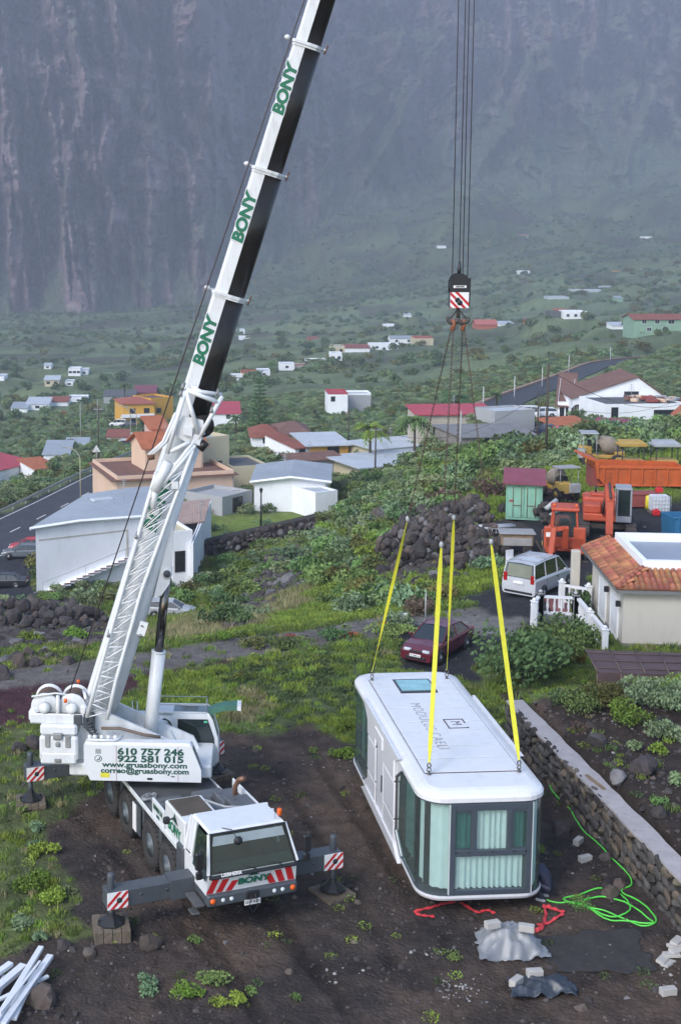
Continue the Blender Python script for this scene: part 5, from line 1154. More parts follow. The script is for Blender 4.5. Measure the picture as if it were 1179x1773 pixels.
P, zz = rect((352, 812), (397, 806), 172, 9); building('cream_flat_house', 'cream flat-roofed block with blue-grey roof right of the boom', P, zrow(172, 850), zrow(172, 765), WY, ('flat', .5, None), [(0, .6, 2.4, .8, 1.2, 'k')], rm=RG, pad=False)
# --- white laundry house
z0 = zrow(158, 888); A = at(440, 888, 158); B = onz(566, 888, z0); z1 = zrow(158, 834)
lh = building('laundry_house', 'white gabled house with small window and washing on its wall', [A, B, B+Vector((1.2, 11, 0)), A+Vector((1.2, 11, 0))], z0, z1, WW, ('y', .55, .5, .5), [(0, .58, 2.0, .6, .8, 'k')], rm=RG, kerb=WW)
P, zz = rect((546, 898), (584, 893), 154, 5); building('white_outhouse', 'low white outhouse against the laundry house, flat roof', P, zz, zrow(154, 856), WW, ('flat', .2, None), (), 'outhouse', rm=RW)
b = MB(); zc = zrow(157, 877)
for i, (px_, c_, h_) in enumerate(((522, 0, 1.1), (529, 1, 1.3), (533, 1, 1.2), (537, 0, 1.5))):
    a_ = at(px_, 868, 157.3); b = MB(); b.prism([a_+Vector((-.25, 0, .1)), a_+Vector((.25, 0, .1)), a_+Vector((.22, 0, -h_)), a_+Vector((.03, 0, -h_)), a_+Vector((0, 0, -.3)), a_+Vector((-.05, 0, -h_)), a_+Vector((-.25, 0, -h_))], (0, .04, 0))
    tag(b.obj('garment', mat('navy_cloth', (.02, .025, .05)) if c_ == 0 else mat('pale_cloth', (.4, .5, .6))), ['dark trousers hanging leftmost on the white house wall', 'pale blue garment hanging beside the dark trousers', 'pale garment hanging second from the right on the white wall', 'dark trousers hanging highest on the white house wall'][i], 'laundry', 'washing on the line')
P, zz = rect((385, 893), (437, 880), 155, 6); building('grey_yard_building', 'bare grey yard building with dark doorway between peach and white houses', P, zz, zrow(155, 868), WG, ('flat', .5, None), [(0, .5, .2, 1.6, 1.5, 'k')], 'outbuilding', rm=WG)
P, zz = rect((402, 850), (466, 846), 172, 8); building('ochre_back_wall_house', 'low ochre walled yard house behind the grey yard', P, zz, zrow(172, 812), WY, ('flat', .3, None), (), rm=RDK)
# --- ochre house and neighbours
P, z0 = rect((534, 793), (603, 791), 200, 9); building('ochre_house', 'orange-ochre house with pale sheet roof and barred window', P, z0, zrow(200, 772), WO, ('mono', .45, .6), [(0, .62, .5, 1.6, 1.2, 'k')], rm=RW)
P, zz = rect((512, 797), (534, 795), 199, 9); building('white_end_house', 'small white end house with red tile roof left of the ochre house', P, zz, zrow(199, 776), WW, ('mono', .9, .3), [(0, .5, .4, .9, 1.4, 'k')], rm=RR)
P, zz = rect((508, 812), (592, 806), 182, 3); building('tiled_lean_to', 'long lean-to with thin red tile roof before the ochre house', P, zz, zrow(182, 800), WG, ('mono', .5, .4), (), 'lean-to', rm=RBR)
P, z0 = rect((625, 833), (766, 820), 178, 8); building('pale_bungalow', 'pale yellow bungalow with broad white slab roof below the palms', P, z0, zrow(178, 810), WY, ('mono', .25, .9), [(0, .42, 1.0, .9, .7, 'w')], rm=RW)
P, zz = rect((650, 800), (752, 790), 196, 7); building('rear_bungalow', 'low cream bungalow with white roof glimpsed behind the palms', P, zz, zrow(196, 779), WY, ('mono', .2, .6), (), rm=RW)
P, zz = rect((760, 806), (783, 803), 186, 4); building('red_tiled_hut', 'little hut with red tile roof at the bungalow right end', P, zz, zrow(186, 796), WB, ('hip', .9, .4), (), 'hut', rm=RR)
P, z0 = rect((437, 771), (484, 771), 228, 10); building('white_hip_house', 'white house with red hipped roof beside the spreading tree', P, z0, zrow(228, 756), WW, ('hip', 1.3, .5), [(0, .5, .4, .9, 1.2, 'k')], rm=RR)
P, zz = rect((482, 772), (535, 772), 231, 12); building('yellow_hip_house', 'yellow house with brown double hipped roof behind the ochre one', P, zz, zrow(231, 752), WY, ('hip', 1.3, .6), (), rm=RBR)
# --- beige shed with red roof
P, z0 = rect((722, 777), (853, 775), 200, 6); building('beige_warehouse', 'plain beige building with flaking bright red roof behind the palms', P, z0, zrow(200, 719), WB, ('mono', .7, .4), [(0, .26, .2, 1.2, 3.2, 'k')], 'building', rm=RRED)
# --- breeze block house
z0 = zrow(168, 779); A = at(800, 779, 168); B = onz(926, 776, z0)
bh = building('block_house', 'unfinished grey block house with green door and flat grey roof', [A, B, B+Vector((-1.0, 7, 0)), A+Vector((-2.2, 7, 0))], z0, zrow(168, 758), mat('block_wall', (.22, .205, .185), rough=.95, var=.3, scale=2.5, bump=.4), ('mono', .5, .35), [(0, .33, 1.0, .8, .6, 'w'), (0, .74, .1, 1.1, 1.6, 'g')], rm=mat('cement_roof', (.19, .19, .19), rough=.9, var=.2, scale=.4))
P, zz = rect((856, 734), (925, 730), 182, 5); building('pale_yard_slab', 'pale walled yard behind the grey block house', P, zz, zrow(182, 716), WG, ('flat', .3, None), (), 'yard', rm=RW)
# --- white gable house on the right
z0 = zrow(208, 729); A = at(990, 729, 208); B = onz(1152, 729, z0); zE = zrow(208, 690)
gh = building('white_gable_house', 'tall white house with steep gable, brown roof and arched window', [A, B, B+Vector((1, 12, 0)), A+Vector((1, 12, 0))], z0, zE, WW, ('y', 3.3, .3, .68), [(0, .62, 3.4, 2.0, 1.1, 'k')], rm=RBR)
R_ = (B-A).length; b = MB(); x = R_*.06
P = [(x-1.1, 0, .6), (x+1.1, 0, .6)]+[(x+1.1*math.cos(a), 0, 1.6+1.0*math.sin(a)) for a in np.linspace(0, math.pi, 12)]
b.prism([(x_, -.02, z_) for x_, y_, z_ in P], (0, -.03, 0)); aw = b.obj('arched_window', BFR, gh)
b = MB()
for k in range(1, 5): b.box(x-1.1+.44*k-.02, x-1.1+.44*k+.02, -.07, -.05, .6, 2.3)
b.obj('glazing_bar', WFR, aw)
P, zz = rect((964, 727), (990, 728), 212, 14); building('tiled_porch_wing', 'low white wing with brown tiled slope left of the gable', P, zz, zrow(212, 697), WW, ('mono', 3.2, .4), [(0, .3, 0, .6, 2, 'k'), (0, .7, 0, .6, 2, 'k')], 'wing', rm=RBR)
P, zz = rect((1046, 731), (1185, 729), 196, 10); jb = building('flat_white_block', 'flat-roofed white block with scrap and tiles piled on the roof', P, zz, zrow(196, 703), WW, ('flat', .25, None), [(0, .12, .2, .9, 1.9, 'k'), (0, .8, 1.1, 4.5, .5, 'b')], 'building', rm=RDK)
zj = zrow(196, 703)
for i in range(26):
    a_ = at(random.uniform(1075, 1179), 700, random.uniform(199, 204)); b = MB(Matrix.Rotation(random.uniform(0, 3), 4, 'Z')); l = random.uniform(.5, 2.2); b.bbox(-l/2, l/2, -.3, .3, 0, random.uniform(.2, .5), .05)
    o = b.obj('scrap', random.choice([RBR, WG, DRED, WP_])); o.location = (a_.x, a_.y, zj+.05+random.uniform(0, .4)); tag(o, 'piece of scrap in the jumble on the flat white roof', 'scrap', 'jumble on the flat white roof')
P, zz = rect((1027, 762), (1120, 768), 178, 5); building('blue_cottage', 'pale blue cottage with long maroon sheet roof', P, zz, zrow(178, 741), WBL, ('mono', .6, .5), [(0, .62, .6, 1.0, .9, 'k')], 'cottage', rm=RMR)
P, zz = rect((968, 764), (1025, 760), 177, 4); building('orange_roof_shed', 'open shed with bright orange-red roof beside the blue cottage', P, zz, zrow(177, 743), mat('dark_opening'), ('mono', .8, .5), (), 'shed', rm=ROR)
P, zz = rect((1165, 742), (1190, 744), 186, 5); building('cream_gatehouse', 'cream little house with orange roof at the right picture edge', P, zz, zrow(186, 716), WY, ('mono', .7, .4), [(0, .3, .6, .6, 1.2, 'k')], rm=ROR)
# --- yellow villa
P, z0 = rect((214, 742), (268, 740), 372, 12); u_ = (P[1]-P[0]).normalized()
yv = building('yellow_villa', 'bright yellow villa with white balcony and red eaves left of the crane', P, z0, zrow(372, 700), WYE, ('hip', 1.2, .5), [(0, .3, 4.2, 1.4, 1.2, 'k'), (0, .75, 4.2, 1.4, 1.2, 'k'), (0, .75, 1.0, 1.4, 1.1, 'k'), (0, .3, 1.0, 1.6, 1.6, 'k')], 'villa', rm=mat('red_eaves', (.35, .10, .06)))
b = MB(frame((0, 0, 0), u_, (-u_.y, u_.x, 0))); b.bbox(-.8, 8.6, -1.4, -.02, 3.1, 3.3, .03); b.bbox(-.8, 8.6, -1.42, -1.3, 3.3, 4.1, .03); b.obj('balcony', WW, yv)
P, zz = rect((262, 742), (300, 738), 378, 9); building('yellow_wing', 'taller yellow wing at the right end of the yellow villa', P, zz, zrow(378, 693), WYE, ('flat', .5, None), [(0, .35, 4.3, 1.4, 1.2, 'k'), (0, .7, 1.1, 1.2, 1.1, 'k')], 'wing', rm=RBR)
# --- left houses
P, z0 = rect((-30, 862), (62, 838), 232, 9); building('long_white_house', 'long white house with red flat roof at the left picture edge', P, z0, zrow(232, 822), WW, ('mono', 1.0, .4), [(0, .38, .1, .8, 1.6, 'k'), (0, .7, .1, .8, 1.6, 'k'), (0, .88, .8, .8, .8, 'k')], rm=RRED)
P, zz = rect((63, 836), (97, 832), 236, 6); building('white_orange_cottage', 'white cottage with orange tile roof beside the long white house', P, zz, zrow(236, 812), WW, ('mono', .8, .5), [(0, .7, .1, .7, 1.7, 'k')], 'cottage', rm=ROR)
def bb(name, label, xa, xb, py, pt, d, dep, wm, roof=('flat', .3, None), rm=RG, wins=(), cat='house', **k):
    P, z = rect((xa, py), (xb, py), d, dep); return building(name, label, P, z, zrow(d, pt), wm, roof, wins, cat, rm=rm, **{'pad': False, **k})
bb('grey_roof_shed', 'long shed with grey-blue roof below the road bend', 76, 120, 795, 787, 262, 9, WW, ('mono', 1.3, .3))
bb('grey_roof_shed', 'pale grey-roofed barn beside the long shed, nearer the road', 112, 150, 788, 778, 285, 8, WW, ('mono', 1.2, .3))
bb('white_terrace_wall', 'long white curved wall under the yellow villa', 118, 186, 778, 772, 290, 1, WW, ('flat', .1, None), cat='wall')
bb('white_terrace_house', 'white terraced house with little red roof by the bend', 186, 222, 772, 757, 300, 6, WW, ('mono', .8, .3), RR, [(0, .4, .3, .8, 1.2, 'k')])
bb('white_terrace_house', 'low white house with railing right of the bend', 222, 262, 768, 757, 305, 5, WW)
bb('magenta_roof_house', 'white house with raspberry red roof right of the boom', 366, 415, 728, 716, 330, 10, WW, ('mono', 1.6, .4), RRED, [(0, .6, .5, .9, .9, 'k')])
bb('red_trim_house', 'white hillside house with red trimmed flat roofs and grey yard', 568, 602, 699, 683, 325, 8, WW, ('flat', .4, RRED), RRED, [(0, .25, .6, .9, 1.1, 'k')])
bb('red_trim_annex', 'grey yard annex beside the red trimmed hillside house', 596, 642, 695, 684, 332, 6, WG, ('flat', .5, WW), RG, cat='annex')
bb('green_house', 'two-storey green house with red roof and white balcony on the slope', 1096, 1186, 575, 553, 480, 12, WGR, ('x', 1.5, .6), RR, [(0, .2, 3.0, 1.6, 1.3, 'w'), (0, .45, 3.0, 1.6, 1.3, 'w'), (0, .72, 2.9, 2.2, 1.4, 'w'), (0, .3, .4, 1.6, 1.2, 'w'), (0, .6, .4, 1.6, 1.2, 'w')])
FAR = [('white farmhouse with two blocks on the left plain', 119, 140, 649, 640, 600, WW, ('flat', .6, None), RG, 3), ('low annex right of the white farmhouse', 139, 153, 649, 642, 605, WW, ('flat', .4, None), RG, 1),
 ('cream house above the ploughed field', 78, 103, 668, 658, 560, WY, ('x', 1.2, .4), RW, 2), ('little white house right of the cream one', 113, 128, 668, 662, 565, WW, ('flat', .4, None), RG, 1),
 ('small white barn alone in the fields', 77, 89, 639, 633, 660, WW, ('x', .8, .3), RW, 1), ('white cottage cut by the left picture edge', -6, 8, 659, 653, 600, WW, ('flat', .3, None), RW, 0),
 ('row house with pale roof, left end of the low white row', 20, 48, 714, 707, 440, WW, ('mono', 1, .3), RG, 0), ('row house in the middle of the low white row', 46, 85, 710, 700, 445, WW, ('mono', 1.1, .3), RW, 1), ('red roofed link in the low white row', 85, 118, 703, 696, 455, WW, ('x', 1.1, .3), RR, 0), ('far right end house of the low white row', 118, 152, 695, 690, 470, WW, ('flat', .4, None), RW, 0),
 ('brown stone shed row under the thick trees', 180, 235, 698, 686, 470, WG, ('mono', 1, .3), RDK, 1), ('maroon roofed shed beside the stone sheds', 233, 270, 690, 680, 480, WR_, ('mono', 1.2, .3), RMR, 0),
 ('white low house just right of the boom', 388, 420, 660, 652, 560, WW, ('flat', .5, None), RW, 1), ('cream low house touching the white one', 418, 448, 657, 646, 565, WY, ('flat', .4, WR_), RR, 2), ('pale low house at the tree', 446, 468, 652, 644, 575, WW, ('flat', .4, None), RW, 1),
 ('small white house left end of the hillside row', 484, 510, 640, 631, 600, WW, ('flat', .4, None), RW, 1), ('tan roofed link in the hillside row', 508, 532, 640, 634, 605, WB, ('flat', .4, None), RR, 0), ('long white house in the hillside row', 530, 572, 634, 626, 610, WW, ('flat', .5, None), RW, 1), ('tall white house in the hillside row', 572, 592, 627, 613, 615, WW, ('flat', .5, None), RW, 2), ('cream block next to the tall white house', 571, 597, 613, 601, 640, WY, ('flat', .4, None), RG, 2), ('red and white strip house up the row', 597, 640, 610, 603, 640, WW, ('mono', .9, .3), RR, 0), ('white pair house up the row', 640, 690, 606, 597, 650, WW, ('flat', .5, None), RW, 2), ('white upper house of the row', 676, 718, 595, 586, 700, WW, ('x', 1, .4), RG, 2), ('cream box house at the row end', 717, 750, 598, 586, 670, WY, ('flat', .4, WR_), RR, 1),
 ('square white house alone in the valley', 664, 684, 572, 563, 1000, WW, ('flat', .6, None), RW, 3), ('white house below the boom collar', 414, 433, 592, 585, 900, WW, ('flat', .8, None), RW, 1), ('small tower house left of the boom shadow', 416, 424, 580, 572, 960, WW, ('flat', .4, None), RW, 0), ('white shed with red neighbour on the plain', 547, 563, 598, 592, 850, WW, ('mono', .9, .3), RW, 0), ('rusty roof shed on the plain', 534, 552, 592, 587, 870, WR_, ('mono', .9, .3), RR, 0),
 ('white block in the dark orchard high on the plain', 898, 917, 475, 470, 1290, WW, ('flat', .6, None), RW, 2), ('pale hut beside the dark orchard', 968, 980, 491, 485, 1200, WW, ('flat', .4, None), RW, 0), ('brick red house with big roof', 824, 860, 570, 562, 700, WR_, ('x', 2.2, .4), mat('salmon_roof', (.45, .13, .10)), 0), ('red shed low beside the road', 915, 943, 563, 558, 690, WR_, ('mono', 1, .3), RMR, 0),
 ('dark unfinished block on the ridge', 952, 970, 553, 540, 640, RDK, ('flat', .3, None), RDK, 0), ('white and blue house on the ridge', 976, 1016, 552, 541, 635, WW, ('flat', .6, None), RW, 3), ('pink red box house on the ridge', 968, 984, 547, 538, 650, WR_, ('flat', .4, None), RR, 0), ('white shed before the green house', 1060, 1084, 570, 564, 520, WW, ('mono', .8, .3), RW, 0),
 ('long pale greenhouse, upper one', 990, 1040, 506, 502, 1000, RW, ('flat', .2, None), RW, 0), ('long pale greenhouse, lower one', 948, 985, 518, 514, 950, RW, ('flat', .2, None), RW, 0), ('pale greenhouse to the right', 1040, 1092, 500, 496, 1050, RW, ('flat', .2, None), RW, 0), ('white farm far right on the plain', 1096, 1124, 477, 473, 1300, WW, ('mono', 1, .3), RW, 0), ('yellow speck house on the plain', 1064, 1073, 476, 470, 1250, WYE, ('flat', .3, None), RW, 0), ('green roofed barn on the right slope', 1066, 1078, 523, 516, 900, WGR, ('mono', 1, .3), RG, 0),
 ('small house high under the cliff, centre', 758, 772, 430, 426, 1550, WW, ('flat', .4, None), RW, 0), ('brown house high under the cliff', 896, 914, 412, 407, 1650, WB, ('mono', 1, .3), RR, 0), ('white house high under the cliff, right', 1108, 1128, 414, 410, 1600, WW, ('flat', .4, None), RW, 0), ('grey house by the hook block', 856, 868, 584, 578, 780, WG, ('flat', .4, None), RG, 0), ('pair of white sheds by the hook block', 866, 890, 566, 561, 760, WW, ('mono', .8, .3), RW, 0), ('blue white shed left on the plain', 700, 712, 549, 545, 1050, WW, ('mono', .8, .3), RW, 0)]
for i, (lab, xa, xb, pb_, pt_, d, wm, rf, rm_, nw) in enumerate(FAR):
    hh = zrow(d, pt_)-zrow(d, pb_)
    bb('farmhouse' if d < 1100 else 'distant_house', lab, xa, xb, pb_, pt_, d, 8+(i % 3)*2, wm, rf, rm_, [(0, (k+.5)/nw, hh*.35, 1.2, min(1.4, hh*.35), 'k') for k in range(nw)], group='scattered houses of the valley', drop=4, pad=True)
# ---------------------------------------------------------------- near bungalow with tiled roof
F0 = Vector((18.15, 56.2)); e_ = Vector((.09, .996)); g_ = Vector((.996, -.09)); ZH = 0.0; ZE = 2.75; OV = .35
root = empty('tiled_bungalow', (F0.x, F0.y, ZH), math.atan2(g_.y, g_.x), 'cream bungalow with orange barrel tile eaves and white parapet, at right', 'house')
NOBUSH.append((24, 58, 7.5)); CRM_ = wallm('cream_wall', (.52, .49, .43))
b = MB(); b.box(0, 11, 0, 6.6, -.5, ZE+.1); b.box(.9, 11, 6.6, 7.4, -.5, ZE+.1); b.obj('wall', CRM_, root)
b = MB(); b.box(-.03, 11, -.03, 0, -.4, .35); b.box(-.04, 0, -.02, 6.6, -.1, .35); b.obj('plinth', mat('grey_plinth'), root)
for y in (1.5, 4.0):
    b = MB()
    for a, c, dd, ee in ((y-.75, y-.65, .25, 2.1), (y+.65, y+.75, .25, 2.1), (y-.65, y+.65, 2.0, 2.1), (y-.65, y+.65, .25, .35)): b.box(-.08, -.002, a, c, dd, ee)
    w_ = b.obj('window', WFR, root); b = MB()
    for k in range(16): b.box(-.05, -.01, y-.64, y+.64, .36+k*.102, .44+k*.102)
    b.obj('shutter', WFR, w_)
for y in (.35, 2.75): b = MB(); b.bbox(-.25, -.05, y-.07, y+.07, 1.85, 2.1, .02); b.obj('wall_lamp', BLACK, root)
b = MB(); b.bbox(-.9, -.5, 6.9, 7.3, -.1, ZE-.05, .03); b.bbox(-.95, -.45, 6.85, 7.35, -.1, .45, .03); b.obj('porch_column', CRM_, root)
b = MB(); b.box(-OV, 11, -OV, -OV+.2, ZE-.16, ZE+.05); b.box(-OV, -OV+.2, -OV+.2, 7.8, ZE-.16, ZE+.05); b.obj('fascia', mat('grey_fascia', (.16, .17, .17), rough=.8), root)
# sloping bed under the tiles, tiles on top
SLP = .42; RUN = 1.3
b = MB(); b.prism([(-OV, -OV, ZE+.05), (11, -OV, ZE+.05), (11, -OV+RUN, ZE+.05+RUN*SLP), (-OV+RUN, -OV+RUN, ZE+.05+RUN*SLP)], (0, 0, -.06)); b.prism([(-OV, -OV, ZE+.05), (-OV+RUN, -OV+RUN, ZE+.05+RUN*SLP), (-OV+RUN, 7.8, ZE+.05+RUN*SLP), (-OV, 7.8, ZE+.05)], (0, 0, -.06)); b.prism([(-OV, 7.8, ZE+.05), (-OV+RUN, 6.5, ZE+.05+RUN*SLP), (11, 6.5, ZE+.05+RUN*SLP), (11, 7.8, ZE+.05)], (0, 0, -.06)); rf = b.obj('roof', ROR, root)
tb = MB(); r_ = .115; L0 = .46
for s, (ra, z_) in enumerate(((r_, 0), (r_*.86, .0))):
    for j in range(5): a = math.pi*j/4; tb.v.append((ra*math.cos(a), s*L0, ra*math.sin(a)*.8+z_)); 
for j in range(4): tb.f.append((j, j+1, 6+j, 5+j)); tb.m.append(0); tb.sm.append(True)
tb.f.append((0, 1, 2, 3, 4)); tb.m.append(0); tb.sm.append(False)
TM = mat('barrel_tile', (.40, .155, .08), rough=.8, var=.2, scale=3, obj_rand=.32, dirt=(.2, .15, .1), dirt_amt=.4); tme_ = tb.mesh('tile', TM)
ang = math.atan(SLP); nt_ = 0; rws = int(RUN/math.cos(ang)/.40)+1
for col in range(48):
    x = -OV+.13+.245*col
    if x > 10.9: break
    for k in range(rws):
        yy = -OV-.03+.40*k*math.cos(ang)
        if yy+OV > x+OV or yy > -OV+RUN-.15: continue
        o = put(tme_, 'tile', rf, (x, yy, ZE+.06+(yy+OV)*SLP), (ang, 0, random.uniform(-.02, .02))); nt_ += 1
for col in range(60):
    y = -OV+.15+.245*col
    if y > 7.6: break
    for k in range(rws):
        xx = -OV-.03+.40*k*math.cos(ang)
        if xx > y or xx > 7.5-y or xx > -OV+RUN-.15 or nt_ > 290+60: continue
        o = put(tme_, 'tile', rf, (xx, y, ZE+.06+(xx+OV)*SLP), (ang, 0, -math.pi/2+random.uniform(-.02, .02))); nt_ += 1
hp = MB()
for k in range(6): 
    t0_, t1_ = k/6, (k+1.12)/6; a = Vector((-OV, -OV, ZE+.14)).lerp(Vector((-OV+RUN, -OV+RUN, ZE+.14+RUN*SLP)), t0_); c = Vector((-OV, -OV, ZE+.14)).lerp(Vector((-OV+RUN, -OV+RUN, ZE+.14+RUN*SLP)), t1_); hp.tube([a, c], [.13, .10], 8)
hp.obj('hip_tiles', TM, rf)
zp = ZE+.05+RUN*SLP-.1; x0 = -OV+RUN
b = MB(); b.box(x0, 11, x0, x0+.22, zp-.3, zp+.5); b.box(x0, x0+.22, x0+.22, 6.5, zp-.3, zp+.5); b.box(x0+.22, 11, 6.28, 6.5, zp-.3, zp+.5); b.obj('parapet', WW, root)
b = MB(); b.box(x0+.22, 11, x0+.22, 6.28, zp-.4, zp+.12); b.obj('flat_roof', mat('sealed_roof', (.27, .31, .37), rough=.55, var=.12, scale=.4), root)
b = MB(); b.box(-1.9, 0, -.1, 8.8, -.4, -.05); tag(b.obj('patio', mat('red_tiles', (.20, .045, .03), rough=.35, var=.2, scale=2), None, None), 'red tiled patio strip between balustrade and bungalow', 'patio')
o = bpy.data.objects['patio']; o.location = (F0.x, F0.y, 0.05); o.rotation_euler = (0, 0, math.atan2(g_.y, g_.x))
# balustrade
def balustrade(label, P, h=.85, step=.27, zb=None, dense=False):
    root = empty('balustrade', tuple(P[0]), 0, label, 'balustrade', 'white balustrades round the patio'); O = P[0]; bm_ = MB(); bm_.lathe([(.05, 0), (.06, .05), (.035, .1), (.075, .28), (.04, .5), (.06, .62), (.05, .66)], n=7)
    me = bm_.mesh('baluster', WFR)
    for a, c in zip(P[:-1], P[1:]):
        d = c-a; l = d.length; ang = math.atan2(d.y, d.x); M4 = Matrix.Translation(a-O) @ Matrix.Rotation(ang, 4, 'Z') @ Matrix.Rotation(0, 4, 'Y'); sl = d.z/l
        b = MB(); b.prism([(a-O)+Vector((0, 0, .0)), (c-O)+Vector((0, 0, 0)), (c-O)+Vector((0, 0, .1)), (a-O)+Vector((0, 0, .1))], Vector((-d.y, d.x, 0)).normalized()*.18); b.obj('base_rail', WFR, root)
        b = MB(); b.prism([(a-O)+Vector((0, 0, h-.1)), (c-O)+Vector((0, 0, h-.1)), (c-O)+Vector((0, 0, h)), (a-O)+Vector((0, 0, h))], Vector((-d.y, d.x, 0)).normalized()*.18); b.obj('top_rail', WFR, root)
        n = int(l/step)
        for k in range(1, n): p = a.lerp(c, k/n)-O+Vector((-d.y, d.x, 0)).normalized()*.09; put(me, 'baluster', root, p+Vector((0, 0, .09)), (0, 0, 0), (1, 1, (h-.18)/.66))
    for p in P:
        b = MB(); q_ = p-O; b.bbox(q_.x-.13, q_.x+.13, q_.y-.08, q_.y+.2, q_.z-.5, q_.z+h+.08, .02); b.bbox(q_.x-.16, q_.x+.16, q_.y-.11, q_.y+.23, q_.z+h+.08, q_.z+h+.14, .02); b.lathe([(.09, 0), (.11, .06), (.06, .13), (0, .15)], (q_.x, q_.y+.06, q_.z+h+.14), 'z', 8); b.obj('post', WFR, root)
    return root
c1, c2, c3 = onz(924, 1078, .35), onz(935, 1063, .4), onz(996, 1066, .4); c4 = onz(1046, 1128, .1)
balustrade('short white balustrade end turning towards the road', [c1, c2]); balustrade('white balustrade above the grey wall facing the picture', [c2, c3]); balustrade('long white balustrade running down beside the patio', [c3, c3.lerp(c4, .5), c4])
c5 = onz(972, 1042, .3); c6 = onz(1018, 1050, .3); balustrade('rear white balustrade half hidden by potted plants', [c5, c6])
b = MB(); b.prism([c1+Vector((0, 0, -1.6)), c2+Vector((0, 0, -1.6)), c3+Vector((0, 0, -1.6)), c3+Vector((0, .25, -1.6)), c2+Vector((0.1, .35, -1.6)), c1+Vector((.2, .25, -1.6))], (0, 0, 1.6)); tag(b.obj('grey_base_wall', mat('grey_plaster', (.22, .235, .26), rough=.9, var=.2, scale=1)), 'grey rendered wall under the white balustrade', 'wall')
# brown shade roof
P = [at(1013, 1127, 50.6), at(1185, 1133, 50.0)]; z_ = P[0].z; P += [onz(1200, 1172, z_), onz(1034, 1166, z_)]
pr = empty('shade_roof', tuple(P[0]), 0, 'brown mesh shade roof in front of the tiled bungalow', 'awning'); O = P[0]
b = MB(); b.prism([p-O for p in P], (0, 0, .05)); b.obj('mesh_sheet', mat('brown_mesh', (.085, .055, .055), rough=.75, var=.25, scale=1.5), pr)
b = MB(); b.prism([P[3]-O, P[2]-O, P[2]-O+Vector((0, 0, -1.1)), P[3]-O+Vector((0, 0, -1.1))], (0, .05, 0)); b.obj('mesh_side', mat('brown_mesh'), pr)
for k in range(5):
    a = (P[0]-O).lerp(P[1]-O, k/4); c = (P[3]-O).lerp(P[2]-O, k/4); b = MB(); b.tube([a+Vector((0, 0, .07)), c+Vector((0, 0, .07))], .035, 5); b.tube([c, c+Vector((0, 0, -2.2))], .04, 5); b.obj('pole', mat('rail_brown', (.10, .07, .06)), pr)
for k in range(3): b = MB(); a = (P[0]-O).lerp(P[3]-O, (k+.5)/3); c = (P[1]-O).lerp(P[2]-O, (k+.5)/3); b.tube([a+Vector((0, 0, .08)), c+Vector((0, 0, .08))], .02, 5); b.obj('batten', mat('rail_brown'), pr)
p = at(296, 1067, 112.5); PADS.append((p.x, p.y, 3, p.z))
build_ground()
# ================================================================ scatter machinery
def hidden_coll(name, objs):
    c = bpy.data.collections.new(name)
    for o in objs: c.objects.link(o)
    return c
def rawobj(name, me): return bpy.data.objects.new(name, me)
def scatter(name, P, S, R, ID, objs, kind='stuff', tilt=None):
    """one object: points with scale/rotation/variant -> instances of the variants"""
    order = sorted(range(len(objs)), key=lambda i: objs[i].name); rank = np.empty(len(objs), int); rank[order] = np.arange(len(objs)); ID = rank[np.asarray(ID, int)]
    n = len(P); me = bpy.data.meshes.new(name); me.vertices.add(n); me.vertices.foreach_set('co', np.asarray(P, np.float32).ravel())
    for nm, arr, ty in (('sc', S, 'FLOAT'), ('rz', R, 'FLOAT')): a = me.attributes.new(nm, ty, 'POINT'); a.data.foreach_set('value', np.asarray(arr, np.float32))
    a = me.attributes.new('vid', 'INT', 'POINT'); a.data.foreach_set('value', np.asarray(ID, np.int32))
    o = bpy.data.objects.new(name, me); COL.objects.link(o); o['kind'] = kind
    ng = bpy.data.node_groups.new(name, 'GeometryNodeTree'); ng.interface.new_socket('Geometry', in_out='INPUT', socket_type='NodeSocketGeometry'); ng.interface.new_socket('Geometry', in_out='OUTPUT', socket_type='NodeSocketGeometry')
    N = ng.nodes; L = ng.links; gi = N.new('NodeGroupInput'); go = N.new('NodeGroupOutput'); ip = N.new('GeometryNodeInstanceOnPoints')
    ci = N.new('GeometryNodeCollectionInfo'); ci.inputs['Collection'].default_value = hidden_coll(name+'_kinds', objs); ci.inputs['Separate Children'].default_value = True; ci.inputs['Reset Children'].default_value = True
    ip.inputs['Pick Instance'].default_value = True
    def attr(nm, ty):
        a = N.new('GeometryNodeInputNamedAttribute'); a.data_type = ty; a.inputs['Name'].default_value = nm; return a.outputs[0]
    cx = N.new('ShaderNodeCombineXYZ'); L.new(attr('rz', 'FLOAT'), cx.inputs[2])
    L.new(gi.outputs[0], ip.inputs['Points']); L.new(ci.outputs[0], ip.inputs['Instance']); L.new(attr('vid', 'INT'), ip.inputs['Instance Index'])
    L.new(attr('sc', 'FLOAT'), ip.inputs['Scale']); er = N.new('FunctionNodeEulerToRotation'); L.new(cx.outputs[0], er.inputs[0]); L.new(er.outputs[0], ip.inputs['Rotation'])
    L.new(ip.outputs[0], go.inputs[0]); m = o.modifiers.new('scatter', 'NODES'); m.node_group = ng; return o
GR = [leafmat('bright_grass', (0.189, 0.269, 0.046), orand=.3), leafmat('green_grass', (0.130, 0.194, 0.052), orand=.3), leafmat('dry_grass', (.27, .25, .13), orand=.25), leafmat('olive_weeds', (0.072, 0.106, 0.040), orand=.3)]
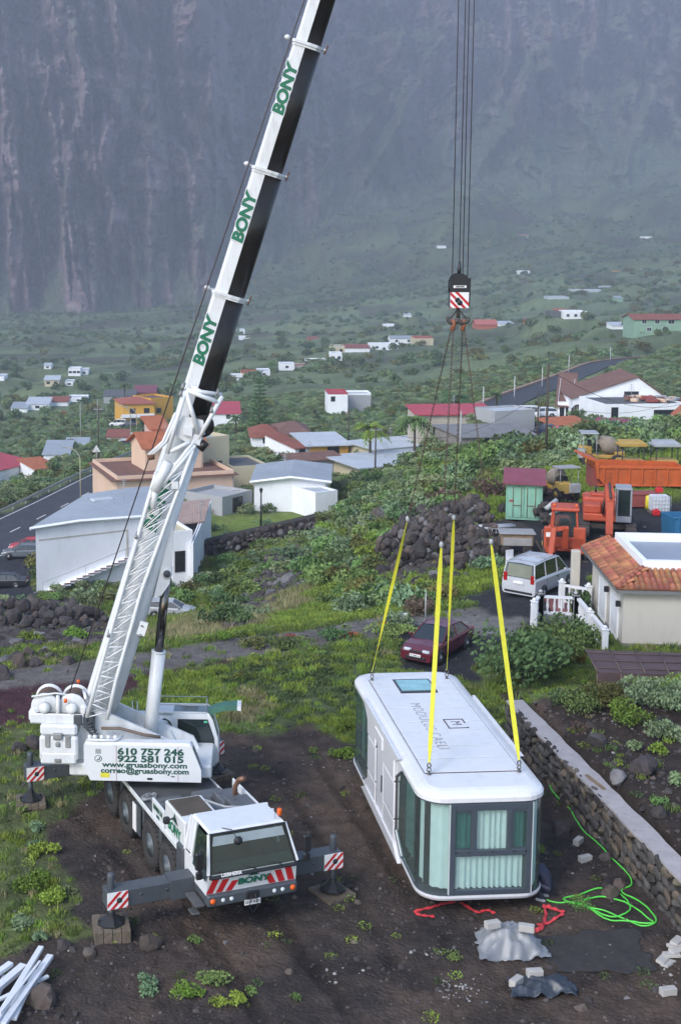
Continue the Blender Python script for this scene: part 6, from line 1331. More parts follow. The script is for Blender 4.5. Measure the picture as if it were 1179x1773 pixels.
LV = {'dark': leafmat('dark_leaf', (0.081, 0.136, 0.052)), 'mid': leafmat('mid_leaf', (0.139, 0.222, 0.068)), 'blue': leafmat('bluegreen_leaf', (0.155, 0.229, 0.124)), 'lime': leafmat('lime_leaf', (0.169, 0.250, 0.040)),
      'euph': leafmat('pale_shrub_leaf', (0.204, 0.266, 0.131)), 'olive': leafmat('olive_leaf', (0.139, 0.140, 0.043)), 'far': leafmat('far_leaf', (0.130, 0.184, 0.081)), 'red': leafmat('red_flower', (.45, .03, .02)), 'orange': leafmat('orange_leaf', (.30, .13, .02)), 'dead': leafmat('dead_twig', (.12, .085, .065))}
BARK = mat('bark', (.085, .07, .055), rough=.95, var=.3, scale=4, bump=.5)
def tuft(n, h, spread, m, wd=.012):
    b = MB()
    for k in range(n):
        a = random.uniform(0, 6.28); r = spread*random.random()**.5; x, y = r*math.cos(a), r*math.sin(a); ln = h*random.uniform(.5, 1.1); le = random.uniform(.1, .6)*ln; d = random.uniform(0, 6.28); t = random.uniform(0, 3.14)
        wx, wy = math.cos(t)*wd, math.sin(t)*wd; mx, my = x+math.cos(d)*le*.4, y+math.sin(d)*le*.4
        b.add([(x-wx, y-wy, -.02), (x+wx, y+wy, -.02), (mx+wx*.8, my+wy*.8, ln*.6), (mx-wx*.8, my-wy*.8, ln*.6), (x+math.cos(d)*le, y+math.sin(d)*le, ln)], [(0, 1, 2, 3), (3, 2, 4)])
    return b
def herb(n, h, spread, size):
    b = MB()
    for k in range(n):
        a = random.uniform(0, 6.28); r = spread*random.random()**.5; p = Vector((r*math.cos(a), r*math.sin(a), h*random.random()*(1-.5*r/spread)))
        leaf(b, p, size*random.uniform(.6, 1.3))
    return b
def leaf(b, p, s, up=.5, el=1.5):
    d = Vector((random.gauss(0, 1), random.gauss(0, 1), random.gauss(0, .6)+up)).normalized(); u = d.cross(Vector((random.random(), random.random(), random.random()))).normalized()*s*.42; v = d.cross(u).normalized()*s*el*.5
    b.add([p-v, p+u, p+v, p-u], [(0, 1, 2, 3)])
def clump(n, rx, rz, ls, lumps=7, flat=0.0, hollow=.55, seed=None):
    """irregular shrub crown of leaf faces gathered in lobes"""
    b = MB(); L_ = []
    for k in range(lumps):
        a = random.uniform(0, 6.28); r = rx*.62*random.random()**.5; L_.append((Vector((r*math.cos(a), r*math.sin(a), rz*random.uniform(.30, .85)*(1-.4*r/rx))), rx*random.uniform(.28, .52)))
    for k in range(n):
        c, r = random.choice(L_); d = Vector((random.gauss(0, 1), random.gauss(0, 1), random.gauss(0, .8)+.25)).normalized(); rr = r*(hollow+(1-hollow)*random.random())*random.uniform(.9, 1.12)
        p = c+Vector((d.x*rr, d.y*rr, d.z*rr*rz/rx*(1-flat)))
        if p.z < .02: p.z = random.uniform(.02, .15)*rz
        leaf(b, p, ls*random.uniform(.6, 1.25))
    return b
def twigs(b, n, rx, rz, r0=.02, mi=1):
    for k in range(n):
        a = random.uniform(0, 6.28); t = random.uniform(.3, .8); e = Vector((rx*t*math.cos(a), rx*t*math.sin(a), rz*random.uniform(.45, .85))); m_ = e*.5+Vector((random.uniform(-.1, .1)*rx, random.uniform(-.1, .1)*rx, rz*.05))
        b.tube([(0, 0, -.1), m_, e], [r0, r0*.7, r0*.3], 4, mi=mi)
tufts = [rawobj('grass_tuft', tuft(46, .20, .22, None).mesh('grass_tuft', GR[i])) for i in (0, 1, 2)] + [rawobj('weed', herb(60, .16, .24, .055).mesh('weed', GR[3])), rawobj('weed', herb(60, .18, .26, .05).mesh('weed', GR[0])), rawobj('dry_tuft', tuft(46, .30, .28, None, .009).mesh('dry_tuft', GR[2]))]
def rnd_in(n, pa, pb, da, db):
    """random ground points, even over the ground, inside a fan of columns and distances"""
    d = np.sqrt(rng.uniform(da*da, db*db, n)); px = rng.uniform(pa, pb, n); x = (px-CX)/CF*(d*CC+20*CS); return x, d
def cls_pts(n, pa, pb, da, db):
    x, y = rnd_in(n, pa, pb, da, db); z = zt(x, y); return x, y, z, classify(x, y, z)
# grass over the near ground
x, y, z, c = cls_pts(150000, -350, 1450, 26, 140)
n3 = fbm(x/9, y/9, 75); n1 = fbm(x/1.7, y/1.7, 71)
dens = np.select([c == GRASS, c == BRIGHT, c == WEEDS, c == DRY, c == DIRT, c == SOIL, c == PICON, c == TRK, c == LAVA, c == SCRUB], [.55, .85, .6, .7, .025, .05, .03, .05, .04, .7], 0)*np.where((n3 < .36) & (y < 60), .45, 1)*(.5+n1)
dens *= np.clip(1.25-(y-45)/75, .35, 1)
k = rng.random(len(x)) < dens; x, y, z, c, n1 = x[k], y[k], z[k], c[k], n1[k]; u = rng.random(len(x))
vid = np.select([c == BRIGHT, c == DRY, c == WEEDS, c == DIRT], [np.where(u < .6, 0, np.where(u < .8, 4, 1)), np.where(u < .3, 5, np.where(u < .6, 2, 1)), np.where(u < .7, 3, 0), np.where(u < .5, 4, 3)], np.where(u < .38, 1, np.where(u < .66, 0, np.where(u < .72, 2, np.where(u < .9, 3, 4)))))
scatter('grass', np.stack([x, y, z], 1), rng.uniform(.6, 1.3, len(x))*np.clip(y/50, .8, 1.7), rng.uniform(0, 6.28, len(x)), vid, tufts)
# stones and clods
ROCKM = [mat('lava_rock', (.050, .043, .042), rough=.92, var=.45, scale=2.2, bump=.6, bscale=9, obj_rand=.45), mat('brown_rock', (.085, .068, .058), rough=.92, var=.4, scale=2.5, bump=.6, bscale=9, obj_rand=.4), mat('grey_rock', (.145, .14, .145), rough=.9, var=.35, scale=2.5, bump=.5, bscale=9, obj_rand=.3), mat('pale_rubble', (.30, .29, .28), rough=.9, var=.2)]
def rockmb(seed, sub=1, rough=.25, sx=1, sy=1, sz=.75):
    r = random.Random(seed); t = (1+5**.5)/2; V = [(-1, t, 0), (1, t, 0), (-1, -t, 0), (1, -t, 0), (0, -1, t), (0, 1, t), (0, -1, -t), (0, 1, -t), (t, 0, -1), (t, 0, 1), (-t, 0, -1), (-t, 0, 1)]
    V = [Vector(v).normalized() for v in V]; F = [(0, 11, 5), (0, 5, 1), (0, 1, 7), (0, 7, 10), (0, 10, 11), (1, 5, 9), (5, 11, 4), (11, 10, 2), (10, 7, 6), (7, 1, 8), (3, 9, 4), (3, 4, 2), (3, 2, 6), (3, 6, 8), (3, 8, 9), (4, 9, 5), (2, 4, 11), (6, 2, 10), (8, 6, 7), (9, 8, 1)]
    for _ in range(sub):
        m_ = {}; F2 = []
        def mid(a, c_):
            k_ = (min(a, c_), max(a, c_))
            if k_ not in m_: V.append(((V[a]+V[c_])/2).normalized()); m_[k_] = len(V)-1
            return m_[k_]
        for a, c_, d in F: e, f_, g = mid(a, c_), mid(c_, d), mid(d, a); F2 += [(a, e, g), (c_, f_, e), (d, g, f_), (e, f_, g)]
        F = F2
    pl = [(Vector((r.gauss(0, 1), r.gauss(0, 1), r.gauss(0, 1))).normalized(), r.uniform(.42, .82)) for _ in range(9)]
    out = []
    for v in V:
        s = 1+r.uniform(-rough, rough)*.35
        for n_, d_ in pl:
            q_ = v.dot(n_)
            if q_*s > d_: s = d_/q_
        out.append((v.x*s*sx*.6, v.y*s*sy*.6, v.z*s*sz*.6))
    b = MB(); b.add(out, F); return b
rocks = [rawobj('stone', rockmb(10+i, 0, .5).mesh('stone', ROCKM[(0, 0, 1, 0, 1, 2, 0, 3)[i]])) for i in range(8)]
x, y, z, c = cls_pts(190000, -350, 1450, 25, 135)
dens = np.select([c == DIRT, c == SOIL, c == LAVA, c == PICON, c == TRK, c == GRASS, c == LAPILLI], [.60, .6, .9, .3, .12, .05, .05], 0.01)*np.where(c == DIRT, .35+1.3*fbm(x/2.3, y/2.3, 301), 1)
dens *= np.clip(1.2-(y-38)/60, .3, 1)
k = rng.random(len(x)) < dens; x, y, z, c = x[k], y[k], z[k], c[k]; m = len(x); u = rng.random(m)
# open ground right of the driving cab and at the bottom edge carries more rubble
s = np.exp(rng.normal(-2.85, .6, m))*np.where(c == LAVA, 8.0, np.where(c == SOIL, 1.8, 1)); s = np.clip(s, .03, 1.1)
vid = np.where(u < .86, rng.integers(0, 5, m), np.where(u < .96, 6, 5)); vid = np.where((c == DIRT) & (u > .995), 7, vid)
# keep loose stones off the space under the crane wheels
scatter('gravel', np.stack([x, y, z], 1), s, rng.uniform(0, 6.28, m), vid, rocks)
# white crumbs of rubble in the lower right
pts = []
for (cx, cy, rx, ry, n) in ((790, 1712, 45, 20, 60), (745, 1650, 30, 12, 16), (1010, 1500, 90, 40, 12), (1060, 1440, 60, 60, 12), (600, 1690, 60, 20, 12), (560, 1325, 60, 10, 14), (1150, 1700, 30, 40, 16), (1090, 1350, 60, 50, 20)):
    for _ in range(n): p = onz(random.gauss(cx, rx*.5), random.gauss(cy, ry*.5)); pts.append((p.x, p.y, ground(p.x, p.y)+.02))
scatter('rubble', np.array(pts), np.exp(rng.normal(-3.1, .45, len(pts))), rng.uniform(0, 6.28, len(pts)), np.where(rng.random(len(pts)) < .75, 7, 5), rocks)
# ---------------------------------------------------------------- shrub cover of the slopes (nobody could count it)
bush = []
for i, (mm, n, rx, rz, ls) in enumerate((('dark', 300, 1, .8, .17), ('mid', 300, 1, .85, .16), ('blue', 320, 1, .7, .15), ('lime', 260, 1, .75, .16), ('euph', 360, 1, .62, .13), ('euph', 360, 1.05, .55, .13), ('olive', 260, 1, .8, .16), ('far', 240, 1, .9, .2), ('far', 240, 1.1, .75, .2), ('dead', 200, 1, .8, .12))):
    bush.append(rawobj('bush', clump(n, rx, rz, ls, lumps=8 if mm != 'euph' else 4).mesh('bush', LV[mm])))
def scrub(n, pa, pb, da, db, smin, smax, dens_fn, vids, seed):
    x, y = rnd_in(n, pa, pb, da, db); z = zt(x, y); c = classify(x, y, z); u = rng.random(len(x))
    px, py = pix(x, y, z); k = u < dens_fn(x, y, px, py, c)
    for bx, by, br in NOBUSH: k &= np.hypot(x-bx, y-by) > br
    for P_, w_ in ((ROAD1, 6.5), (ROAD2, 5.2), (TRACK, 2.4)):
        d_, _ = _seg(x, y, P_); k &= d_ > w_
    x, y, z = x[k], y[k], z[k]; return np.stack([x, y, z], 1), rng.uniform(smin, smax, len(x)), rng.uniform(0, 6.28, len(x)), rng.choice(vids, len(x))
NOBUSH = []
P_, S_, R_, I_ = scrub(26000, -480, 1500, 100, 420, .6, 1.7, lambda x, y, px, py, c: np.where(c == SCRUB, .62, np.where(c == LAVA, .15, np.where(c == BRIGHT, .04, .0)))*(.35+1.1*fbm(x/14, y/14, 201)), [1, 2, 4, 5, 4, 5, 7, 4, 5, 2, 0, 6], 1)
P2, S2, R2, I2 = scrub(30000, -480, 1500, 420, 2250, 1.4, 4.6, lambda x, y, px, py, c: .62*np.clip(fbm(x/60, y/60, 203)*2.4-.55, 0, 1), [7, 8, 7, 8, 0, 6], 2)
P_ = np.concatenate([P_, P2]); P_[:, 2] -= .05
scatter('shrubland', P_, np.concatenate([S_, S2]), np.concatenate([R_, R2]), np.concatenate([I_, I2]), bush)
# ================================================================ stone walls and rubble
RKM = [[rockmb(100+i, 1, .3, *sh).mesh('stone', m) for i in range(4)] for m, sh in ((ROCKM[0], (1, .85, .75)), (ROCKM[1], (1, .8, .7)), (ROCKM[2], (1, .8, .75)))]
WSTM = [[rockmb(200+i, 1, .1, 1, .6, .85).mesh('stone', m) for i in range(4)] for m in (mat('wall_stone', (.066, .062, .06), rough=.9, var=.35, scale=3, bump=.5, obj_rand=.45), mat('tan_wall_stone', (.12, .10, .075), rough=.9, var=.3, scale=3, bump=.5, obj_rand=.3))]
def pick(ws): 
    k = random.choices(range(len(ws)), ws)[0]; return k
# retaining wall
wa, wb = WALL_A, WALL_B; dv = (wb-wa); wl = dv.length; dv.normalize(); nv = Vector((dv.y, -dv.x, 0))       # nv points towards the lifted house
if nv.x > 0: nv = -nv
rw = empty('retaining_wall', (wa.x, wa.y, 0), 0, 'long dry stone retaining wall with concrete top right of the lifted house', 'stone wall')
def wtop(t): return 1.30+.14*t
b = MB(); P = [Vector((0, 0, -.5)), dv*wl+Vector((0, 0, -.5)), dv*wl+Vector((0, 0, wtop(1))), Vector((0, 0, wtop(0)))]; b.prism(P, -nv*.5); b.obj('core', mat('dark_core_earth', (.035, .03, .028), rough=1), rw)  # plain dark earth core behind the stones
b = MB(); n = 34; vs = []
for k in range(n+1):
    t = k/n; c = dv*(wl*t); w_ = .31+random.uniform(-.03, .03); z_ = wtop(t)
    for s_, z in ((-1, 0), (1, 0), (1, .07), (-1, .07)): vs.append(c-nv*.22+nv*s_*w_+Vector((0, 0, z_+z)))
b.add(vs, [(i*4+j, i*4+(j+1) % 4, i*4+4+(j+1) % 4, i*4+4+j) for i in range(n) for j in range(4)]+[(3, 2, 1, 0), (n*4, n*4+1, n*4+2, n*4+3)])
b.obj('coping', mat('concrete_coping', (.36, .34, .34), rough=.9, var=.15, scale=1.3, bump=.2, dirt=(.15, .13, .11), dirt_amt=.6), rw)
z = .0; row = 0; cnt = 0
while z < 1.36:
    hh = random.uniform(.27, .38); x = random.uniform(-.2, .1)
    while x < wl and cnt < 300:
        w_ = random.uniform(.26, .6); c = dv*(x+w_/2)+nv*random.uniform(0, .06)
        me = WSTM[pick([5, 2])][random.randrange(4)]; zz = z+hh/2
        if zz < wtop(x/wl)-.02:
            o = put(me, 'stone', rw, c+Vector((0, 0, zz+random.uniform(-.05, .05))), (random.uniform(-.3, .3), random.uniform(-.5, .5), math.atan2(dv.y, dv.x)+random.uniform(-.2, .2)), (w_*1.0, .36, hh*random.uniform(.95, 1.25))); cnt += 1
        x += w_*.95
    z += hh*.92
o = MB(); o.bbox(-.55, .55, -.06, .06, 0, .03, .01); o = o.obj('plank', mat('warm_timber', (.22, .15, .09), rough=.8)); q_ = wa+dv*7.4-nv*.2; o.location = (q_.x, q_.y, wtop(.42)+.075); o.rotation_euler = (0, 0, math.atan2(dv.y, dv.x)+.12); tag(o, 'short timber plank lying on the concrete wall top', 'plank')
# far terrace wall below the laundry house
A = at(352, 958, 138); B = at(546, 948, 139); A.z = ground(A.x, A.y)-.1; B.z = ground(B.x, B.y)-.1
tw_ = empty('terrace_wall', tuple(A), 0, 'dark stone terrace wall below the grass of the white laundry house', 'stone wall'); d = B-A; l = d.length
b = MB(); b.prism([Vector((0, 0, -1)), d+Vector((0, 0, -1)), d+Vector((0, 0, 1.7)), Vector((0, 0, 1.7))], (0, 1.5, 0)); b.obj('core', mat('dark_core_earth'), tw_)
for k in range(100):
    t = random.random(); put(RKM[pick([4, 2, 1])][random.randrange(4)], 'stone', tw_, d*t+Vector((0, -.05, random.uniform(0, 1.7))), (random.random(), random.random(), random.random()*6), random.uniform(.5, 1.0))
def heap(name, label, pts, n, s0, s1, ws, cat='rubble heap', core=0.0, grp=None, zf=None):
    """pts: photo polygon filled with stones lying on the ground, heaped towards its centre"""
    xs = [p[0] for p in pts]; ys = [p[1] for p in pts]; root = None; out = []
    tries = 0
    while len(out) < n and tries < n*40:
        tries += 1; px_ = random.uniform(min(xs), max(xs)); py_ = random.uniform(min(ys), max(ys))
        if not inpoly(np.array([px_]), np.array([py_]), pts)[0]: continue
        out.append((px_, py_))
    P = []
    for px_, py_ in out:
        # march along the sight line until it meets the ground: real position on the slope
        lo, hi = 50.0, 150.0; dprev = lo
        for d in np.arange(50, 150, 1.5):
            a_ = at(px_, py_, d)
            if a_.z < ground(a_.x, a_.y): break
            dprev = d
        a_ = at(px_, py_, dprev); P.append(Vector((a_.x, a_.y, ground(a_.x, a_.y))))
    ym = sorted(p.y for p in P)[len(P)//2]; P = [p for p in P if abs(p.y-ym) < 13]
    c = sum(P, Vector())/len(P); root = empty(name, tuple(c), 0, label, cat, grp)
    rad = max((p-c).length for p in P)
    for p in P:
        hgt = core*max(0, 1-((p-c).length/rad)**1.5); s_ = random.uniform(s0, s1)*(1.4 if random.random() < .12 else 1)
        for q in range(2 if hgt > .5 else 1):
            put(RKM[pick(ws)][random.randrange(4)], 'stone', root, p-c+Vector((random.uniform(-.3, .3), 0, hgt*(1 if q == 0 else random.random())+s_*.05)), (random.uniform(0, 6), random.uniform(0, 6), random.uniform(0, 6)), s_)
    if core > .5:
        rad *= .62; b = MB(); k = 18; ring = [[c-c+Vector((rad*f*math.cos(6.283*i/k)*random.uniform(.85, 1.05), rad*f*math.sin(6.283*i/k)*random.uniform(.85, 1.05), 0)) for i in range(k)] for f in (1, .75, .5, .25)]
        for f, rg_ in zip((1, .75, .5, .25), ring):
            for p in rg_: q = p+c; p.z = ground(q.x, q.y)-c.z-.5+core*max(0, 1-f**1.5)*.9
        vs = sum(ring, [])+[Vector((0, 0, core*.7))]; fs = [(r_*k+i, r_*k+(i+1) % k, (r_+1)*k+(i+1) % k, (r_+1)*k+i) for r_ in range(3) for i in range(k)]+[(3*k+i, 3*k+(i+1) % k, 4*k) for i in range(k)]
        b.add(vs, fs); b.obj('earth_core', mat('dark_core_earth'), root)
    return root
heap('rubble_heap', 'broad heap of dark broken boulders by the track at the left edge', [(-60, 1040), (20, 1032), (90, 1040), (150, 1065), (200, 1085), (190, 1112), (60, 1120), (-60, 1118)], 240, .35, 1.15, [8, 3, .6], core=1.2)
heap('rubble_heap', 'tall rubble mound of lava stones between slings and machinery yard', [(700, 905), (745, 885), (800, 885), (845, 905), (865, 955), (840, 985), (770, 985), (700, 985), (650, 970)], 290, .35, .85, [8, 3, .6], core=1.5)
heap('rubble_slope', 'dark lava stone slope running down below the terrace wall', [(385, 1092), (432, 1000), (470, 962), (545, 955), (530, 990), (500, 1030), (440, 1072)], 200, .35, .95, [8, 2, 1])
heap('rubble_slope', 'dark stone slope beneath the tall rubble mound', [(640, 1010), (690, 950), (750, 985), (800, 992), (760, 1010), (700, 1020)], 90, .4, .9, [8, 2, 1])
heap('rock_edge', 'row of big rocks edging the upper terrace behind the slings', [(600, 905), (640, 890), (700, 885), (705, 900), (650, 912), (600, 920)], 34, .8, 1.6, [4, 2, 3], cat='rocks')
heap('rubble_slope', 'scattered rocks on the grass bank at the far left track', [(-40, 1150), (60, 1125), (120, 1140), (40, 1165), (-40, 1170)], 24, .4, .9, [5, 2, 1])
BL = [((500, 1015), 1.6, 2, 100, 'pale round boulder on the bank under the terrace wall'), ((530, 1018), 1.1, 2, 100, 'small pale boulder right of the round one on the bank'), ((1070, 1380), .62, 2, 0, 'pale boulder in the garden behind the stone wall'), ((1035, 1290), .9, 0, 0, 'dark boulder in the garden near the fig tree'), ((1110, 1345), 1.1, 0, 0, 'big dark boulder in the garden by the succulents'),
      ((1140, 1420), .5, 0, 0, 'dark stone at right edge of the garden soil'), ((257, 1642), .62, 1, 0, 'brown upright stone in front of the left outrigger'), ((155, 1660), .5, 1, 0, 'squat brown stone left of the upright stone'), ((110, 1655), .42, 0, 0, 'small dark stone near the white posts'), ((75, 1735), .8, 1, 0, 'large brown rock under the ends of the white posts'), ((60, 1290), .8, 0, 0, 'dark rock behind the rear outrigger mat'), ((30, 1300), .7, 0, 0, 'dark rock at the left edge behind the crane'),
      ((75, 1255), .5, 0, 0, 'rock half under the crane counterweight'), ((1055, 1565), .55, 1, 0, 'brown rock ringed by the green hose'), ((1070, 1545), .45, 1, 0, 'brown rock at the wall foot above the green hose'), ((1050, 1540), .4, 0, 0, 'dark stone left of the brown rock at the wall'), ((1045, 1490), .5, 0, 0, 'dark rock halfway along the wall foot'), ((970, 1440), .6, 0, 0, 'dark rock beside the glass corner near the wall'), ((985, 1400), .7, 0, 0, 'larger dark rock in the gully by the wall')]
def lay(px_, py_, dmin=24.0):
    for d in np.arange(dmin, 190, .4):
        a_ = at(px_, py_, d)
        if a_.z < ground(a_.x, a_.y): break
    return Vector((a_.x, a_.y, ground(a_.x, a_.y)))
for (px_, py_), s_, k_, dd, lab in BL:
    p = lay(px_, py_); tag(put(RKM[k_][random.randrange(4)], 'boulder', None, (p.x, p.y, p.z+s_*.18), (random.uniform(-.3, .3), random.uniform(-.3, .3), random.uniform(0, 6)), s_), lab, 'rock')
# timber blocks behind the crane
for i, (px_, py_, a_) in enumerate(((352, 1338, .3), (368, 1352, .5), (345, 1352, .1))):
    p = lay(px_, py_); b = MB(); b.bbox(-.5, .5, -.14, .14, 0, .24, .015); o = b.obj('timber_block', TIMBER); o.location = p; o.rotation_euler = (0, 0, -.9+a_); tag(o, ['old timber baulk farthest behind the crane deck', 'old timber baulk beside the rear outrigger mat', 'old timber baulk touching the crane deck edge'][i], 'timber', 'baulks behind the crane')
# ================================================================ cars
TYR, RMM = wheel_meshes(.32, .2, .2, 20); TYR = TYR.mesh('tyre', RUBBER); RMM = RMM.mesh('wheel', mat('alloy', (.35, .37, .38), rough=.35, metal=.6, var=.1)); 
def car(name, label, col, pos, ang, kind='sedan', cat='car', L=4.4, W=1.72, group=None, scale=1.0, rear=False):
    m = mat('car_'+col[0], col[1], rough=.3, var=.05, scale=1.5, coat=.7, dirt=tuple(min(1, c*.6+.05) for c in col[1]), dirt_amt=.35)
    root = empty(name, tuple(pos), ang, label, cat, group); root.scale = (scale,)*3
    h = W/2
    # side profile of the lower body: (x, z belt/hood, half width factor)
    PR_ = {'sedan': [(-.5, .62, .90), (-.49, .82, .93), (-.47, .90, .95), (-.30, .94, .99), (-.1, .92, 1), (.12, .90, 1), (.22, .88, .99), (.38, .80, .96), (.46, .70, .92), (.495, .58, .86)],
           'hatch': [(-.5, .62, .90), (-.495, .90, .94), (-.47, .96, .96), (-.30, .97, .99), (-.1, .95, 1), (.12, .92, 1), (.24, .90, .99), (.39, .82, .96), (.46, .70, .92), (.495, .58, .86)],
           'van': [(-.5, .60, .95), (-.495, 1.02, .97), (-.48, 1.08, .98), (-.30, 1.08, 1), (-.1, 1.06, 1), (.12, 1.04, 1), (.24, 1.02, .99), (.40, .92, .97), (.47, .80, .93), (.498, .62, .88)]}[kind]
    GH = {'sedan': [(-.36, .93, 0), (-.24, 1.34, 1), (-.05, 1.40, 1), (.06, 1.38, 1), (.24, .89, 0)], 'hatch': [(-.49, .96, 0), (-.40, 1.38, 1), (-.15, 1.44, 1), (.05, 1.41, 1), (.25, .91, 0)], 'van': [(-.495, 1.08, 0), (-.46, 1.76, 1), (-.2, 1.82, 1), (.12, 1.78, 1), (.33, 1.0, 0)]}[kind]
    b = MB(); ring = []
    for x, zb, f in PR_:
        w_ = h*f; x = x*L; ring.append([(x, -w_*.90, .24), (x, -w_*.99, .36), (x, -w_, .55), (x, -w_*.985, zb-.10), (x, -w_*.93, zb), (x, 0, zb+.035), (x, w_*.93, zb), (x, w_*.985, zb-.10), (x, w_, .55), (x, w_*.99, .36), (x, w_*.90, .24)])
    vs = sum(ring, []); k = 11; fs = [(i*k+j, (i+1)*k+j, (i+1)*k+j+1, i*k+j+1) for i in range(len(ring)-1) for j in range(k-1)]; fs += [tuple(range(k)), tuple(range(len(vs)-1, len(vs)-k-1, -1))]; fs += [(i*k, i*k+10, (i+1)*k+10, (i+1)*k) for i in range(len(ring)-1)]
    b.add(vs, fs, 0, False); body = b.obj('body', m, root)
    def gh(x, z, r, e=0): w_ = h*(.90 if not r else (.70 if kind != 'van' else .80)); return (x*L, w_+e, z)
    # glass house
    b = MB(); n = len(GH); L_ = [gh(*g) for g in GH]; R_ = [(x, -y, z) for x, y, z in L_]; base = [(L_[i][0], h*.90, PR_[5][1]-.02) for i in (1, 2, 3)]; 
    zb = PR_[5][1]
    l2 = [L_[0], L_[1], L_[2], L_[3], L_[4]]
    vs = l2+R_; fs = [(0, 1, n+1, n), (3, 4, n+4, n+3)]; b.add(vs, fs)
    b.add([L_[0], L_[1], L_[2], L_[3], L_[4]], [(4, 3, 2, 1, 0)]); b.add([R_[0], R_[1], R_[2], R_[3], R_[4]], [(0, 1, 2, 3, 4)])
    b.obj('windows', mat('car_glass', (.02, .028, .03), rough=.05, var=.1, coat=.8), root)
    b = MB(); e = .012
    b.add([(L_[1][0]-.03, L_[1][1]+e, L_[1][2]), (L_[2][0], L_[2][1]+e, L_[2][2]), (L_[3][0]+.05, L_[3][1]+e, L_[3][2]-.01), (L_[3][0]+.05, -L_[3][1]-e, L_[3][2]-.01), (L_[2][0], -L_[2][1]-e, L_[2][2]), (L_[1][0]-.03, -L_[1][1]-e, L_[1][2])]+[(L_[2][0], 0, L_[2][2]+.05), (L_[1][0], 0, L_[1][2]+.03), (L_[3][0]+.03, 0, L_[3][2]+.03)], [(0, 1, 6, 7), (1, 2, 8, 6), (3, 4, 6, 8), (4, 5, 7, 6)])
    for s in (-1, 1):
        for i, j in ((0, 1), (3, 4)): a, c = L_[i], L_[j]; b.tube([(a[0], s*(a[1]), a[2]), (c[0], s*(c[1]), c[2])], .035, 5, smooth=False)
        for i in (1, 2): b.tube([(L_[i][0], s*L_[i][1], L_[i][2]), (L_[i+1][0], s*L_[i+1][1], L_[i+1][2])], .035, 5, smooth=False)
        for fx in ((-.07,) if kind != 'van' else (-.22, .06)): b.tube([(fx*L, s*h*.915, zb), (fx*L-.03, s*L_[2][1], L_[2][2]-.02)], .035, 5, smooth=False)
    b.obj('roof', m, root)
    for fx in (.325, -.295):
        for s in (-1, 1):
            b = MB(); b.lathe([(0, 0), (.37, 0), (.37, .015), (0, .015)], (fx*L, s*(h*.985), .34) if s > 0 else (fx*L, s*(h*.985)-.015, .34), 'y', 18); b.obj('wheel_arch', BLACK, root)
            o = put(RMM, 'wheel', root, (fx*L, s*(h-.07), .32), (0, 0, 0 if s < 0 else math.pi)); put(TYR, 'tyre', o)
    for s in (-1, 1):
        b = MB(); b.bbox(.455*L, .488*L, s*h*.52-.17, s*h*.52+.17, .60, .72, .03); b.obj('headlight', LAMP, root)
        b = MB(); zt_ = .74 if kind != 'van' else .85; b.bbox(-.502*L, -.485*L, s*h*.78-.10, s*h*.78+.10, zt_, zt_+(.14 if kind != 'van' else .42), .02); b.obj('tail_light', mat('tail_red', (.35, .01, .01), rough=.2), root)
        b = MB(); b.bbox(.17*L, .20*L, s*(h+.02), s*(h+.16), zb, zb+.13, .03); b.obj('door_mirror', m, root)
        b = MB()
        for fx in ((-.07,) if kind != 'van' else (-.22, .06)): b.box(fx*L-.004, fx*L+.004, min(s*h*.97, s*(h*1.0+.004)), max(s*h*.97, s*(h*1.0+.004)), .35, zb-.1)
        b.box(fx*L-.25, fx*L-.1, min(s*h*.97, s*(h+.015)), max(s*h*.97, s*(h+.015)), zb-.17, zb-.14); b.obj('door_line', BLACK, root)
    b = MB(); b.bbox(.485*L, .505*L, -.48, .48, .30, .42, .01); b.bbox(.485*L, .50*L, -.30, .30, .60, .68, .01); b.bbox(-.508*L, -.49*L, -h*.8, h*.8, .32, .42, .01); b.obj('grille', BLACK, root)
    b = MB(); b.bbox(.50*L, .512*L, -.26, .26, .42, .53, .004); b.obj('number_plate', SWHITE, root)
    b = MB(); zq = .62 if kind != 'van' else .78; b.bbox(-.512*L, -.498*L, -.26, .26, zq, zq+.11, .004); b.obj('number_plate', SWHITE, root)
    return root
def sit(px_, py_, d=None):
    p = lay(px_, py_) if d is None else at(px_, py_, d); return p
MAR = ('maroon', (.11, .012, .025)); SIL = ('silver', (.40, .42, .44)); SIL2 = ('pale_silver', (.5, .52, .56)); RDC = ('red', (.5, .02, .03)); GRC = ('steel_grey', (.13, .15, .17)); BKC = ('black', (.015, .018, .022)); WHC = ('white', (.75, .77, .78)); BLC = ('dark_blue', (.03, .04, .09))
p = sit(757, 1132); car('parked_car', 'maroon saloon car parked between the yellow slings', MAR, p, math.radians(-126), 'sedan', L=4.35, W=1.69, scale=.95)
text('TF 3688 AX', .09, BLACK, bpy.data.objects['parked_car'], frame((4.35*.512+.004, 0, .475), (0, 1, 0), (0, 0, 1)))
p = sit(932, 1022); car('parked_van', 'silver people carrier with roof rails behind the balustrade', SIL2, p, math.radians(50), 'van', 'van', L=4.5, W=1.85)
b = MB()
for s in (-1, 1): b.tube([(-2.0, s*.68, 1.84), (.4, s*.68, 1.87)], .022, 6)
for x in (-1.7, -.6): b.tube([(x, -.68, 1.87), (x, .68, 1.87)], .025, 6)
b.obj('roof_rails', mat('pale_grey'), bpy.data.objects['parked_van'])
b = MB(); b.add([(-2.23, -.68, 1.12), (-2.23, .68, 1.12), (-2.10, .60, 1.70), (-2.10, -.60, 1.70)], [(0, 3, 2, 1)]); b.obj('rear_sunscreen', mat('lattice_screen', (.22, .24, .18), rough=.4, wave=('DIAGONAL', 9, .02)), bpy.data.objects['parked_van'])
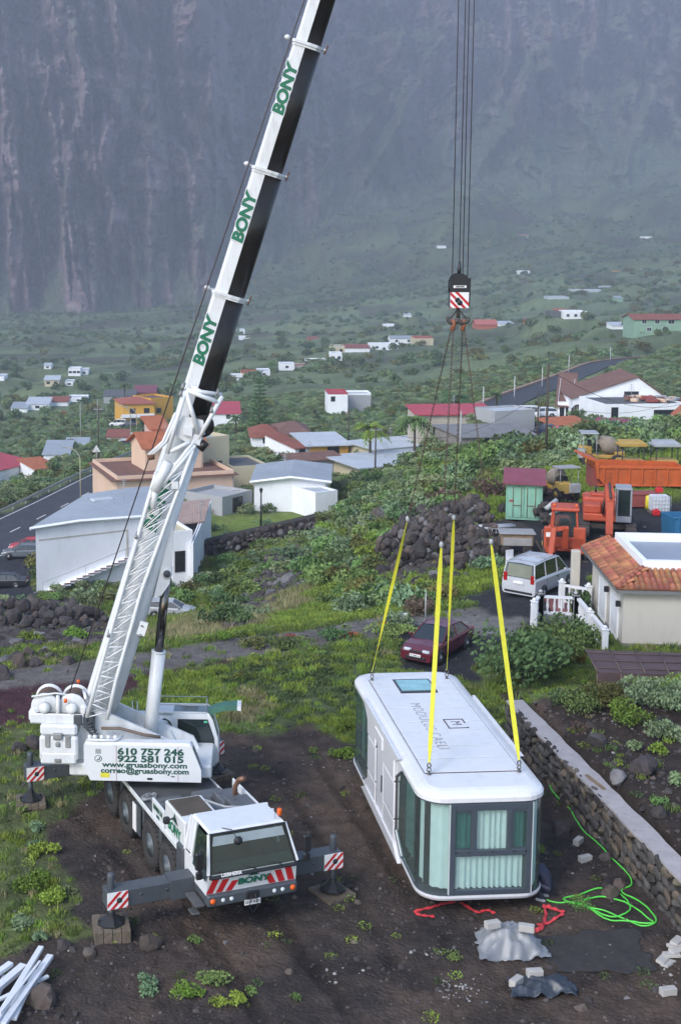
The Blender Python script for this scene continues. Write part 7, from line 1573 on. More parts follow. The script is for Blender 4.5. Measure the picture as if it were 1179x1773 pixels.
p = at(296, 1066, 112.5); p.z = ground(p.x, p.y); car('parked_car', 'silver hatchback on the grass behind the crane cylinder', SIL, p, math.radians(-8), 'hatch', L=4.3, W=1.72)
for px_, d, c_, k_, an, lab in ((52, 144, RDC, 'hatch', 185, 'red hatchback behind the corner of the white hall'), (42, 138, GRC, 'hatch', 182, 'grey hatchback in front of the red one by the hall'), (8, 127, BKC, 'sedan', 178, 'black saloon on the asphalt at the left picture edge')):
    p = at(px_, 1000, d); p.z = ground(p.x, p.y); car('parked_car', lab, c_, p, math.radians(an), k_, group='cars beside the white hall')
for px_, py_, d, c_, k_, an, lab in ((906, 724, 198, WHC, 'van', 170, 'white pickup van on the lot behind the block house'), (938, 722, 200, WHC, 'hatch', 175, 'white hatchback right of the white pickup van'), (945, 752, 178, BLC, 'sedan', 100, 'dark blue car beside the orange roofed shed'), (962, 756, 177, RDC, 'hatch', 100, 'red car squeezed between blue car and shed'), (205, 738, 350, WHC, 'van', 170, 'white car parked before the yellow villa'), (222, 739, 349, BLC, 'sedan', 175, 'dark car next to the white one at the villa')):
    p = at(px_, py_, d); p.z = max(p.z, ground(p.x, p.y)); car('parked_car', lab, c_, p, math.radians(an), k_, group='cars parked in the village')
# ================================================================ machinery yard
ORG = mat('orange_paint', (.50, .10, .02), rough=.55, var=.18, scale=1.2, dirt=(.16, .08, .05), dirt_amt=.6); OR2 = mat('faded_orange_red', (.46, .075, .03), rough=.55, var=.2, scale=1.2, dirt=(.15, .08, .06), dirt_amt=.6); YPT = mat('worn_yellow_paint', (.42, .27, .06), rough=.6, var=.2, scale=1.5, dirt=(.13, .10, .07), dirt_amt=.6); TRK_ = mat('track_steel', (.05, .042, .038), rough=.75, var=.3, scale=4, dirt=(.12, .09, .06), dirt_amt=.5)
def on(px_, py_, d=None): p = onz(px_, py_, 0) if d is None else at(px_, py_, d); p.z = ground(p.x, p.y); return p
# excavator
p = on(1048, 925); ex = empty('tracked_excavator', tuple(p), math.radians(-104), 'orange tracked excavator with grey framed cab in the yard', 'excavator')
for s in (-1, 1):
    b = MB(); P = [(x, z) for x, z in [(-1.9, .45)]+[(-1.9+.45-.45*math.cos(a), .45-.45*math.sin(a)) for a in np.linspace(0, math.pi/2, 5)]+[(1.45+.45*math.sin(a), .45-.45*math.cos(a)) for a in np.linspace(0, math.pi, 9)]+[(-1.45-.45*math.sin(a), .45+.45*math.cos(a)) for a in np.linspace(0, math.pi/2, 5)]]
    b.prism([(x, s*1.3-.28, z) for x, z in P], (0, .56, 0)); tr = b.obj('track', TRK_, ex)
    b = MB()
    for k in range(13): b.box(-1.5+.245*k, -1.4+.245*k, s*1.3-.3, s*1.3+.3, .89, .93)
    for k in range(6): a = -math.pi/2+math.pi*k/5; b.box(-.05, .05, s*1.3-.3, s*1.3+.3, .44, .48, 0, Matrix.Translation((1.45, 0, .45)) @ Matrix.Rotation(math.pi/2-a-math.pi/2, 4, 'Y'))
    b.obj('track_pads', TRK_, tr)
b = MB(); b.bbox(-.9, .9, -1.1, 1.1, .5, .85, .05); b.lathe([(0, .8), (.6, .8), (.6, 1.0), (0, 1.0)], (0, 0, 0), 'z', 16); b.obj('undercarriage', TRK_, ex)
b = MB(); b.bbox(-2.0, 1.2, -1.35, 1.35, 1.0, 1.45, .08); b.bbox(-2.0, -.2, -1.35, 1.35, 1.45, 2.15, .12); b.bbox(-.2, 1.1, -1.35, -.35, 1.45, 1.95, .08); b.bbox(-1.6, -.6, -.9, .9, 2.15, 2.3, .05); b.obj('upper_body', OR2, ex)
b = MB()
for z_ in (1.15, 1.35, 1.6, 1.8): b.box(-1.9, .6, -1.362, -1.352, z_, z_+.05)
b.lathe([(0, 0), (.06, 0), (.06, .35), (0, .35)], (-1.2, -.6, 2.3), 'z', 8); b.bbox(1.105, 1.12, -1.2, -.5, 1.2, 1.45, .01); b.obj('body_trim', BLACK, ex)
b = MB(); b.bbox(-.1, 1.35, .45, 1.32, 1.02, 1.42, .05); 
for x, y in ((-.05, .5), (-.05, 1.27), (1.3, .5), (1.3, 1.27)): b.bbox(x-.05, x+.05, y-.05, y+.05, 1.42, 2.95, .02)
b.bbox(-.12, 1.37, .43, 1.34, 2.93, 3.05, .05); ec = b.obj('cab', mat('grey_cab', (.30, .32, .35), rough=.5, var=.1), ex)
b = MB(); b.box(1.31, 1.325, .53, 1.24, 1.45, 2.92); b.box(0, 1.28, .47, .48, 1.45, 2.9); b.box(0, 1.28, 1.29, 1.3, 1.45, 2.9); b.box(-.06, -.05, .53, 1.24, 1.6, 2.9); b.obj('cab_glass', CGLASS, ec)
b = MB(); b.bbox(.2, .7, .7, 1.1, 1.42, 2.2, .05); b.bbox(1.28, 1.33, .5, 1.28, 1.02, 1.5, .01); b.obj('seat', BLACK, ec)
b = MB(); BP = [(.6, 1.4), (.9, 2.3), (1.7, 3.2), (2.6, 3.15), (3.5, 2.3)]
b.prism([(.7, -.25, 1.3), (1.2, -.25, 1.3), (1.6, -.25, 2.3), (2.3, -.25, 2.65), (3.5, -.25, 2.05), (3.65, -.25, 2.3), (2.5, -.25, 3.2), (1.7, -.25, 3.3), (1.0, -.25, 2.6)], (0, .45, 0)); b.obj('boom', OR2, ex)
b = MB(); b.prism([(3.3, -.22, 2.7), (3.7, -.22, 2.65), (4.05, -.22, .9), (3.85, -.22, .6), (3.6, -.22, .9), (3.35, -.22, 2.2)], (0, .38, 0)); b.obj('dipper_arm', OR2, ex)
b = MB(); b.prism([(3.6, -.5, .75), (4.2, -.5, .7), (4.3, -.5, .2), (3.9, -.5, 0), (3.3, -.5, .1), (3.4, -.5, .5)], (0, .95, 0)); b.obj('bucket', TRK_, ex)
b = MB()
for y in (-.28, .2): b.tube([(1.3, y, 1.5), (2.2, y, 2.4)], .07, 8); 
b.tube([(1.9, 0, 3.4), (3.4, 0, 2.85)], .07, 8); b.tube([(3.5, -.05, 2.2), (3.9, -.05, 1.3)], .06, 8); b.obj('rams', TRK_, ex)
b = MB(); b.tube([Vector((1.3+.3*t, -.1-.03*t, 2.0+.9*math.sin(t))) for t in np.linspace(.1, 3, 10)], .025, 5); b.obj('hose', BLACK, ex)
b = MB(); b.lathe([(.2, -.15), (.48, -.15), (.52, 0), (.48, .15), (.2, .15)], (0, 0, 0), 'y', 22); o = b.obj('loose_tyre', RUBBER); p = on(1072, 925); o.location = (p.x, p.y, .48); o.rotation_euler = (.25, 0, .3); tag(o, 'big loose tyre leaning in front of the excavator track', 'tyre')
# backhoe loader
p = on(975, 962); bh_ = empty('backhoe_loader', tuple(p), math.radians(-103), 'red-orange backhoe loader with glazed cab nearest in the yard', 'backhoe loader')
b = MB(); b.bbox(-3.2, .9, -.45, .45, .55, 1.15, .06); b.bbox(-3.2, -1.2, -.45, .45, 1.1, 1.75, .12); b.bbox(.5, 1.0, -1.05, 1.05, .75, 1.35, .06); b.bbox(.7, 1.0, -1.1, -.45, .45, 1.9, .06); b.bbox(.7, 1.0, .45, 1.1, .45, 1.9, .06); b.obj('body', OR2, bh_)
tw2, rw2 = wheel_meshes(.74, .42, .42, 24); tm2, rm2 = tw2.mesh('tyre', RUBBER), rw2.mesh('wheel', YPT)
for x, s in ((.0, 1), (.0, -1)): o = put(rm2, 'wheel', bh_, (x, s*.95, .74), (0, 0, 0 if s < 0 else math.pi)); put(tm2, 'tyre', o)
for x, s in ((-2.5, 1), (-2.5, -1)): o = put(rm2, 'wheel', bh_, (x, s*.85, .5), (0, 0, 0 if s < 0 else math.pi), .68); put(tm2, 'tyre', o)
b = MB()
for x, y in ((.75, -.62), (.75, .62), (-.75, -.62), (-.75, .62)): b.tube([(x, y*1.15, 1.3), (x*.9, y*.95, 2.75)], .06, 6, smooth=False)
b.bbox(-.85, .85, -.75, .75, 2.75, 2.92, .06); b.bbox(-.8, .85, -.75, .75, 1.15, 1.35, .04); cb_ = b.obj('cab', OR2, bh_)
b = MB(); b.add([(.74, -.66, 1.35), (.74, .66, 1.35), (.66, .57, 2.75), (.66, -.57, 2.75)], [(0, 1, 2, 3)])
for s in (-1, 1): b.add([(.74, s*.72, 1.35), (-.74, s*.72, 1.35), (-.66, s*.60, 2.75), (.66, s*.60, 2.75)], [(0, 1, 2, 3)])
b.obj('cab_glass', CGLASS, cb_)
b = MB(); b.bbox(-.3, .3, -.25, .25, 1.35, 2.15, .06); b.obj('seat', BLACK, cb_)
b = MB(); b.box(.80, .81, -.3, .3, 1.22, 1.32); b.box(1.005, 1.01, -1.0, -.65, 1.35, 1.6); b.obj('plate', SWHITE, bh_)
for y in (-.45, .45): b = MB(); b.lathe([(0, 0), (.07, 0), (.06, .14), (0, .16)], (.3, y*1.3, 2.92), 'z', 8); b.obj('beacon', AMBER, cb_)
b = MB(); b.prism([(1.0, -.15, 1.2), (1.5, -.15, 2.1), (1.75, -.15, 2.0), (1.3, -.15, .8)], (0, .3, 0)); b.obj('rear_boom', OR2, bh_)
b = MB(); b.prism([(1.45, -.75, 2.0), (1.75, -.75, 2.0), (2.3, -.95, .3), (2.1, -.95, .2)], (0, .25, 0)); b.prism([(1.4, -.7, 1.7), (1.7, -.7, 1.75), (1.7, -.1, 1.9), (1.4, -.1, 1.8)], (0, 0, .25)); b.obj('dipper_arm', OR2, bh_)
b = MB(); b.prism([(2.0, -1.15, .5), (2.4, -1.15, .5), (2.5, -1.15, .05), (2.0, -1.15, .0)], (0, .6, 0)); b.obj('bucket', TRK_, bh_)
b = MB(); b.bbox(-4.1, -3.6, -1.1, 1.1, .1, .7, .1); b.tube([(-3.7, -.8, .5), (-2.2, -.7, 1.3)], .09, 6); b.tube([(-3.7, .8, .5), (-2.2, .7, 1.3)], .09, 6); b.obj('front_loader', OR2, bh_)
for s in (-1, 1): b = MB(); b.tube([(.9, s*1.0, .8), (1.0, s*1.15, .2)], .08, 8); b.bbox(.85, 1.15, s*1.15-.15, s*1.15+.15, .02, .1, .02); b.obj('stabiliser', TRK_, bh_)
# green container shed
p = on(906, 898); cs = empty('container_shed', tuple(p), -.235, 'mint green shipping container with maroon pitched roof', 'container'); cs.scale = (.90,)*3
MINT = mat('mint_paint', (.22, .45, .34), rough=.6, var=.12, scale=1, dirt=(.16, .10, .06), dirt_amt=.55)
b = MB(); b.box(-1.2, 1.2, .05, 6.0, .1, 2.55); b.bbox(-1.22, 1.22, .0, .1, .1, .25, .01); b.bbox(-1.22, 1.22, .0, .1, 2.45, 2.6, .01); b.bbox(-1.22, -1.12, .0, .12, .25, 2.45, .01); b.bbox(1.12, 1.22, .0, .12, .25, 2.45, .01)
for s in (-1, 1):
    for k in range(20): b.box(s*1.2-.03, s*1.2+.03, .2+.29*k, .34+.29*k, .15, 2.5)
b.obj('body', MINT, cs)
for s in (-1, 1):
    b = MB(); b.box(min(s*.03, s*1.1), max(s*.03, s*1.1), -.03, .04, .27, 2.43)
    for k in range(4): b.box(min(s*(.12+.26*k), s*(.22+.26*k)), max(s*(.12+.26*k), s*(.22+.26*k)), -.05, -.03, .3, 2.4)
    d_ = b.obj('door', MINT, cs); b = MB()
    for x in (.2, .75): b.tube([(s*x, -.075, .3), (s*x, -.075, 2.4)], .02, 5)
    b.box(min(s*.2, s*.75), max(s*.2, s*.75), -.1, -.07, 1.1, 1.14); b.obj('lock_bar', mat('rusty_steel'), d_)
b = MB(); b.box(-1.0, -.7, -.056, -.052, 1.35, 1.5); b.obj('label_patch', DRED, cs)
b = MB(); b.prism([(-1.45, -.35, 2.62), (1.45, -.35, 2.62), (1.45, 3.0, 3.12), (-1.45, 3.0, 3.12)], (0, 0, .08)); b.prism([(-1.45, 3.0, 3.12), (1.45, 3.0, 3.12), (1.45, 6.2, 2.62), (-1.45, 6.2, 2.62)], (0, 0, .08)); b.obj('roof', RMR, cs)
b = MB(); b.prism([(-1.2, .0, 2.6), (-1.2, 6, 2.6), (-1.2, 3, 3.08)], (.05, 0, 0)); b.prism([(1.2, .0, 2.6), (1.2, 6, 2.6), (1.2, 3, 3.08)], (-.05, 0, 0)); b.obj('gable', WR_, cs)
# tipper body
p = on(1100, 852, 93); tb_ = empty('tipper_body', tuple(p), math.radians(-2), 'long bright orange tipper body with raised headboard in the grass', 'tipper body')
b = MB(); X0, X1 = -2.9, 3.0
b.prism([(X0+.5, -1.2, .4), (X1, -1.2, .4), (X1, -1.2, 1.75), (X0-.1, -1.2, 1.9), (X0-.1, -1.2, 1.0)], (0, .08, 0)); b.prism([(X0+.5, 1.2, .4), (X1, 1.2, .4), (X1, 1.2, 1.75), (X0-.1, 1.2, 1.9), (X0-.1, 1.2, 1.0)], (0, -.08, 0)); b.box(X0, X1, -1.12, 1.12, .4, .5); b.box(X1-.08, X1, -1.12, 1.12, .5, 1.7)
b.prism([(X0-.1, -1.3, .9), (X0+.0, -1.3, .9), (X0-.05, -1.3, 2.2), (X0-1.1, -1.3, 2.55), (X0-1.15, -1.3, 2.45), (X0-.3, -1.3, 2.1)], (0, 2.6, 0))
b.bbox(X0, X1+.02, -1.28, -1.2, 1.62, 1.78, .02); b.bbox(X0+.4, X1, -1.28, -1.2, .4, .52, .02); b.obj('body', ORG, tb_)
for k in range(7): x = X0+.35+.86*k; b = MB(); b.bbox(x-.06, x+.06, -1.3, -1.2, .52, 1.62, .02); b.obj('rib', ORG, tb_)
for k0 in (0, 3):
    b = MB(); x = X0+.5+.86*k0+(.28 if k0 else 0)
    for k in range(5): b.tube([(x, -1.32, .6+.2*k), (x+.32, -1.32, .6+.2*k)], .018, 4)
    b.obj('ladder', ORG, tb_)
b = MB(); b.box(X0-.35, X0+.3, -.9, .9, .0, 1.6); b.bbox(X0+.2, X1-.5, -.5, .5, .1, .4, .03); b.obj('subframe', DRED, tb_)
for x in (-1.2, 1.6): b = MB(); b.tube([(x, -1.0, .3), (x, 1.0, .3)], .3, 14); b.obj('axle', RUBBER, tb_)
# site dumpers with mixer drums
def mixer(label, pos, ang, s=1.0, roof=YPT):
    r_ = empty('self_loading_mixer', tuple(pos), ang, label, 'concrete mixer', 'yellow mixers in the grass'); r_.scale = (s,)*3
    b = MB(); b.bbox(-1.8, 1.8, -.5, .5, .7, 1.0, .05); b.bbox(.8, 1.8, -.85, .1, .9, 1.6, .06); b.bbox(-1.7, -.9, -.8, .8, .9, 1.3, .05); b.obj('chassis', YPT, r_)
    b = MB(); b.bbox(1.4, 1.95, -.1, .9, .75, 1.5, .05); b.obj('engine_box', mat('slate_grey', (.09, .11, .13), rough=.6), r_)
    for x in (1.15, -1.15):
        for t in (-1, 1): o = put(rm2, 'wheel', r_, (x, t*.8, .55), (0, 0, 0 if t < 0 else math.pi), .74); put(tm2, 'tyre', o)
    b = MB(Matrix.Translation((-.5, 0, 1.75)) @ Matrix.Rotation(-.5, 4, 'Y')); b.lathe([(.15, -.95), (.45, -.85), (.72, -.2), (.72, .25), (.42, .85), (.36, .95), (.3, .95)], (0, 0, 0), 'x', 18); b.obj('drum', mat('cement_drum', (.24, .20, .16), rough=.85, var=.3, scale=3), r_)
    b = MB()
    for x in (.55, 1.6):
        for y in (-.8, .8): b.tube([(x, y, 1.0), (x, y, 2.75)], .03, 5)
    b.bbox(.4, 1.8, -.95, .95, 2.75, 2.83, .02); b.obj('canopy', roof, r_)
    b = MB(); b.bbox(.8, 1.1, -.6, -.25, 1.6, 2.1, .05); b.bbox(.3, .6, -.5, .5, 1.2, 1.9, .06); b.obj('seat', BLACK, r_)
    return r_
mixer('yellow mixer dumper with flat grey canopy beside the container', on(966, 862), math.radians(-75), .82, mat('slate_grey'))
mixer('yellow mixer dumper with round drum behind the tipper body', on(1040, 818, 104), math.radians(172), .95, mat('pale_grey'))
for px_, lab, m_ in ((1090, 'old machine cab with yellow canopy behind the tipper body', YPT), (1148, 'old machine cab with grey canopy right behind the tipper', mat('pale_grey'))):
    p = on(px_, 815, 101); r_ = empty('machine_cab', tuple(p), 0, lab, 'machine cab', 'old cabs behind the tipper body'); b = MB()
    for x in (-.8, .8):
        for y in (-.6, .6): b.tube([(x, y, 0), (x, y, 1.9)], .05, 5)
    b.obj('frame', BLACK, r_); b = MB(); b.bbox(-1.0, 1.0, -.8, .8, 1.9, 2.1, .05); b.prism([(-1, -.8, 2.1), (1, -.8, 2.1), (.8, 0, 2.3), (-.8, 0, 2.3)], (0, .7, 0)); b.obj('canopy', m_, r_)
    b = MB(); b.bbox(-.9, .9, -.7, .7, .3, .9, .06); b.obj('base', YPT, r_)
# tanks and bits
p = on(1140, 888); tk = empty('liquid_tank', tuple(p), 0, 'white cage water tank on a pallet beside the yellow drum', 'water tank'); b = MB(); b.bbox(-.55, .55, -.45, .45, .15, 1.15, .06); b.obj('bottle', mat('milky_plastic', (.62, .66, .70), rough=.4), tk)
b = MB()
for k in range(7): b.tube([(-.58+.193*k, -.49, .12), (-.58+.193*k, -.49, 1.18)], .012, 4)
for k in range(5): b.tube([(-.58, -.49, .15+.25*k), (.58, -.49, .15+.25*k)], .012, 4)
b.obj('cage', mat('pale_grey'), tk); b = MB(); b.bbox(-.6, .6, -.5, .5, 0, .12, .01); b.obj('pallet', TIMBER, tk)
def simple(name, label, cat, pos, mb, m, rz=0, group=None): o = mb.obj(name, m); o.location = pos; o.rotation_euler = (0, 0, rz); return tag(o, label, cat, group)
b = MB(); b.lathe([(0, 0), (.28, 0), (.3, .3), (.28, .85), (.22, .9), (0, .9)], n=14); simple('drum', 'yellow plastic drum left of the white water tank', 'drum', on(1122, 880), b, mat('yellow_plastic', (.62, .55, .03), rough=.4))
b = MB(); b.bbox(-.22, .22, -.2, .2, 0, .35, .05); b.bbox(-.1, .1, -.05, .05, .35, .42, .02); simple('fuel_can', 'red fuel can on the ground before the white tank', 'can', on(1135, 892), b, RED); b = MB(); b.bbox(-.22, .22, -.2, .2, 0, .3, .05); b.bbox(-.1, .1, -.05, .05, .3, .37, .02); p = on(1139, 884); simple('fuel_can', 'red can standing on top of the white tank', 'can', (p.x, p.y, 1.19), b, RED)
b = MB(); b.bbox(-1.1, 1.1, -.5, .5, .1, .95, .04); b.bbox(-1.15, 1.15, -.55, .55, .9, 1.02, .02); b.bbox(-1.0, -.8, -.5, .5, 0, .1, .01); b.bbox(.8, 1.0, -.5, .5, 0, .1, .01); simple('steel_box', 'low dark red steel box behind the excavator cab', 'skip', on(1105, 878), b, DRED)
p = on(1185, 935); sk_ = empty('skip', tuple(p), .1, 'bright blue rubbish skip at the right picture edge', 'skip'); b = MB(); b.prism([(-1.0, -.9, 0), (2.4, -.9, 0), (2.5, -.9, 1.5), (-1.1, -.9, 1.5)], (0, .06, 0)); b.prism([(-1.0, .9, 0), (2.4, .9, 0), (2.5, .9, 1.5), (-1.1, .9, 1.5)], (0, -.06, 0)); b.prism([(-1.0, -.84, 0), (-1.0, .84, 0), (-1.1, .84, 1.5), (-1.1, -.84, 1.5)], (.06, 0, 0)); b.box(-1, 2.4, -.84, .84, 0, .08); b.obj('body', mat('skip_blue', (.03, .16, .32), rough=.5, var=.1, dirt=(.1, .08, .06), dirt_amt=.4), sk_)
b = MB()
for x in (-.9, 0, .9, 1.8): b.bbox(x, x+.1, -.98, -.9, .05, 1.45, .02)
b.bbox(-1.15, 2.5, -.98, -.88, 1.45, 1.56, .02); b.obj('rib', mat('skip_blue'), sk_)
# junk left of the container
p = on(850, 925); jc = empty('wire_crate', tuple(p), .1, 'dark wire cage crate full of pipes on the junk pile', 'crate'); b = MB()
for k in range(6): b.tube([(-.6+.24*k, -.5, 0), (-.6+.24*k, -.5, 1.0)], .02, 4)
for k in range(5): b.tube([(-.6, -.5, .25*k), (.6, -.5, .25*k)], .02, 4)
for x in (-.6, .6): b.tube([(x, -.5, 1), (x, .5, 1), (x, .5, 0)], .02, 4)
b.obj('mesh_cage', mat('pale_grey'), jc); b = MB()
for k in range(6): b.tube([(-1.0, -.4+.15*k, 1.03), (1.3+random.uniform(-.3, .3), -.4+.15*k, 1.08)], .045, 6)
b.obj('pipes', mat('pale_pipe', (.4, .43, .46), rough=.5), jc); b = MB(); b.bbox(-.55, .55, -.45, .45, .02, .7, .05); b.obj('load', BLACK, jc)
p = on(893, 948); jr = empty('broken_cart', tuple(p), -.1, 'rusty broken trailer box before the container shed', 'trailer'); b = MB(); b.bbox(-.9, .9, -.6, .6, .5, 1.2, .05); b.obj('box', mat('rust_tan', (.20, .14, .09), rough=.8, var=.4, scale=3), jr); b = MB(); b.bbox(-.8, .8, -.64, -.6, .55, 1.0, .01); b.bbox(-1.0, 1.0, -.7, .7, 1.2, 1.26, .02); b.obj('panel', mat('slate_grey'), jr)
for s in (-1, 1): b = MB(); b.lathe([(.1, -.08), (.3, -.08), (.32, 0), (.3, .08), (.1, .08)], (s*.6, -.5, .3), 'y', 14); b.obj('wheel', RUBBER, jr)
b = MB(); b.tube([(1.0, -.6, .9), (1.4, -.9, .1)], .07, 6); b.obj('drawbar', TRK_, jr)
p = on(886, 972); jf = empty('plastic_chair', tuple(p), .4, 'broken white plastic garden chair among the junk', 'chair'); b = MB(); b.bbox(-.25, .25, -.25, .25, .42, .46, .02); b.obj('seat', WFR, jf); b = MB(); b.bbox(-.25, .25, .22, .26, .46, .95, .02); b.obj('backrest', WFR, jf)
for x in (-.22, .22):
    for y in (-.22, .22): b = MB(); b.tube([(x, y, .42), (x*1.1, y*1.1, 0)], .025, 5); b.obj('leg', WFR, jf)
for i, (px_, py_, hz_, lab) in enumerate(((812, 868, .58, 'big tractor tyre on its rim in the bushes by the rubble'), (826, 862, .45, 'smaller dark tyre behind the big tractor tyre'), (872, 880, .4, 'dark tyre leaning at the left wall of the container'))):
    p = on(px_, py_, 88 if i < 2 else 86); b = MB(); b.lathe([(.3*hz_, -.2), (hz_*.95, -.2), (hz_, -.1), (hz_, .1), (hz_*.95, .2), (.3*hz_, .2)], n=22, axis='y'); b.lathe([(0, -.1), (.5*hz_, -.12), (.5*hz_, .12), (0, .1)], axis='y', n=14); simple('loose_tyre', lab, 'tyre', (p.x, p.y, p.z+hz_*.85), b, RUBBER, .3*i)
p = on(865, 935); b = MB(); b.tube([(-1.2, 0, .15), (-.3, .1, .28), (.8, 0, .2)], [.12, .2, .1], 8); simple('red_hull', 'flat red plastic hull lying in the weeds', 'kayak', p, b, RED)
b = MB(); b.lathe([(0, 0), (.16, 0), (.2, .4), (.21, .42), (.19, .42)], n=12); simple('bucket', 'white bucket on the junk beside the cage crate', 'bucket', on(838, 925), b, WFR)
p = on(945, 905); er = empty('engine_scrap', tuple(p), .3, 'heap of engine scrap leaning right of the green container', 'scrap'); b = MB()
for k in range(12): x, y, z_ = random.uniform(-.5, .5), random.uniform(-.5, .5), random.uniform(0, 1.1); b.bbox(x-.25, x+.25, y-.2, y+.2, z_, z_+random.uniform(.15, .4), .05)
b.obj('blocks', TRK_, er); b = MB(); b.tube([(-.3, -.4, 1.0), (.5, -.3, 1.5)], .16, 8); b.tube([(0, -.4, .6), (.6, -.5, .9)], .12, 8); b.obj('pipes', mat('pale_grey'), er)
# ================================================================ people
SKIN = mat('skin', (.35, .20, .13), rough=.6); NAVY = mat('navy_cloth', (.02, .025, .05)); JEAN = mat('dark_jeans', (.035, .045, .07), rough=.85, var=.2, scale=6); HAIR = mat('dark_hair', (.02, .014, .01), rough=.8); HIVIS = mat('hi_vis', (.40, .75, .05), rough=.6)
def skin_mesh(name, V, E, R, m, parent, sub=1):
    me = bpy.data.meshes.new(name); me.from_pydata(V, E, []); o = bpy.data.objects.new(name, me); COL.objects.link(o)
    md = o.modifiers.new('skin', 'SKIN'); md.use_smooth_shade = True
    for i, r_ in enumerate(R): me.skin_vertices[0].data[i].radius = (r_, r_) if not isinstance(r_, tuple) else r_
    me.skin_vertices[0].data[0].use_root = True
    if sub: s_ = o.modifiers.new('sub', 'SUBSURF'); s_.levels = sub; s_.render_levels = sub
    me.materials.append(m); o.parent = parent; return o
p = onz(950, 1562, 0); p.z = ground(p.x, p.y); pe = empty('person', tuple(p), math.radians(150), 'person in dark navy jacket crouching behind the corner of the lifted house', 'person')
# crouched figure facing +x of its own frame
V = [(0, 0, .42), (.10, 0, .62), (.26, 0, .82), (.34, 0, .93), (.0, .11, .38), (.36, .16, .50), (.12, .16, .09), (.0, -.11, .38), (.40, -.16, .48), (.16, -.16, .09), (.24, .20, .84), (.40, .26, .62), (.58, .16, .46), (.24, -.20, .84), (.42, -.26, .60), (.60, -.12, .42)]
E_ = [(0, 1), (1, 2), (2, 3), (0, 4), (4, 5), (5, 6), (0, 7), (7, 8), (8, 9), (2, 10), (10, 11), (11, 12), (2, 13), (13, 14), (14, 15)]
skin_mesh('body', V, E_, [.17, .18, .17, .075, .12, .085, .055, .12, .085, .055, .085, .06, .045, .085, .06, .045], NAVY, pe, 2)
b = MB(); b.lathe([(0, -.13), (.07, -.11), (.095, -.02), (.10, .05), (.07, .11), (0, .13)], (.42, 0, 1.06), 'z', 14); hd = b.obj('head', SKIN, pe)
b = MB(); b.lathe([(.098, -.01), (.108, .05), (.08, .12), (0, .145)], (.405, 0, 1.065), 'z', 14); b.obj('hair', HAIR, hd)
b = MB(); b.tube([(.51, 0, 1.07), (.535, 0, 1.04)], [.012, .018], 6); b.tube([(.42, .10, 1.07), (.42, .11, 1.04)], .015, 6); b.tube([(.42, -.10, 1.07), (.42, -.11, 1.04)], .015, 6); b.obj('nose_and_ears', SKIN, hd)
for s in (-1, 1):
    b = MB(); b.bbox(.05, .33, s*.16-.05, s*.16+.05, 0, .09, .035); b.obj('shoe', mat('grey_shoe', (.35, .36, .38), rough=.7), pe)
    wr = Vector((.60, s*.14, .44)); b = MB(); b.bbox(wr.x, wr.x+.08, wr.y-.04, wr.y+.04, wr.z-.05, wr.z-.015, .01)
    for k in range(4): b.tube([(wr.x+.07, wr.y-.032+.021*k, wr.z-.03), (wr.x+.115, wr.y-.032+.021*k, wr.z-.045), (wr.x+.13-.004*abs(k-1.5), wr.y-.032+.021*k, wr.z-.08)], [.010, .009, .007], 5)
    b.tube([(wr.x+.02, wr.y-s*.04, wr.z-.03), (wr.x+.06, wr.y-s*.06, wr.z-.05)], .011, 5); b.obj('hand', SKIN, pe)
M4 = SW; c = M4 @ Vector((.52, 1.42, 1.9)); dr = empty('person', tuple(c), math.atan2(SF.y, SF.x), 'crane operator in lime hi-vis vest sitting in the cab', 'person')
V = [(0, 0, .05), (-.03, 0, .3), (-.02, 0, .52), (0, 0, .62), (.2, .1, .08), (.48, .12, .1), (.5, .12, -.3), (.2, -.1, .08), (.48, -.12, .1), (.5, -.12, -.3), (.0, .2, .5), (.1, .24, .27), (.33, .18, .26), (0, -.2, .5), (.1, -.24, .27), (.33, -.18, .26)]
skin_mesh('body', V, E_, [.14, .15, .15, .06, .09, .075, .05, .09, .075, .05, .07, .05, .04, .07, .05, .04], HIVIS, dr, 1)
b = MB(); b.lathe([(0, -.13), (.07, -.1), (.095, -.01), (.09, .06), (0, .12)], (.02, 0, .76), 'z', 12); hd = b.obj('head', SKIN, dr); b = MB(); b.lathe([(.1, .0), (.1, .06), (0, .135)], (.01, 0, .765), 'z', 12); b.obj('hair', HAIR, hd)
b = MB(); b.bbox(-.28, .25, -.25, .25, -.1, .0, .04); b.bbox(-.3, -.2, -.24, .24, 0, .7, .04); simple('operator_seat', 'black operator seat inside the crane cab', 'seat', tuple(c), b, BLACK, math.atan2(SF.y, SF.x))
# ================================================================ loose things on the site
def ribbon(pts, w, th=.006, twist=0):
    b = MB(); vs = []; n = len(pts)
    for i, p in enumerate(pts):
        d = (pts[min(i+1, n-1)]-pts[max(i-1, 0)]).normalized(); s_ = d.cross(Vector((0, 0, 1))).normalized(); a = twist*i/n+.25*math.sin(i*1.3); s2 = s_*math.cos(a)+Vector((0, 0, 1))*math.sin(a)
        for q, t in ((-1, -1), (1, -1), (1, 1), (-1, 1)): vs.append(p+s2*q*w+Vector((0, 0, t*th+abs(math.sin(a))*w)))
    b.add(vs, [(i*4+j, i*4+(j+1) % 4, i*4+4+(j+1) % 4, i*4+4+j) for i in range(n-1) for j in range(4)]+[(0, 1, 2, 3)]); return b
def gpath(P, n=6, z=.03): 
    Q = []
    for x, y in P: p = onz(x, y, 0); Q.append(Vector((p.x, p.y, 0)))
    Q = catmull(Q, n); 
    for p in Q: p.z = ground(p.x, p.y)+z
    return Q
CORAL = mat('coral_webbing', (.62, .05, .06), rough=.6, var=.1)
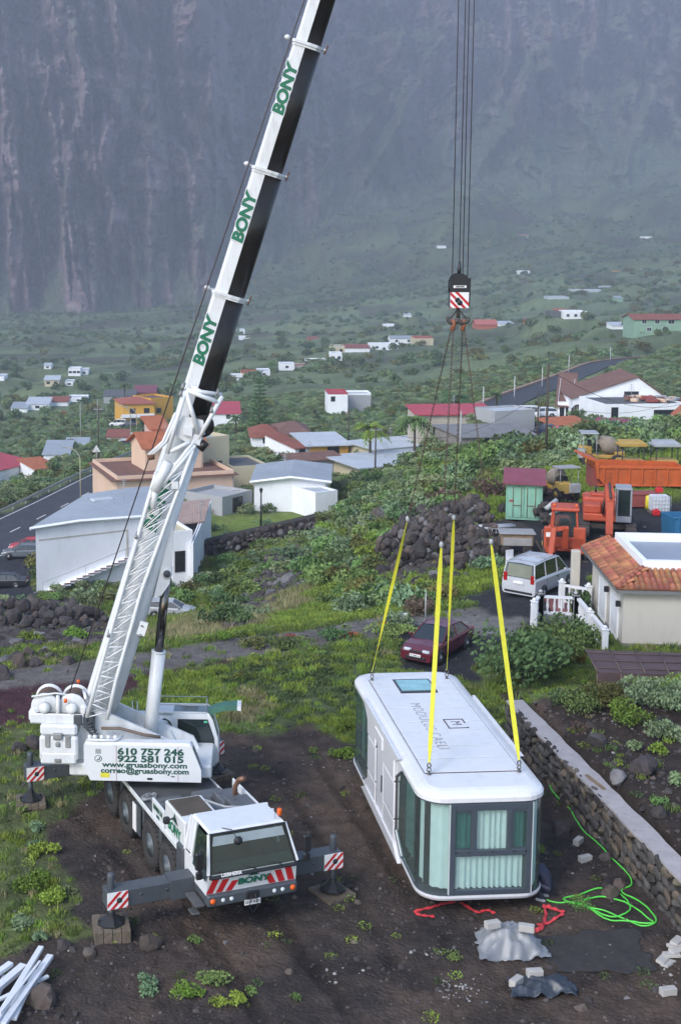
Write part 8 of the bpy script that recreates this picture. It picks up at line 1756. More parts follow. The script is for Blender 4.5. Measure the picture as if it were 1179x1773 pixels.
ribbon(gpath([(752, 1588), (730, 1586), (719, 1580), (745, 1574), (765, 1566), (788, 1562)], 8), .045).obj('ratchet_strap', CORAL); tag(bpy.data.objects['ratchet_strap'], 'red webbing strap on the soil left under the lifted house', 'strap', 'red straps on the ground')
o = ribbon(gpath([(797, 1564), (825, 1578), (840, 1576), (856, 1582)], 8), .045).obj('ratchet_strap', CORAL); tag(o, 'short red strap under the front edge of the lifted house', 'strap', 'red straps on the ground')
o = ribbon(gpath([(976, 1586), (955, 1578), (942, 1576), (944, 1590), (938, 1612), (925, 1618)], 8, .06), .05, twist=1.2).obj('ratchet_strap', CORAL); tag(o, 'red strap forming a corner beside the green hose', 'strap', 'red straps on the ground')
o = ribbon(gpath([(975, 1588), (955, 1600), (930, 1606)], 8, .05), .04).obj('ratchet_strap', CORAL); tag(o, 'red strap trailing toward the plastic sheet', 'strap', 'red straps on the ground')
HG = mat('green_hose', (.10, .62, .07), rough=.4, var=.08)
r_ = random.Random(5); P = [(952, 1355), (955, 1375), (985, 1405), (1005, 1440), (1040, 1478), (1060, 1500), (1085, 1525), (1092, 1545), (1075, 1555), (1110, 1575), (1135, 1605), (1110, 1612), (1060, 1590), (1020, 1580), (975, 1560), (1000, 1556), (1040, 1549), (1075, 1560), (1090, 1585), (1062, 1595), (1030, 1585), (1010, 1568), (1040, 1562), (1080, 1572), (1118, 1598), (1128, 1610), (1085, 1603), (1045, 1597), (1000, 1570), (960, 1565), (946, 1562)]
b = MB(); b.tube(gpath(P, 7, .03), .022, 6)
for i in range(len(b.v)): x, y, z = b.v[i]; b.v[i] = (x, y, z+.015*math.sin(i*.05))
o = b.obj('hose', HG); tag(o, 'bright green garden hose tangled on the soil by the wall', 'hose')
# crumpled sheets
def sheet(name, label, cx, cy, rx, ry, h, m, seed, z0=0, fold=.12):
    c = onz(cx, cy, 0); r0 = random.Random(seed); n = 34; vs = []; gz = ground(c.x, c.y); O = Vector((c.x, c.y, gz))
    for i in range(n+1):
        for j in range(n+1):
            u_, v_ = i/n*2-1, j/n*2-1; x = u_*rx; y = v_*ry; e = max(abs(u_), abs(v_)); ee = (abs(u_)**3+abs(v_)**3)**(1/3); aa = math.atan2(v_, u_); wv = 1+.07*math.sin(aa*3+seed)+.05*math.sin(aa*7+seed*2)+.04*math.sin(aa*13); x *= wv; y *= wv
            z = h*max(0, 1-max(0, (ee-.35)/.6)**1.3) if h else 0
            z += fold*(float(fbm(np.array([x*2.8+seed+.4*math.sin(y*5)]), np.array([y*2.8]), seed, 4, True)[0])-.35)*(1.1-.3*e)
            gx_ = ground(O.x+x, O.y+y)-gz
            vs.append((x, y, max(z, 0)+max(gx_, -.1)+.02+z0))
    b = MB(); b.add(vs, [(i*(n+1)+j, (i+1)*(n+1)+j, (i+1)*(n+1)+j+1, i*(n+1)+j+1) for i in range(n) for j in range(n)], 0, True); o = b.obj(name, m); o.location = O; sm = o.modifiers.new('thick', 'SOLIDIFY'); sm.thickness = .006; return tag(o, label, 'sheet')
sheet('plastic_sheet', 'crumpled translucent white plastic sheet over a pile, weighted with blocks', 880, 1640, .80, .74, .42, glassmat('milky_sheet', (.80, .84, .88), alpha=.42, rough=.45), 3, fold=.36)
sheet('tarpaulin', 'crumpled dark blue-grey tarpaulin below the white plastic sheet', 935, 1718, .72, .45, .12, mat('dark_tarp', (.035, .045, .06), rough=.4, var=.25, scale=3), 9, fold=.42)
sheet('rubber_mat', 'flat dark gravel covered mat beside the plastic sheet', 1030, 1655, 1.25, .95, 0, mat('dark_mat', (.038, .036, .037), rough=.95, var=.3, scale=6, bump=.6), 5, fold=.03)
CBK = mat('concrete_block', (.40, .39, .37), rough=.9, var=.15, scale=4)
for px_, py_, zz, a, lab in ((1012, 1498, 0, .4, 'pale concrete block lying alone near the wall'), (852, 1606, .60, .3, 'concrete block on the left top of the plastic sheet'), (911, 1612, .60, -.3, 'concrete block on the right top of the plastic sheet'), (925, 1690, .25, .1, 'concrete block weighing down the dark tarpaulin'), (893, 1705, .15, .8, 'concrete block at the left tip of the tarpaulin'), (1155, 1735, 0, .2, 'pale block near the lower right corner'), (1000, 1468, 0, .9, 'crumpled white scrap lump left of the wall')):
    p = onz(px_, py_, zz); b = MB(); b.bbox(-.19, .19, -.09, .09, 0, .17, .01); b.box(-.12, -.02, -.05, .05, .168, .172, 0); simple('concrete_block', lab, 'block', (p.x, p.y, (ground(p.x, p.y) if zz == 0 else zz)), b, CBK, a, 'loose concrete blocks')
for k in range(9):
    p = onz(1160+random.uniform(-14, 16), 1625+k*8, .1+.05*(8-k)); b = MB(); b.bbox(-.2, .2, -.1, .1, 0, .08, .01); o = simple('roof_tile_slab', 'pale broken slab in the stack at the right edge', 'slab', (p.x, p.y, max(.02, .05*(8-k))), b, CBK, random.uniform(0, 1.2), 'stack of pale slabs'); o.rotation_euler.x = random.uniform(-.3, .3)
# white posts at lower left
WP2 = mat('white_aluminium', (.66, .69, .73), rough=.35, var=.06, dirt=(.3, .28, .25), dirt_amt=.3)
LW = ['longest white post of the pile, reaching up to the right', 'white post second longest beside the longest one', 'white post crossing under the pile', 'white post at the very left picture edge', 'short white post with brown end', 'white post lying flat along the pile bottom', 'white box section with flange on the pile', 'thin white angle strip on top of the pile', 'bent white post low in the corner']
for i, (x0_, y0_, x1_, y1_, w_, zz) in enumerate(((-12, 1778, 72, 1640, .07, .35), (5, 1775, 88, 1655, .08, .28), (-20, 1740, 84, 1690, .05, .15), (-25, 1700, 20, 1668, .08, .3), (25, 1765, 62, 1680, .06, .2), (-20, 1775, 60, 1700, .09, .1), (-15, 1720, 42, 1672, .10, .22), (0, 1755, 70, 1664, .03, .42), (-25, 1770, 10, 1690, .07, .1))):
    a = onz(x0_, y0_, zz); c = onz(x1_, y1_, zz+.05); d = c-a; b = MB(frame((0, 0, 0), d, (0, 0, 1))); b.bbox(0, d.length, -w_*.6, w_*.6, -w_, w_, .008); b.box(d.length-.02, d.length+.003, -w_*.45, w_*.45, -w_*.8, w_*.8, 0); o = b.obj('post', WP2); o.location = a; tag(o, LW[i], 'post', 'pile of white posts at lower left')
# small flowers, sign pole etc. near the track
b = MB(); b.tube([(0, 0, 0), (0, 0, 1.5)], .03, 6); simple('marker_post', 'thin grey post beside the track behind the maroon car', 'post', lay(736, 1082), b, mat('pale_grey'))
b = MB(); b.bbox(-.18, .18, -.02, .02, .25, .62, .03); b.tube([(0, 0, 0), (0, 0, .3)], .015, 5); b.bbox(-.05, .05, -.03, -.018, .38, .48, .01); simple('small_sign', 'little white sign on a stake at the flower edge', 'sign', lay(698, 1086), b, WFR)
# ================================================================ street furniture
GALV = mat('galvanised', (.33, .34, .33), rough=.6, var=.1); WDP = mat('wood_pole', (.07, .055, .045), rough=.9, var=.2)
def street_lamp(label, px_, py_, d, h, s=1):
    p = at(px_, py_, d); p.z = ground(p.x, p.y); r_ = empty('street_lamp', tuple(p), 0, label, 'street lamp', 'curved lamps along the road'); b = MB(); b.tube([(0, 0, 0), (0, 0, h*.78)]+[(-s*1.9*(1-math.cos(a)), 0, h*.78+h*.22*math.sin(a)) for a in np.linspace(.2, 1.5, 7)], .07, 7); b.obj('pole', mat('cream_pole', (.42, .40, .30), rough=.6), r_); b = MB(); b.bbox(-s*2.0-.35, -s*2.0+.35, -.1, .1, h-.08, h+.05, .04); b.obj('lamp_head', GALV, r_)
street_lamp('curved lamp post nearest on the road, left of the hall roof', 140, 860, 168, 8); street_lamp('curved lamp post farther up the road by the peach house', 227, 815, 212, 8); street_lamp('small distant lamp post above the road bend', 237, 778, 262, 8)
p = at(168, 832, 200); p.z = ground(p.x, p.y); r_ = empty('road_sign', tuple(p), 0, 'white triangular road sign seen from behind by the road', 'road sign'); b = MB(); b.tube([(0, 0, 0), (0, 0, 2.6)], .05, 6); b.obj('pole', GALV, r_); b = MB(); b.prism([(-.65, 0, 2.3), (.65, 0, 2.3), (0, 0, 3.4)], (0, .04, 0)); b.obj('panel', mat('sign_back', (.55, .56, .55)), r_)
def upole(label, px_, py_, d, h, wires=True, m=WDP, lamp=False):
    p = at(px_, py_, d); p.z = ground(p.x, p.y); r_ = empty('utility_pole', tuple(p), 0, label, 'pole', 'utility poles'); b = MB(); b.tube([(0, 0, -.5), (0, 0, h)], [.13, .08], 7); b.obj('shaft', m, r_)
    if wires: b = MB(); b.box(-.7, .7, -.05, .05, h-.6, h-.5); [b.tube([(x, 0, h-.5), (x, 0, h-.35)], .04, 5) for x in (-.6, 0, .6)]; b.obj('crossarm', GALV, r_)
    if lamp: b = MB(); b.lathe([(0, 0), (.1, 0), (.2, .35), (.22, .37), (0, .6)], (0, 0, h), 'z', 6); b.obj('lantern', BLACK, r_)
    return p+Vector((0, 0, h-.4))
u1 = upole('tall dark pole in the bushes behind the container', 944, 795, 118, 8.0, False); u2 = upole('second dark pole with white box left of the first', 929, 776, 165, 7.5, False); b = MB(); b.bbox(-.2, .2, -.2, 0, 0, .6, .03); p = at(929, 776, 164.8); simple('meter_box', 'white meter box on the dark pole', 'box', (p.x, p.y, ground(p.x, p.y)+1.2), b, WFR)
u3 = upole('wooden pole in front of the pale bungalow', 649, 838, 170, 6.5); u4 = upole('wooden pole on the slope above the ochre house', 604, 760, 245, 6.5); u5 = upole('pale pole leaning by the bungalow end', 795, 835, 150, 5.0, False, GALV); upole('black garden lantern before the laundry house', 452, 900, 146, 4.4, False, BLACK, True)
upole('dark pole rising beside the hall left roof edge', 172, 870, 205, 9, True); upole('thin pole by the road bend', 140, 745, 330, 9, False, GALV); upole('thin pole left of the yellow villa', 170, 740, 360, 9, False, GALV); upole('thin mast on the slope, behind the boom', 336, 590, 900, 26, False, GALV); upole('thin mast on the plain right of the hook', 820, 540, 1000, 16, False, GALV)
for i, (px_, d, top) in enumerate(((836, 232, 666), (890, 268, 646), (938, 300, 627), (984, 345, 608), (1056, 410, 590))):
    upole('white lamp pole of the hill road, number %s from below' % ['first', 'second', 'third', 'fourth', 'fifth'][i], px_, {0: 706, 1: 682, 2: 661, 3: 641, 4: 621}[i], d, 4.5, False, mat('white_pole', (.5, .52, .52)))
for i in range(3): p = at(374+i*4, 778, 176); 
def wire(a, c, sag, label):
    P = [a.lerp(c, t)-Vector((0, 0, sag*4*t*(1-t))) for t in np.linspace(0, 1, 16)]; b = MB(); b.tube(P, .022, 4); tag(b.obj('overhead_wire', BLACK), label, 'wire', 'overhead wires')
wire(u4, u3, 1.2, 'overhead wire from the slope pole to the bungalow pole'); wire(u3, u2, 3.0, 'overhead wire sagging across the beige warehouse'); wire(u2, u1, .8, 'overhead wire between the two dark poles'); wire(u2+Vector((0, 0, -.5)), at(1180, 690, 190), 2, 'overhead wire running right toward the white gable house')
wire(at(402, 850, 158), at(545, 800, 190), .8, 'overhead wire from the peach house over the laundry house'); wire(u1+Vector((0, 0, 0)), at(1180, 700, 150), 1.5, 'overhead wire from the tall dark pole to the right edge')
for nm, P, off in (('outer', ROAD1, 5.4),):
    r_ = empty('guard_rail', tuple(P[0]), 0, 'grey guard rail along the outer edge of the road', 'guard rail'); O = P[0]; Q = [p-O for p in P]; s_ = strip('rail', [q+Vector((0, 0, .65)) for q in Q], .1, GALV, off=-off, thick=.3, parent=r_, kind=None)
    b0 = MB(); b0.box(-.06, .06, -.06, .06, -.3, .6); me = b0.mesh('post', GALV)
    for p, d in along(Q, 4.0): s = Vector((d.y, -d.x, 0))*-off; put(me, 'post', r_, p+s)
# ================================================================ trees and shrubs
def tree(name, label, pos, crowns, h0, rt=.15, group=None, cat='tree'):
    """trunk, limbs and crown; crowns: (mat, leaves, rx, rz, leaf size, lumps)"""
    r_ = empty(name, tuple(pos), random.uniform(0, 6), label, cat, group); mm, n, rx, rz, ls, lu = crowns
    b = MB(); b.tube([(0, 0, -.3), (.05*h0, .03*h0, h0*.6), (.0, .0, h0+rz*.3)], [rt, rt*.75, rt*.5], 7)
    for k in range(6): a = k*1.05+random.random(); e = Vector((rx*.6*math.cos(a), rx*.6*math.sin(a), h0+rz*random.uniform(.3, .8))); b.tube([(0, 0, h0*.7), e*.5+Vector((0, 0, h0*.35)), e], [rt*.5, rt*.35, rt*.12], 5)
    b.obj('trunk', BARK, r_); b = clump(n, rx, rz, ls, lu); b.obj('crown', LV[mm], r_, (0, 0, h0)); return r_
def P3(px_, py_, d): p = at(px_, py_, d); return Vector((p.x, p.y, ground(p.x, p.y)))
CROWN = {}
def shrub(label, pos, mm, n, rx, rz, ls, lu=8, group=None, name='shrub'):
    key = (mm, n, round(rx/rz, 1), round(ls/rx, 2), lu)
    if key not in CROWN or len(CROWN[key]) < 3:
        b = clump(n, 1, rz/rx, ls/rx, lu); CROWN.setdefault(key, []).append(b.mesh('foliage', LV[mm]))
    me = random.choice(CROWN[key]); r_ = put(me, name, None, tuple(pos), (0, 0, random.uniform(0, 6.28)), rx); return tag(r_, label, 'shrub', group)
# fig tree and garden shrubs right of the lifted house
tree('fig_tree', 'wide dark fig tree left of the brown shade roof', lay(905, 1190), ('dark', 2600, 2.1, 1.7, .15, 16), .5, .1)
tree('fig_tree', 'second lower lobe of figs right behind the wide one', lay(955, 1165), ('mid', 1900, 1.7, 1.4, .15, 12), .4, .1)
shrub('lush shrub under the white balustrade', lay(975, 1118), 'dark', 1200, 1.3, 1.3, .12, 10); shrub('lush round shrub at the balustrade end', lay(1008, 1128), 'mid', 900, 1.0, 1.1, .12)
shrub('potted palm-like plant on the patio', onz(1000, 1055, .3), 'dark', 500, .6, 1.0, .14, 5); shrub('orange flowering plant behind the shade roof corner', lay(998, 1150), 'orange', 260, .5, .35, .09, 5)
G2 = 'shrubs in the garden behind the stone wall'
for px_, py_, mm, n, rx, rz, ls, lab in ((1045, 1225, 'olive', 1500, 1.2, .9, .08, 'yellow-green bush in the garden below the shade roof'), (1005, 1235, 'mid', 1000, .9, .8, .08, 'green bush left of the yellow-green garden bush'), (1085, 1255, 'lime', 900, .9, .7, .08, 'lime bush right of the yellow-green garden bush'), (1120, 1225, 'blue', 1300, 1.1, .9, .09, 'blue-green succulent bush below the mesh roof'), (1165, 1235, 'blue', 1300, 1.1, .9, .09, 'blue-green succulent bush at right picture edge'), (1150, 1290, 'blue', 800, .8, .6, .09, 'lower blue-green bush at the right edge'),
      (1096, 1306, 'euph', 300, .35, .3, .07, 'pale succulent rosette by the dark boulder'), (1140, 1312, 'lime', 300, .35, .3, .07, 'lime succulent rosette right of the pale one'), (1172, 1362, 'euph', 300, .35, .3, .07, 'pale succulent at the right edge'), (1140, 1395, 'mid', 300, .35, .2, .05, 'small green weed below the succulents'), (1000, 1270, 'dead', 300, .6, .35, .05, 'dry brown twigs in the garden'), (965, 1225, 'dark', 500, .6, .5, .08, 'dark shrub at the head of the stone wall')):
    shrub(lab, lay(px_, py_), mm, n, rx, rz, ls, 8, G2)
# foreground clumps
G3 = 'weeds and succulents on the crane site'
for px_, py_, mm, n, rx, rz, ls, lab in ((75, 1490, 'lime', 900, .55, .35, .06, 'lime weed clump left of the crane wheels'), (60, 1545, 'lime', 1100, .65, .4, .06, 'larger lime clump near the left edge'), (100, 1575, 'lime', 800, .5, .35, .06, 'lime clump just right of the larger one'), (118, 1562, 'euph', 350, .26, .2, .06, 'pale agave rosette by the left outrigger'), (38, 1612, 'blue', 500, .4, .25, .06, 'blue-green clump at left picture edge'), (70, 1640, 'blue', 300, .25, .2, .06, 'small blue-green clump near the white posts'), (65, 1480, 'blue', 500, .3, .22, .05, 'feathery green plant left of the wheels'),
      (245, 1725, 'blue', 900, .45, .32, .05, 'grey-green bush at the bottom left of centre'), (330, 1722, 'lime', 700, .5, .18, .05, 'low lime patch at the bottom'), (395, 1735, 'lime', 600, .5, .15, .05, 'lime patch right of the low one at bottom'), (370, 1715, 'mid', 600, .5, .2, .05, 'green patch between the lime ones'), (435, 1728, 'mid', 250, .2, .15, .05, 'tiny green weed at the bottom'), (510, 1735, 'mid', 200, .2, .12, .05, 'tiny weed right of the patches at the bottom'), (335, 1640, 'mid', 250, .25, .12, .05, 'small weed patch in front of the outrigger'), (185, 1625, 'lime', 300, .4, .08, .05, 'flat weeds around the timber pad'), (45, 1400, 'mid', 500, .5, .25, .06, 'weed clump behind the rear timber mat'), (60, 1440, 'blue', 400, .35, .25, .06, 'greyish weed left of the rear wheels'),
      (775, 1665, 'mid', 300, .4, .06, .04, 'flat grass patch left of the plastic sheet'), (1010, 1575, 'mid', 400, .6, .1, .05, 'flat weeds beneath the green hose'), (595, 1315, 'lime', 800, .5, .3, .06, 'bright weed tuft at the rear of the lifted house'), (600, 1270, 'lime', 900, .6, .35, .06, 'bright weeds left of the lifted house'), (415, 1180, 'olive', 400, .3, .4, .05, 'dry stalk plant beyond the operator cab')):
    shrub(lab, lay(px_, py_), mm, n, rx, rz, ls, 7, G3)
# track side and flowers
G4 = 'low shrubs and flowers along the track'
for px_, py_, mm, n, rx, rz, ls, lab in ((573, 1112, 'dark', 800, 1.0, .45, .09, 'dark round cushion shrub beside the track'), (490, 1120, 'mid', 700, 1.2, .4, .09, 'low green shrub beside the track, left of the round one'), (440, 1125, 'olive', 500, .8, .4, .08, 'brownish low shrub beside the track'), (595, 1106, 'red', 120, .35, .2, .07, 'red flowers at the track right of the cushion shrub'), (612, 1103, 'red', 100, .3, .2, .07, 'red flowers farther right on the track edge'), (505, 1108, 'red', 90, .35, .2, .06, 'few red flowers left on the track edge'), (665, 1086, 'red', 90, .4, .2, .06, 'red flowers near the left yellow sling'), (392, 1112, 'lime', 300, .4, .45, .07, 'small young shrub by the track left part'), (660, 1100, 'mid', 600, 1.0, .35, .08, 'leafy groundcover at the left sling'), (700, 1096, 'mid', 500, .8, .3, .08, 'leafy groundcover behind the maroon car')):
    shrub(lab, lay(px_, py_), mm, n, rx, rz, ls, 7, G4)
# rough shrubs on the bank
G5 = 'shrubs on the bank behind the track'
BK = [(570, 1005, 'mid', 1.9, 'big green shrub mass left of the rubble'), (540, 985, 'mid', 1.8, 'green shrub at the lava slope edge'), (600, 980, 'dark', 1.8, 'dark green shrub above the big mass'), (575, 950, 'mid', 2.0, 'tall green shrub below the terrace wall end'), (620, 950, 'blue', 1.9, 'grey-green shrub in the upper bank'), (650, 1035, 'dark', 1.5, 'dark shrub beside the dark stone slope'), (620, 1050, 'blue', 1.4, 'blue-green shrub low on the bank'), (560, 930, 'blue', 1.9, 'grey shrub under the laundry house terrace'), (640, 920, 'mid', 1.8, 'green shrub under the rock edge'), (850, 945, 'blue', 1.2, 'grey-blue shrub right of the rubble mound'), (840, 975, 'blue', 1.1, 'grey-blue shrub nearest below the junk'), (690, 1075, 'blue', .9, 'low blue shrub by the left sling'), (720, 1050, 'dead', 1.0, 'dry brown shrub behind the marker post'), (770, 870, 'dead', 1.6, 'bare brown brush on top of the rubble mound'), (850, 850, 'dead', 1.6, 'dry brown brush behind the tyres'), (735, 880, 'dead', 1.2, 'dead twigs left on the mound'),
      (400, 1045, 'dark', 1.7, 'dark shrub right of the silver hatchback'), (385, 1075, 'dark', 1.4, 'dark shrub below and right of the hatchback'), (420, 1020, 'mid', 1.7, 'green shrub above the dark one'), (350, 1000, 'olive', 1.6, 'olive shrub right of the crane cylinder'), (330, 1015, 'olive', 1.5, 'yellowish shrub behind the silver hatchback'), (280, 1010, 'dark', 1.2, 'dark shrub left behind the crane boom'), (90, 1030, 'mid', 1.1, 'green shrub at the foot of the hall wall'), (10, 1075, 'dark', 1.4, 'dark green bush in the left rubble heap'), (500, 915, 'lime', 1.3, 'lime-yellow agave hedge on the terrace, left half'), (560, 912, 'lime', 1.4, 'lime-yellow agave hedge on the terrace, right half'), (596, 895, 'lime', 1.4, 'tall yellow-green plant at the white outhouse'), (600, 860, 'olive', 1.8, 'yellowish shrub right of the outhouse'), (130, 1100, 'lime', .9, 'pale green bush at the left rubble foot'), (60, 1105, 'lime', .9, 'pale bush along the left track edge'), (480, 950, 'blue', 1.0, 'grey-green agave clump below the terrace wall'), (395, 965, 'mid', 1.4, 'shrub under the terrace wall left end'), (900, 985, 'dark', .6, 'small dark bush by the broken trailer')]
for px_, py_, mm, rx, lab in BK: shrub(lab, lay(px_, py_+12), mm, 700, rx, rx*.75, rx*.11, 10, G5)
REG = []
G6 = 'shrubs covering the upper bank'
for i in range(70):
    px_ = random.uniform(600, 790); py_ = random.uniform(815, 905); p = lay(px_, py_+8)
    if any(math.hypot(p.x-a, p.y-c_) < r__ for a, c_, r__ in NOBUSH): continue
    rx = random.uniform(1.0, 1.9); mm = random.choice(['mid', 'dark', 'blue', 'euph', 'mid']); REG.append((shrub('leafy shrub in the thicket', p, mm, 500, rx, rx*.75, rx*.13, 8, G6), p, mm, rx))
for i in range(60):
    px_ = random.uniform(800, 1200); py_ = random.uniform(765, 800); p = P3(px_, py_, random.uniform(112, 150))
    if any(math.hypot(p.x-a, p.y-c_) < r__ for a, c_, r__ in NOBUSH): continue
    rx = random.uniform(1.2, 2.6); mm = random.choice(['mid', 'dark', 'far', 'blue']); REG.append((shrub('shrub in the hedge', p, mm, 500, rx, rx*.8, rx*.13, 8, 'shrub belt behind the machinery yard'), p, mm, rx))
# palms, araucaria, spreading tree, distant trees
def palm(label, pos, h, R_, mm, n=26, droop=1.0, group=None):
    r_ = empty('palm_tree', tuple(pos), random.uniform(0, 6), label, 'palm tree', group); b = MB(); b.tube([(0, 0, -.5), (.1, 0, h*.5), (0, 0, h)], [.24, .18, .2], 8); b.obj('trunk', BARK, r_)
    b = MB()
    for k in range(n):
        a = 6.283*k/n*1.618*3; el = random.uniform(-.1, 1.25); L_ = R_*random.uniform(.85, 1.1); u_ = Vector((math.cos(a), math.sin(a), 0)); pr = None; sd_ = Vector((-u_.y, u_.x, 0))
        for s in range(9):
            t = s/8; p = Vector((0, 0, h))+u_*L_*t*math.cos(el*(1-t*.4))+Vector((0, 0, L_*(math.sin(el)*t-droop*.75*t*t)))
            if pr is not None:
                w_ = L_*.24*math.sin(math.pi*min(1, t*.9+.08))
                for sg in (-1, 1): b.add([pr, p, p+sd_*sg*w_+Vector((0, 0, -w_*.5))+(p-pr)*.6, pr+sd_*sg*w_*.96+Vector((0, 0, -w_*.55))+(p-pr)*.35], [(0, 1, 2)])
            pr = p
    b.obj('crown', LV[mm], r_); return r_
palm('bushy yellow-green palm left above the pale bungalow', P3(640, 800, 188), 5.6, 3.2, 'lime'); palm('green palm with drooping fronds right above the bungalow', P3(716, 800, 190), 5.6, 3.6, 'mid', 28, 1.2)
palm('dark palm behind the red roofed warehouse', P3(787, 712, 235), 2.4, 3.8, 'dark', 30); palm('tall palm left of the yellow villa', P3(216, 690, 460), 8, 3.0, 'far'); palm('low palm below the yellow villa', P3(172, 745, 340), 3.6, 2.6, 'far'); palm('palm at the boom right side near the raspberry roof', P3(408, 742, 275), 3.2, 2.4, 'dark'); palm('little palm by the white orange cottage', P3(95, 822, 238), 2.2, 1.8, 'mid'); palm('palm in front of the yellow villa wing', P3(248, 752, 330), 3, 2.4, 'dark'); palm('small palm at the road end beside the warehouse', P3(858, 722, 235), 3, 1.6, 'dark')
r_ = empty('araucaria', tuple(P3(449, 752, 262)), 0, 'tall slender araucaria with whorled branches right of the boom', 'conifer'); b = MB(); b.tube([(0, 0, 0), (0, 0, 12.2)], [.22, .04], 7); b.obj('trunk', BARK, r_)
b = MB()
for k in range(15):
    z = 1.2+k*.75; rr = 3.0*(1-k/17)**.9
    for j in range(7):
        a = 6.283*j/7+k*.4; e = Vector((math.cos(a)*rr, math.sin(a)*rr, z+rr*.12)); b.tube([(0, 0, z), e*.5+Vector((0, 0, z*.5-.05*rr)), e], [.05, .04, .02], 4, mi=0)
        for q in range(34): t = random.uniform(.15, 1); c_ = Vector((0, 0, z)).lerp(e, t); leaf(b, c_+Vector((random.gauss(0, .12), random.gauss(0, .12), .05)), .28)
b.obj('crown', LV['dark'], r_)
tree('spreading_tree', 'dark flat-topped spreading tree behind the laundry house', P3(435, 815, 182), ('dark', 1500, 3.2, 1.3, .3, 16), 1.6, .16)
GT = 'trees of the village and plain'
for px_, py_, d, mm, rx, rz, h0, lab in ((232, 702, 440, 'far', 3.6, 3.0, 1, 'round dark tree left of the yellow villa'), (205, 715, 420, 'far', 3.5, 2.6, 1, 'dark tree further left of the villa'), (135, 712, 420, 'far', 3.2, 2.4, 1, 'dark tree above the road bend'), (108, 705, 430, 'red', 1.6, 1.4, .6, 'maroon flowering bush among the dark trees'), (472, 640, 590, 'mid', 3.2, 3.6, 1.5, 'bright green round tree in the white house row'), (915, 725, 196, 'mid', 2.4, 1.7, .5, 'round green tree left of the parked white cars'), (890, 728, 192, 'lime', 1.4, 1.2, .4, 'yellow-green bush beside the round green tree'), (1000, 740, 200, 'dark', 1.2, 1.2, .3, 'dark shrub in front of the tiled porch'), (545, 690, 330, 'far', 2.6, 2.6, 1, 'dark tree left of the red trimmed house'), (488, 715, 300, 'far', 2.4, 2, .8, 'dark tree on the slope below the house row'), (662, 530, 1150, 'far', 5, 4, 1, 'dark tree clump on the plain left of the hook'), (1085, 572, 520, 'dark', 2.6, 2.2, .8, 'tree before the green house'), (1040, 575, 530, 'olive', 2.2, 1.8, .8, 'dull tree left of the green house'), (80, 775, 300, 'far', 2.4, 2, .8, 'dark tree above the grey shed'), (95, 840, 225, 'dark', 1.5, 1.5, .5, 'dark bush between the two left houses'), (125, 790, 275, 'far', 2.2, 1.8, .8, 'dark tree by the grey barn'), (255, 775, 270, 'mid', 2.0, 1.6, .6, 'green bush right of the road bend'), (635, 760, 240, 'dark', 2, 1.8, .6, 'dark tree left behind the palms'), (700, 765, 215, 'mid', 2, 1.5, .6, 'green bush behind the right palm')):
    tree('tree', lab, P3(px_, py_, d), (mm, 520, rx, rz, rx*.13, 9), h0, .12, GT)
G7 = 'green shrubs of the middle bank'
for pa, pb, ya, yb, n in ((525, 650, 935, 1010, 34), (600, 700, 905, 950, 16), (380, 440, 1000, 1080, 12), (640, 760, 1010, 1050, 16), (350, 480, 965, 990, 10), (200, 330, 1000, 1060, 10), (560, 640, 1010, 1060, 10), (690, 850, 900, 975, 13)):
    for i in range(n):
        p = lay(random.uniform(pa, pb), random.uniform(ya, yb)+6, 60); rx = random.uniform(.7, 1.5); mm = random.choice(['mid', 'mid', 'dark', 'blue', 'lime', 'olive']); REG.append((shrub('leafy shrub in the band', p, mm, 500, rx, rx*.75, rx*.13, 8, G7), p, mm, rx))
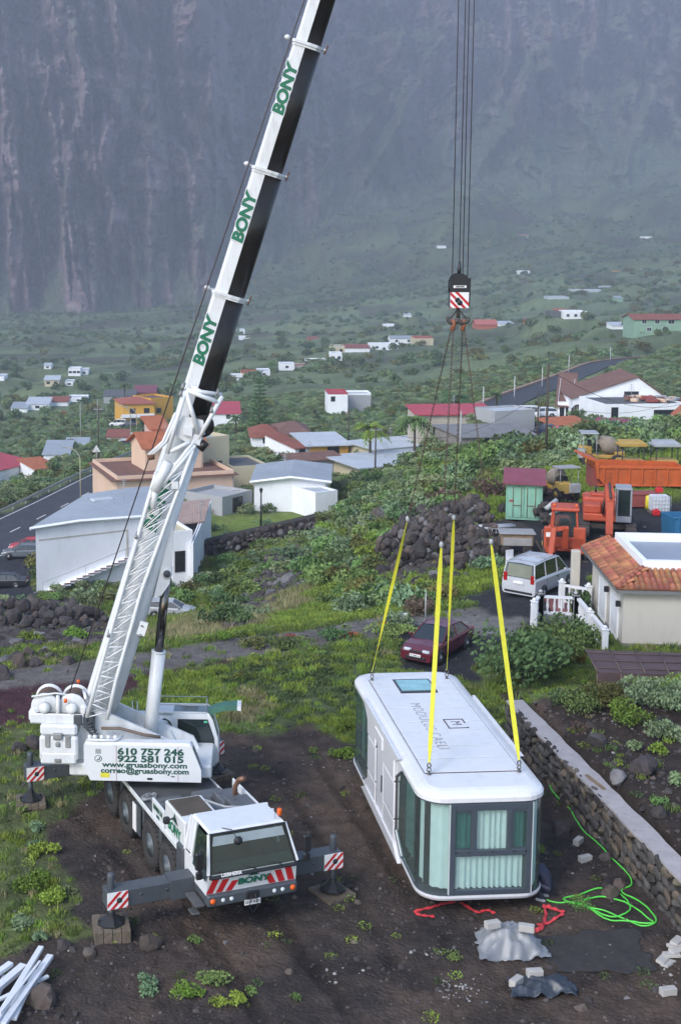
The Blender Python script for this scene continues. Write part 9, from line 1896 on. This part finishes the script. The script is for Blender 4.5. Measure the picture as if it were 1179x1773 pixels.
# each shrub's label: colour, size, nearest landmark, then its order from the left where two would read alike
LMK = [('the green container', 906, 870), ('the tipper body', 1090, 830), ('the rubble mound', 775, 940), ('the pale bungalow', 695, 812), ('the terrace wall', 450, 945), ('the silver hatchback', 296, 1050), ('the track bend', 560, 1095), ('the block house', 865, 765), ('the blue cottage', 1090, 750), ('the laundry house', 510, 860), ('the lava slope', 470, 1020), ('the marker post', 736, 1060), ('the tractor tyre', 815, 858), ('the white outhouse', 565, 885), ('the orange shed', 995, 755), ('the red tiled hut', 770, 800), ('the rock edge', 660, 900), ('the mixer dumper', 968, 840), ('the cylinder rod', 285, 1010), ('the tall pole', 944, 780), ('the cream gatehouse', 1175, 740), ('the round boulder', 500, 1015), ('the left sling', 690, 980)]
CW = {'mid': 'mid-green', 'dark': 'dark green', 'blue': 'blue-green', 'euph': 'pale green', 'lime': 'yellow-green', 'olive': 'olive', 'far': 'dull green'}
by = {}
for o, p, mm, rx in REG:
    x, y = pix(p.x, p.y, p.z+rx*.4); n, lx, ly = min(LMK, key=lambda l: math.hypot(l[1]-x, (l[2]-y)*1.4))
    dx, dy = x-lx, (y-ly)*1.4; side = ('left of' if dx < 0 else 'right of') if abs(dx) > abs(dy) else ('above' if dy < 0 else 'below')
    by.setdefault('%s %s shrub %s %s' % ('small' if rx < 1.05 else 'middling' if rx < 1.5 else 'large', CW[mm], side, n), []).append((x, o))
ORD = ['first', 'second', 'third', 'fourth', 'fifth', 'sixth', 'seventh', 'eighth', 'ninth', 'tenth']
for k, v in by.items():
    v.sort(key=lambda t: t[0])
    for i, (x, o) in enumerate(v): o['label'] = k if len(v) == 1 else k+', %s from the left' % ORD[min(i, 9)]
sc_ = sorted([o for o in COL.objects if o.name.split('.')[0] == 'scrap' and o.get('group', '').startswith('jumble')], key=lambda o: pix(*o.location)[0])
for i, o in enumerate(sc_):
    m_ = o.data.materials[0].name; cw_ = {'brown_tile_roof': 'brown', 'grey_render': 'grey', 'worn_red': 'red', 'peach_render': 'tan'}[m_]; q_ = [t for t in sc_ if t.data.materials[0].name == m_]
    j = q_.index(o); o['label'] = '%s scrap piece on the flat white roof, %s %s one from the %s' % (cw_, ORD[min(j, len(q_)-1-j)], cw_, 'left' if j <= len(q_)-1-j else 'right')
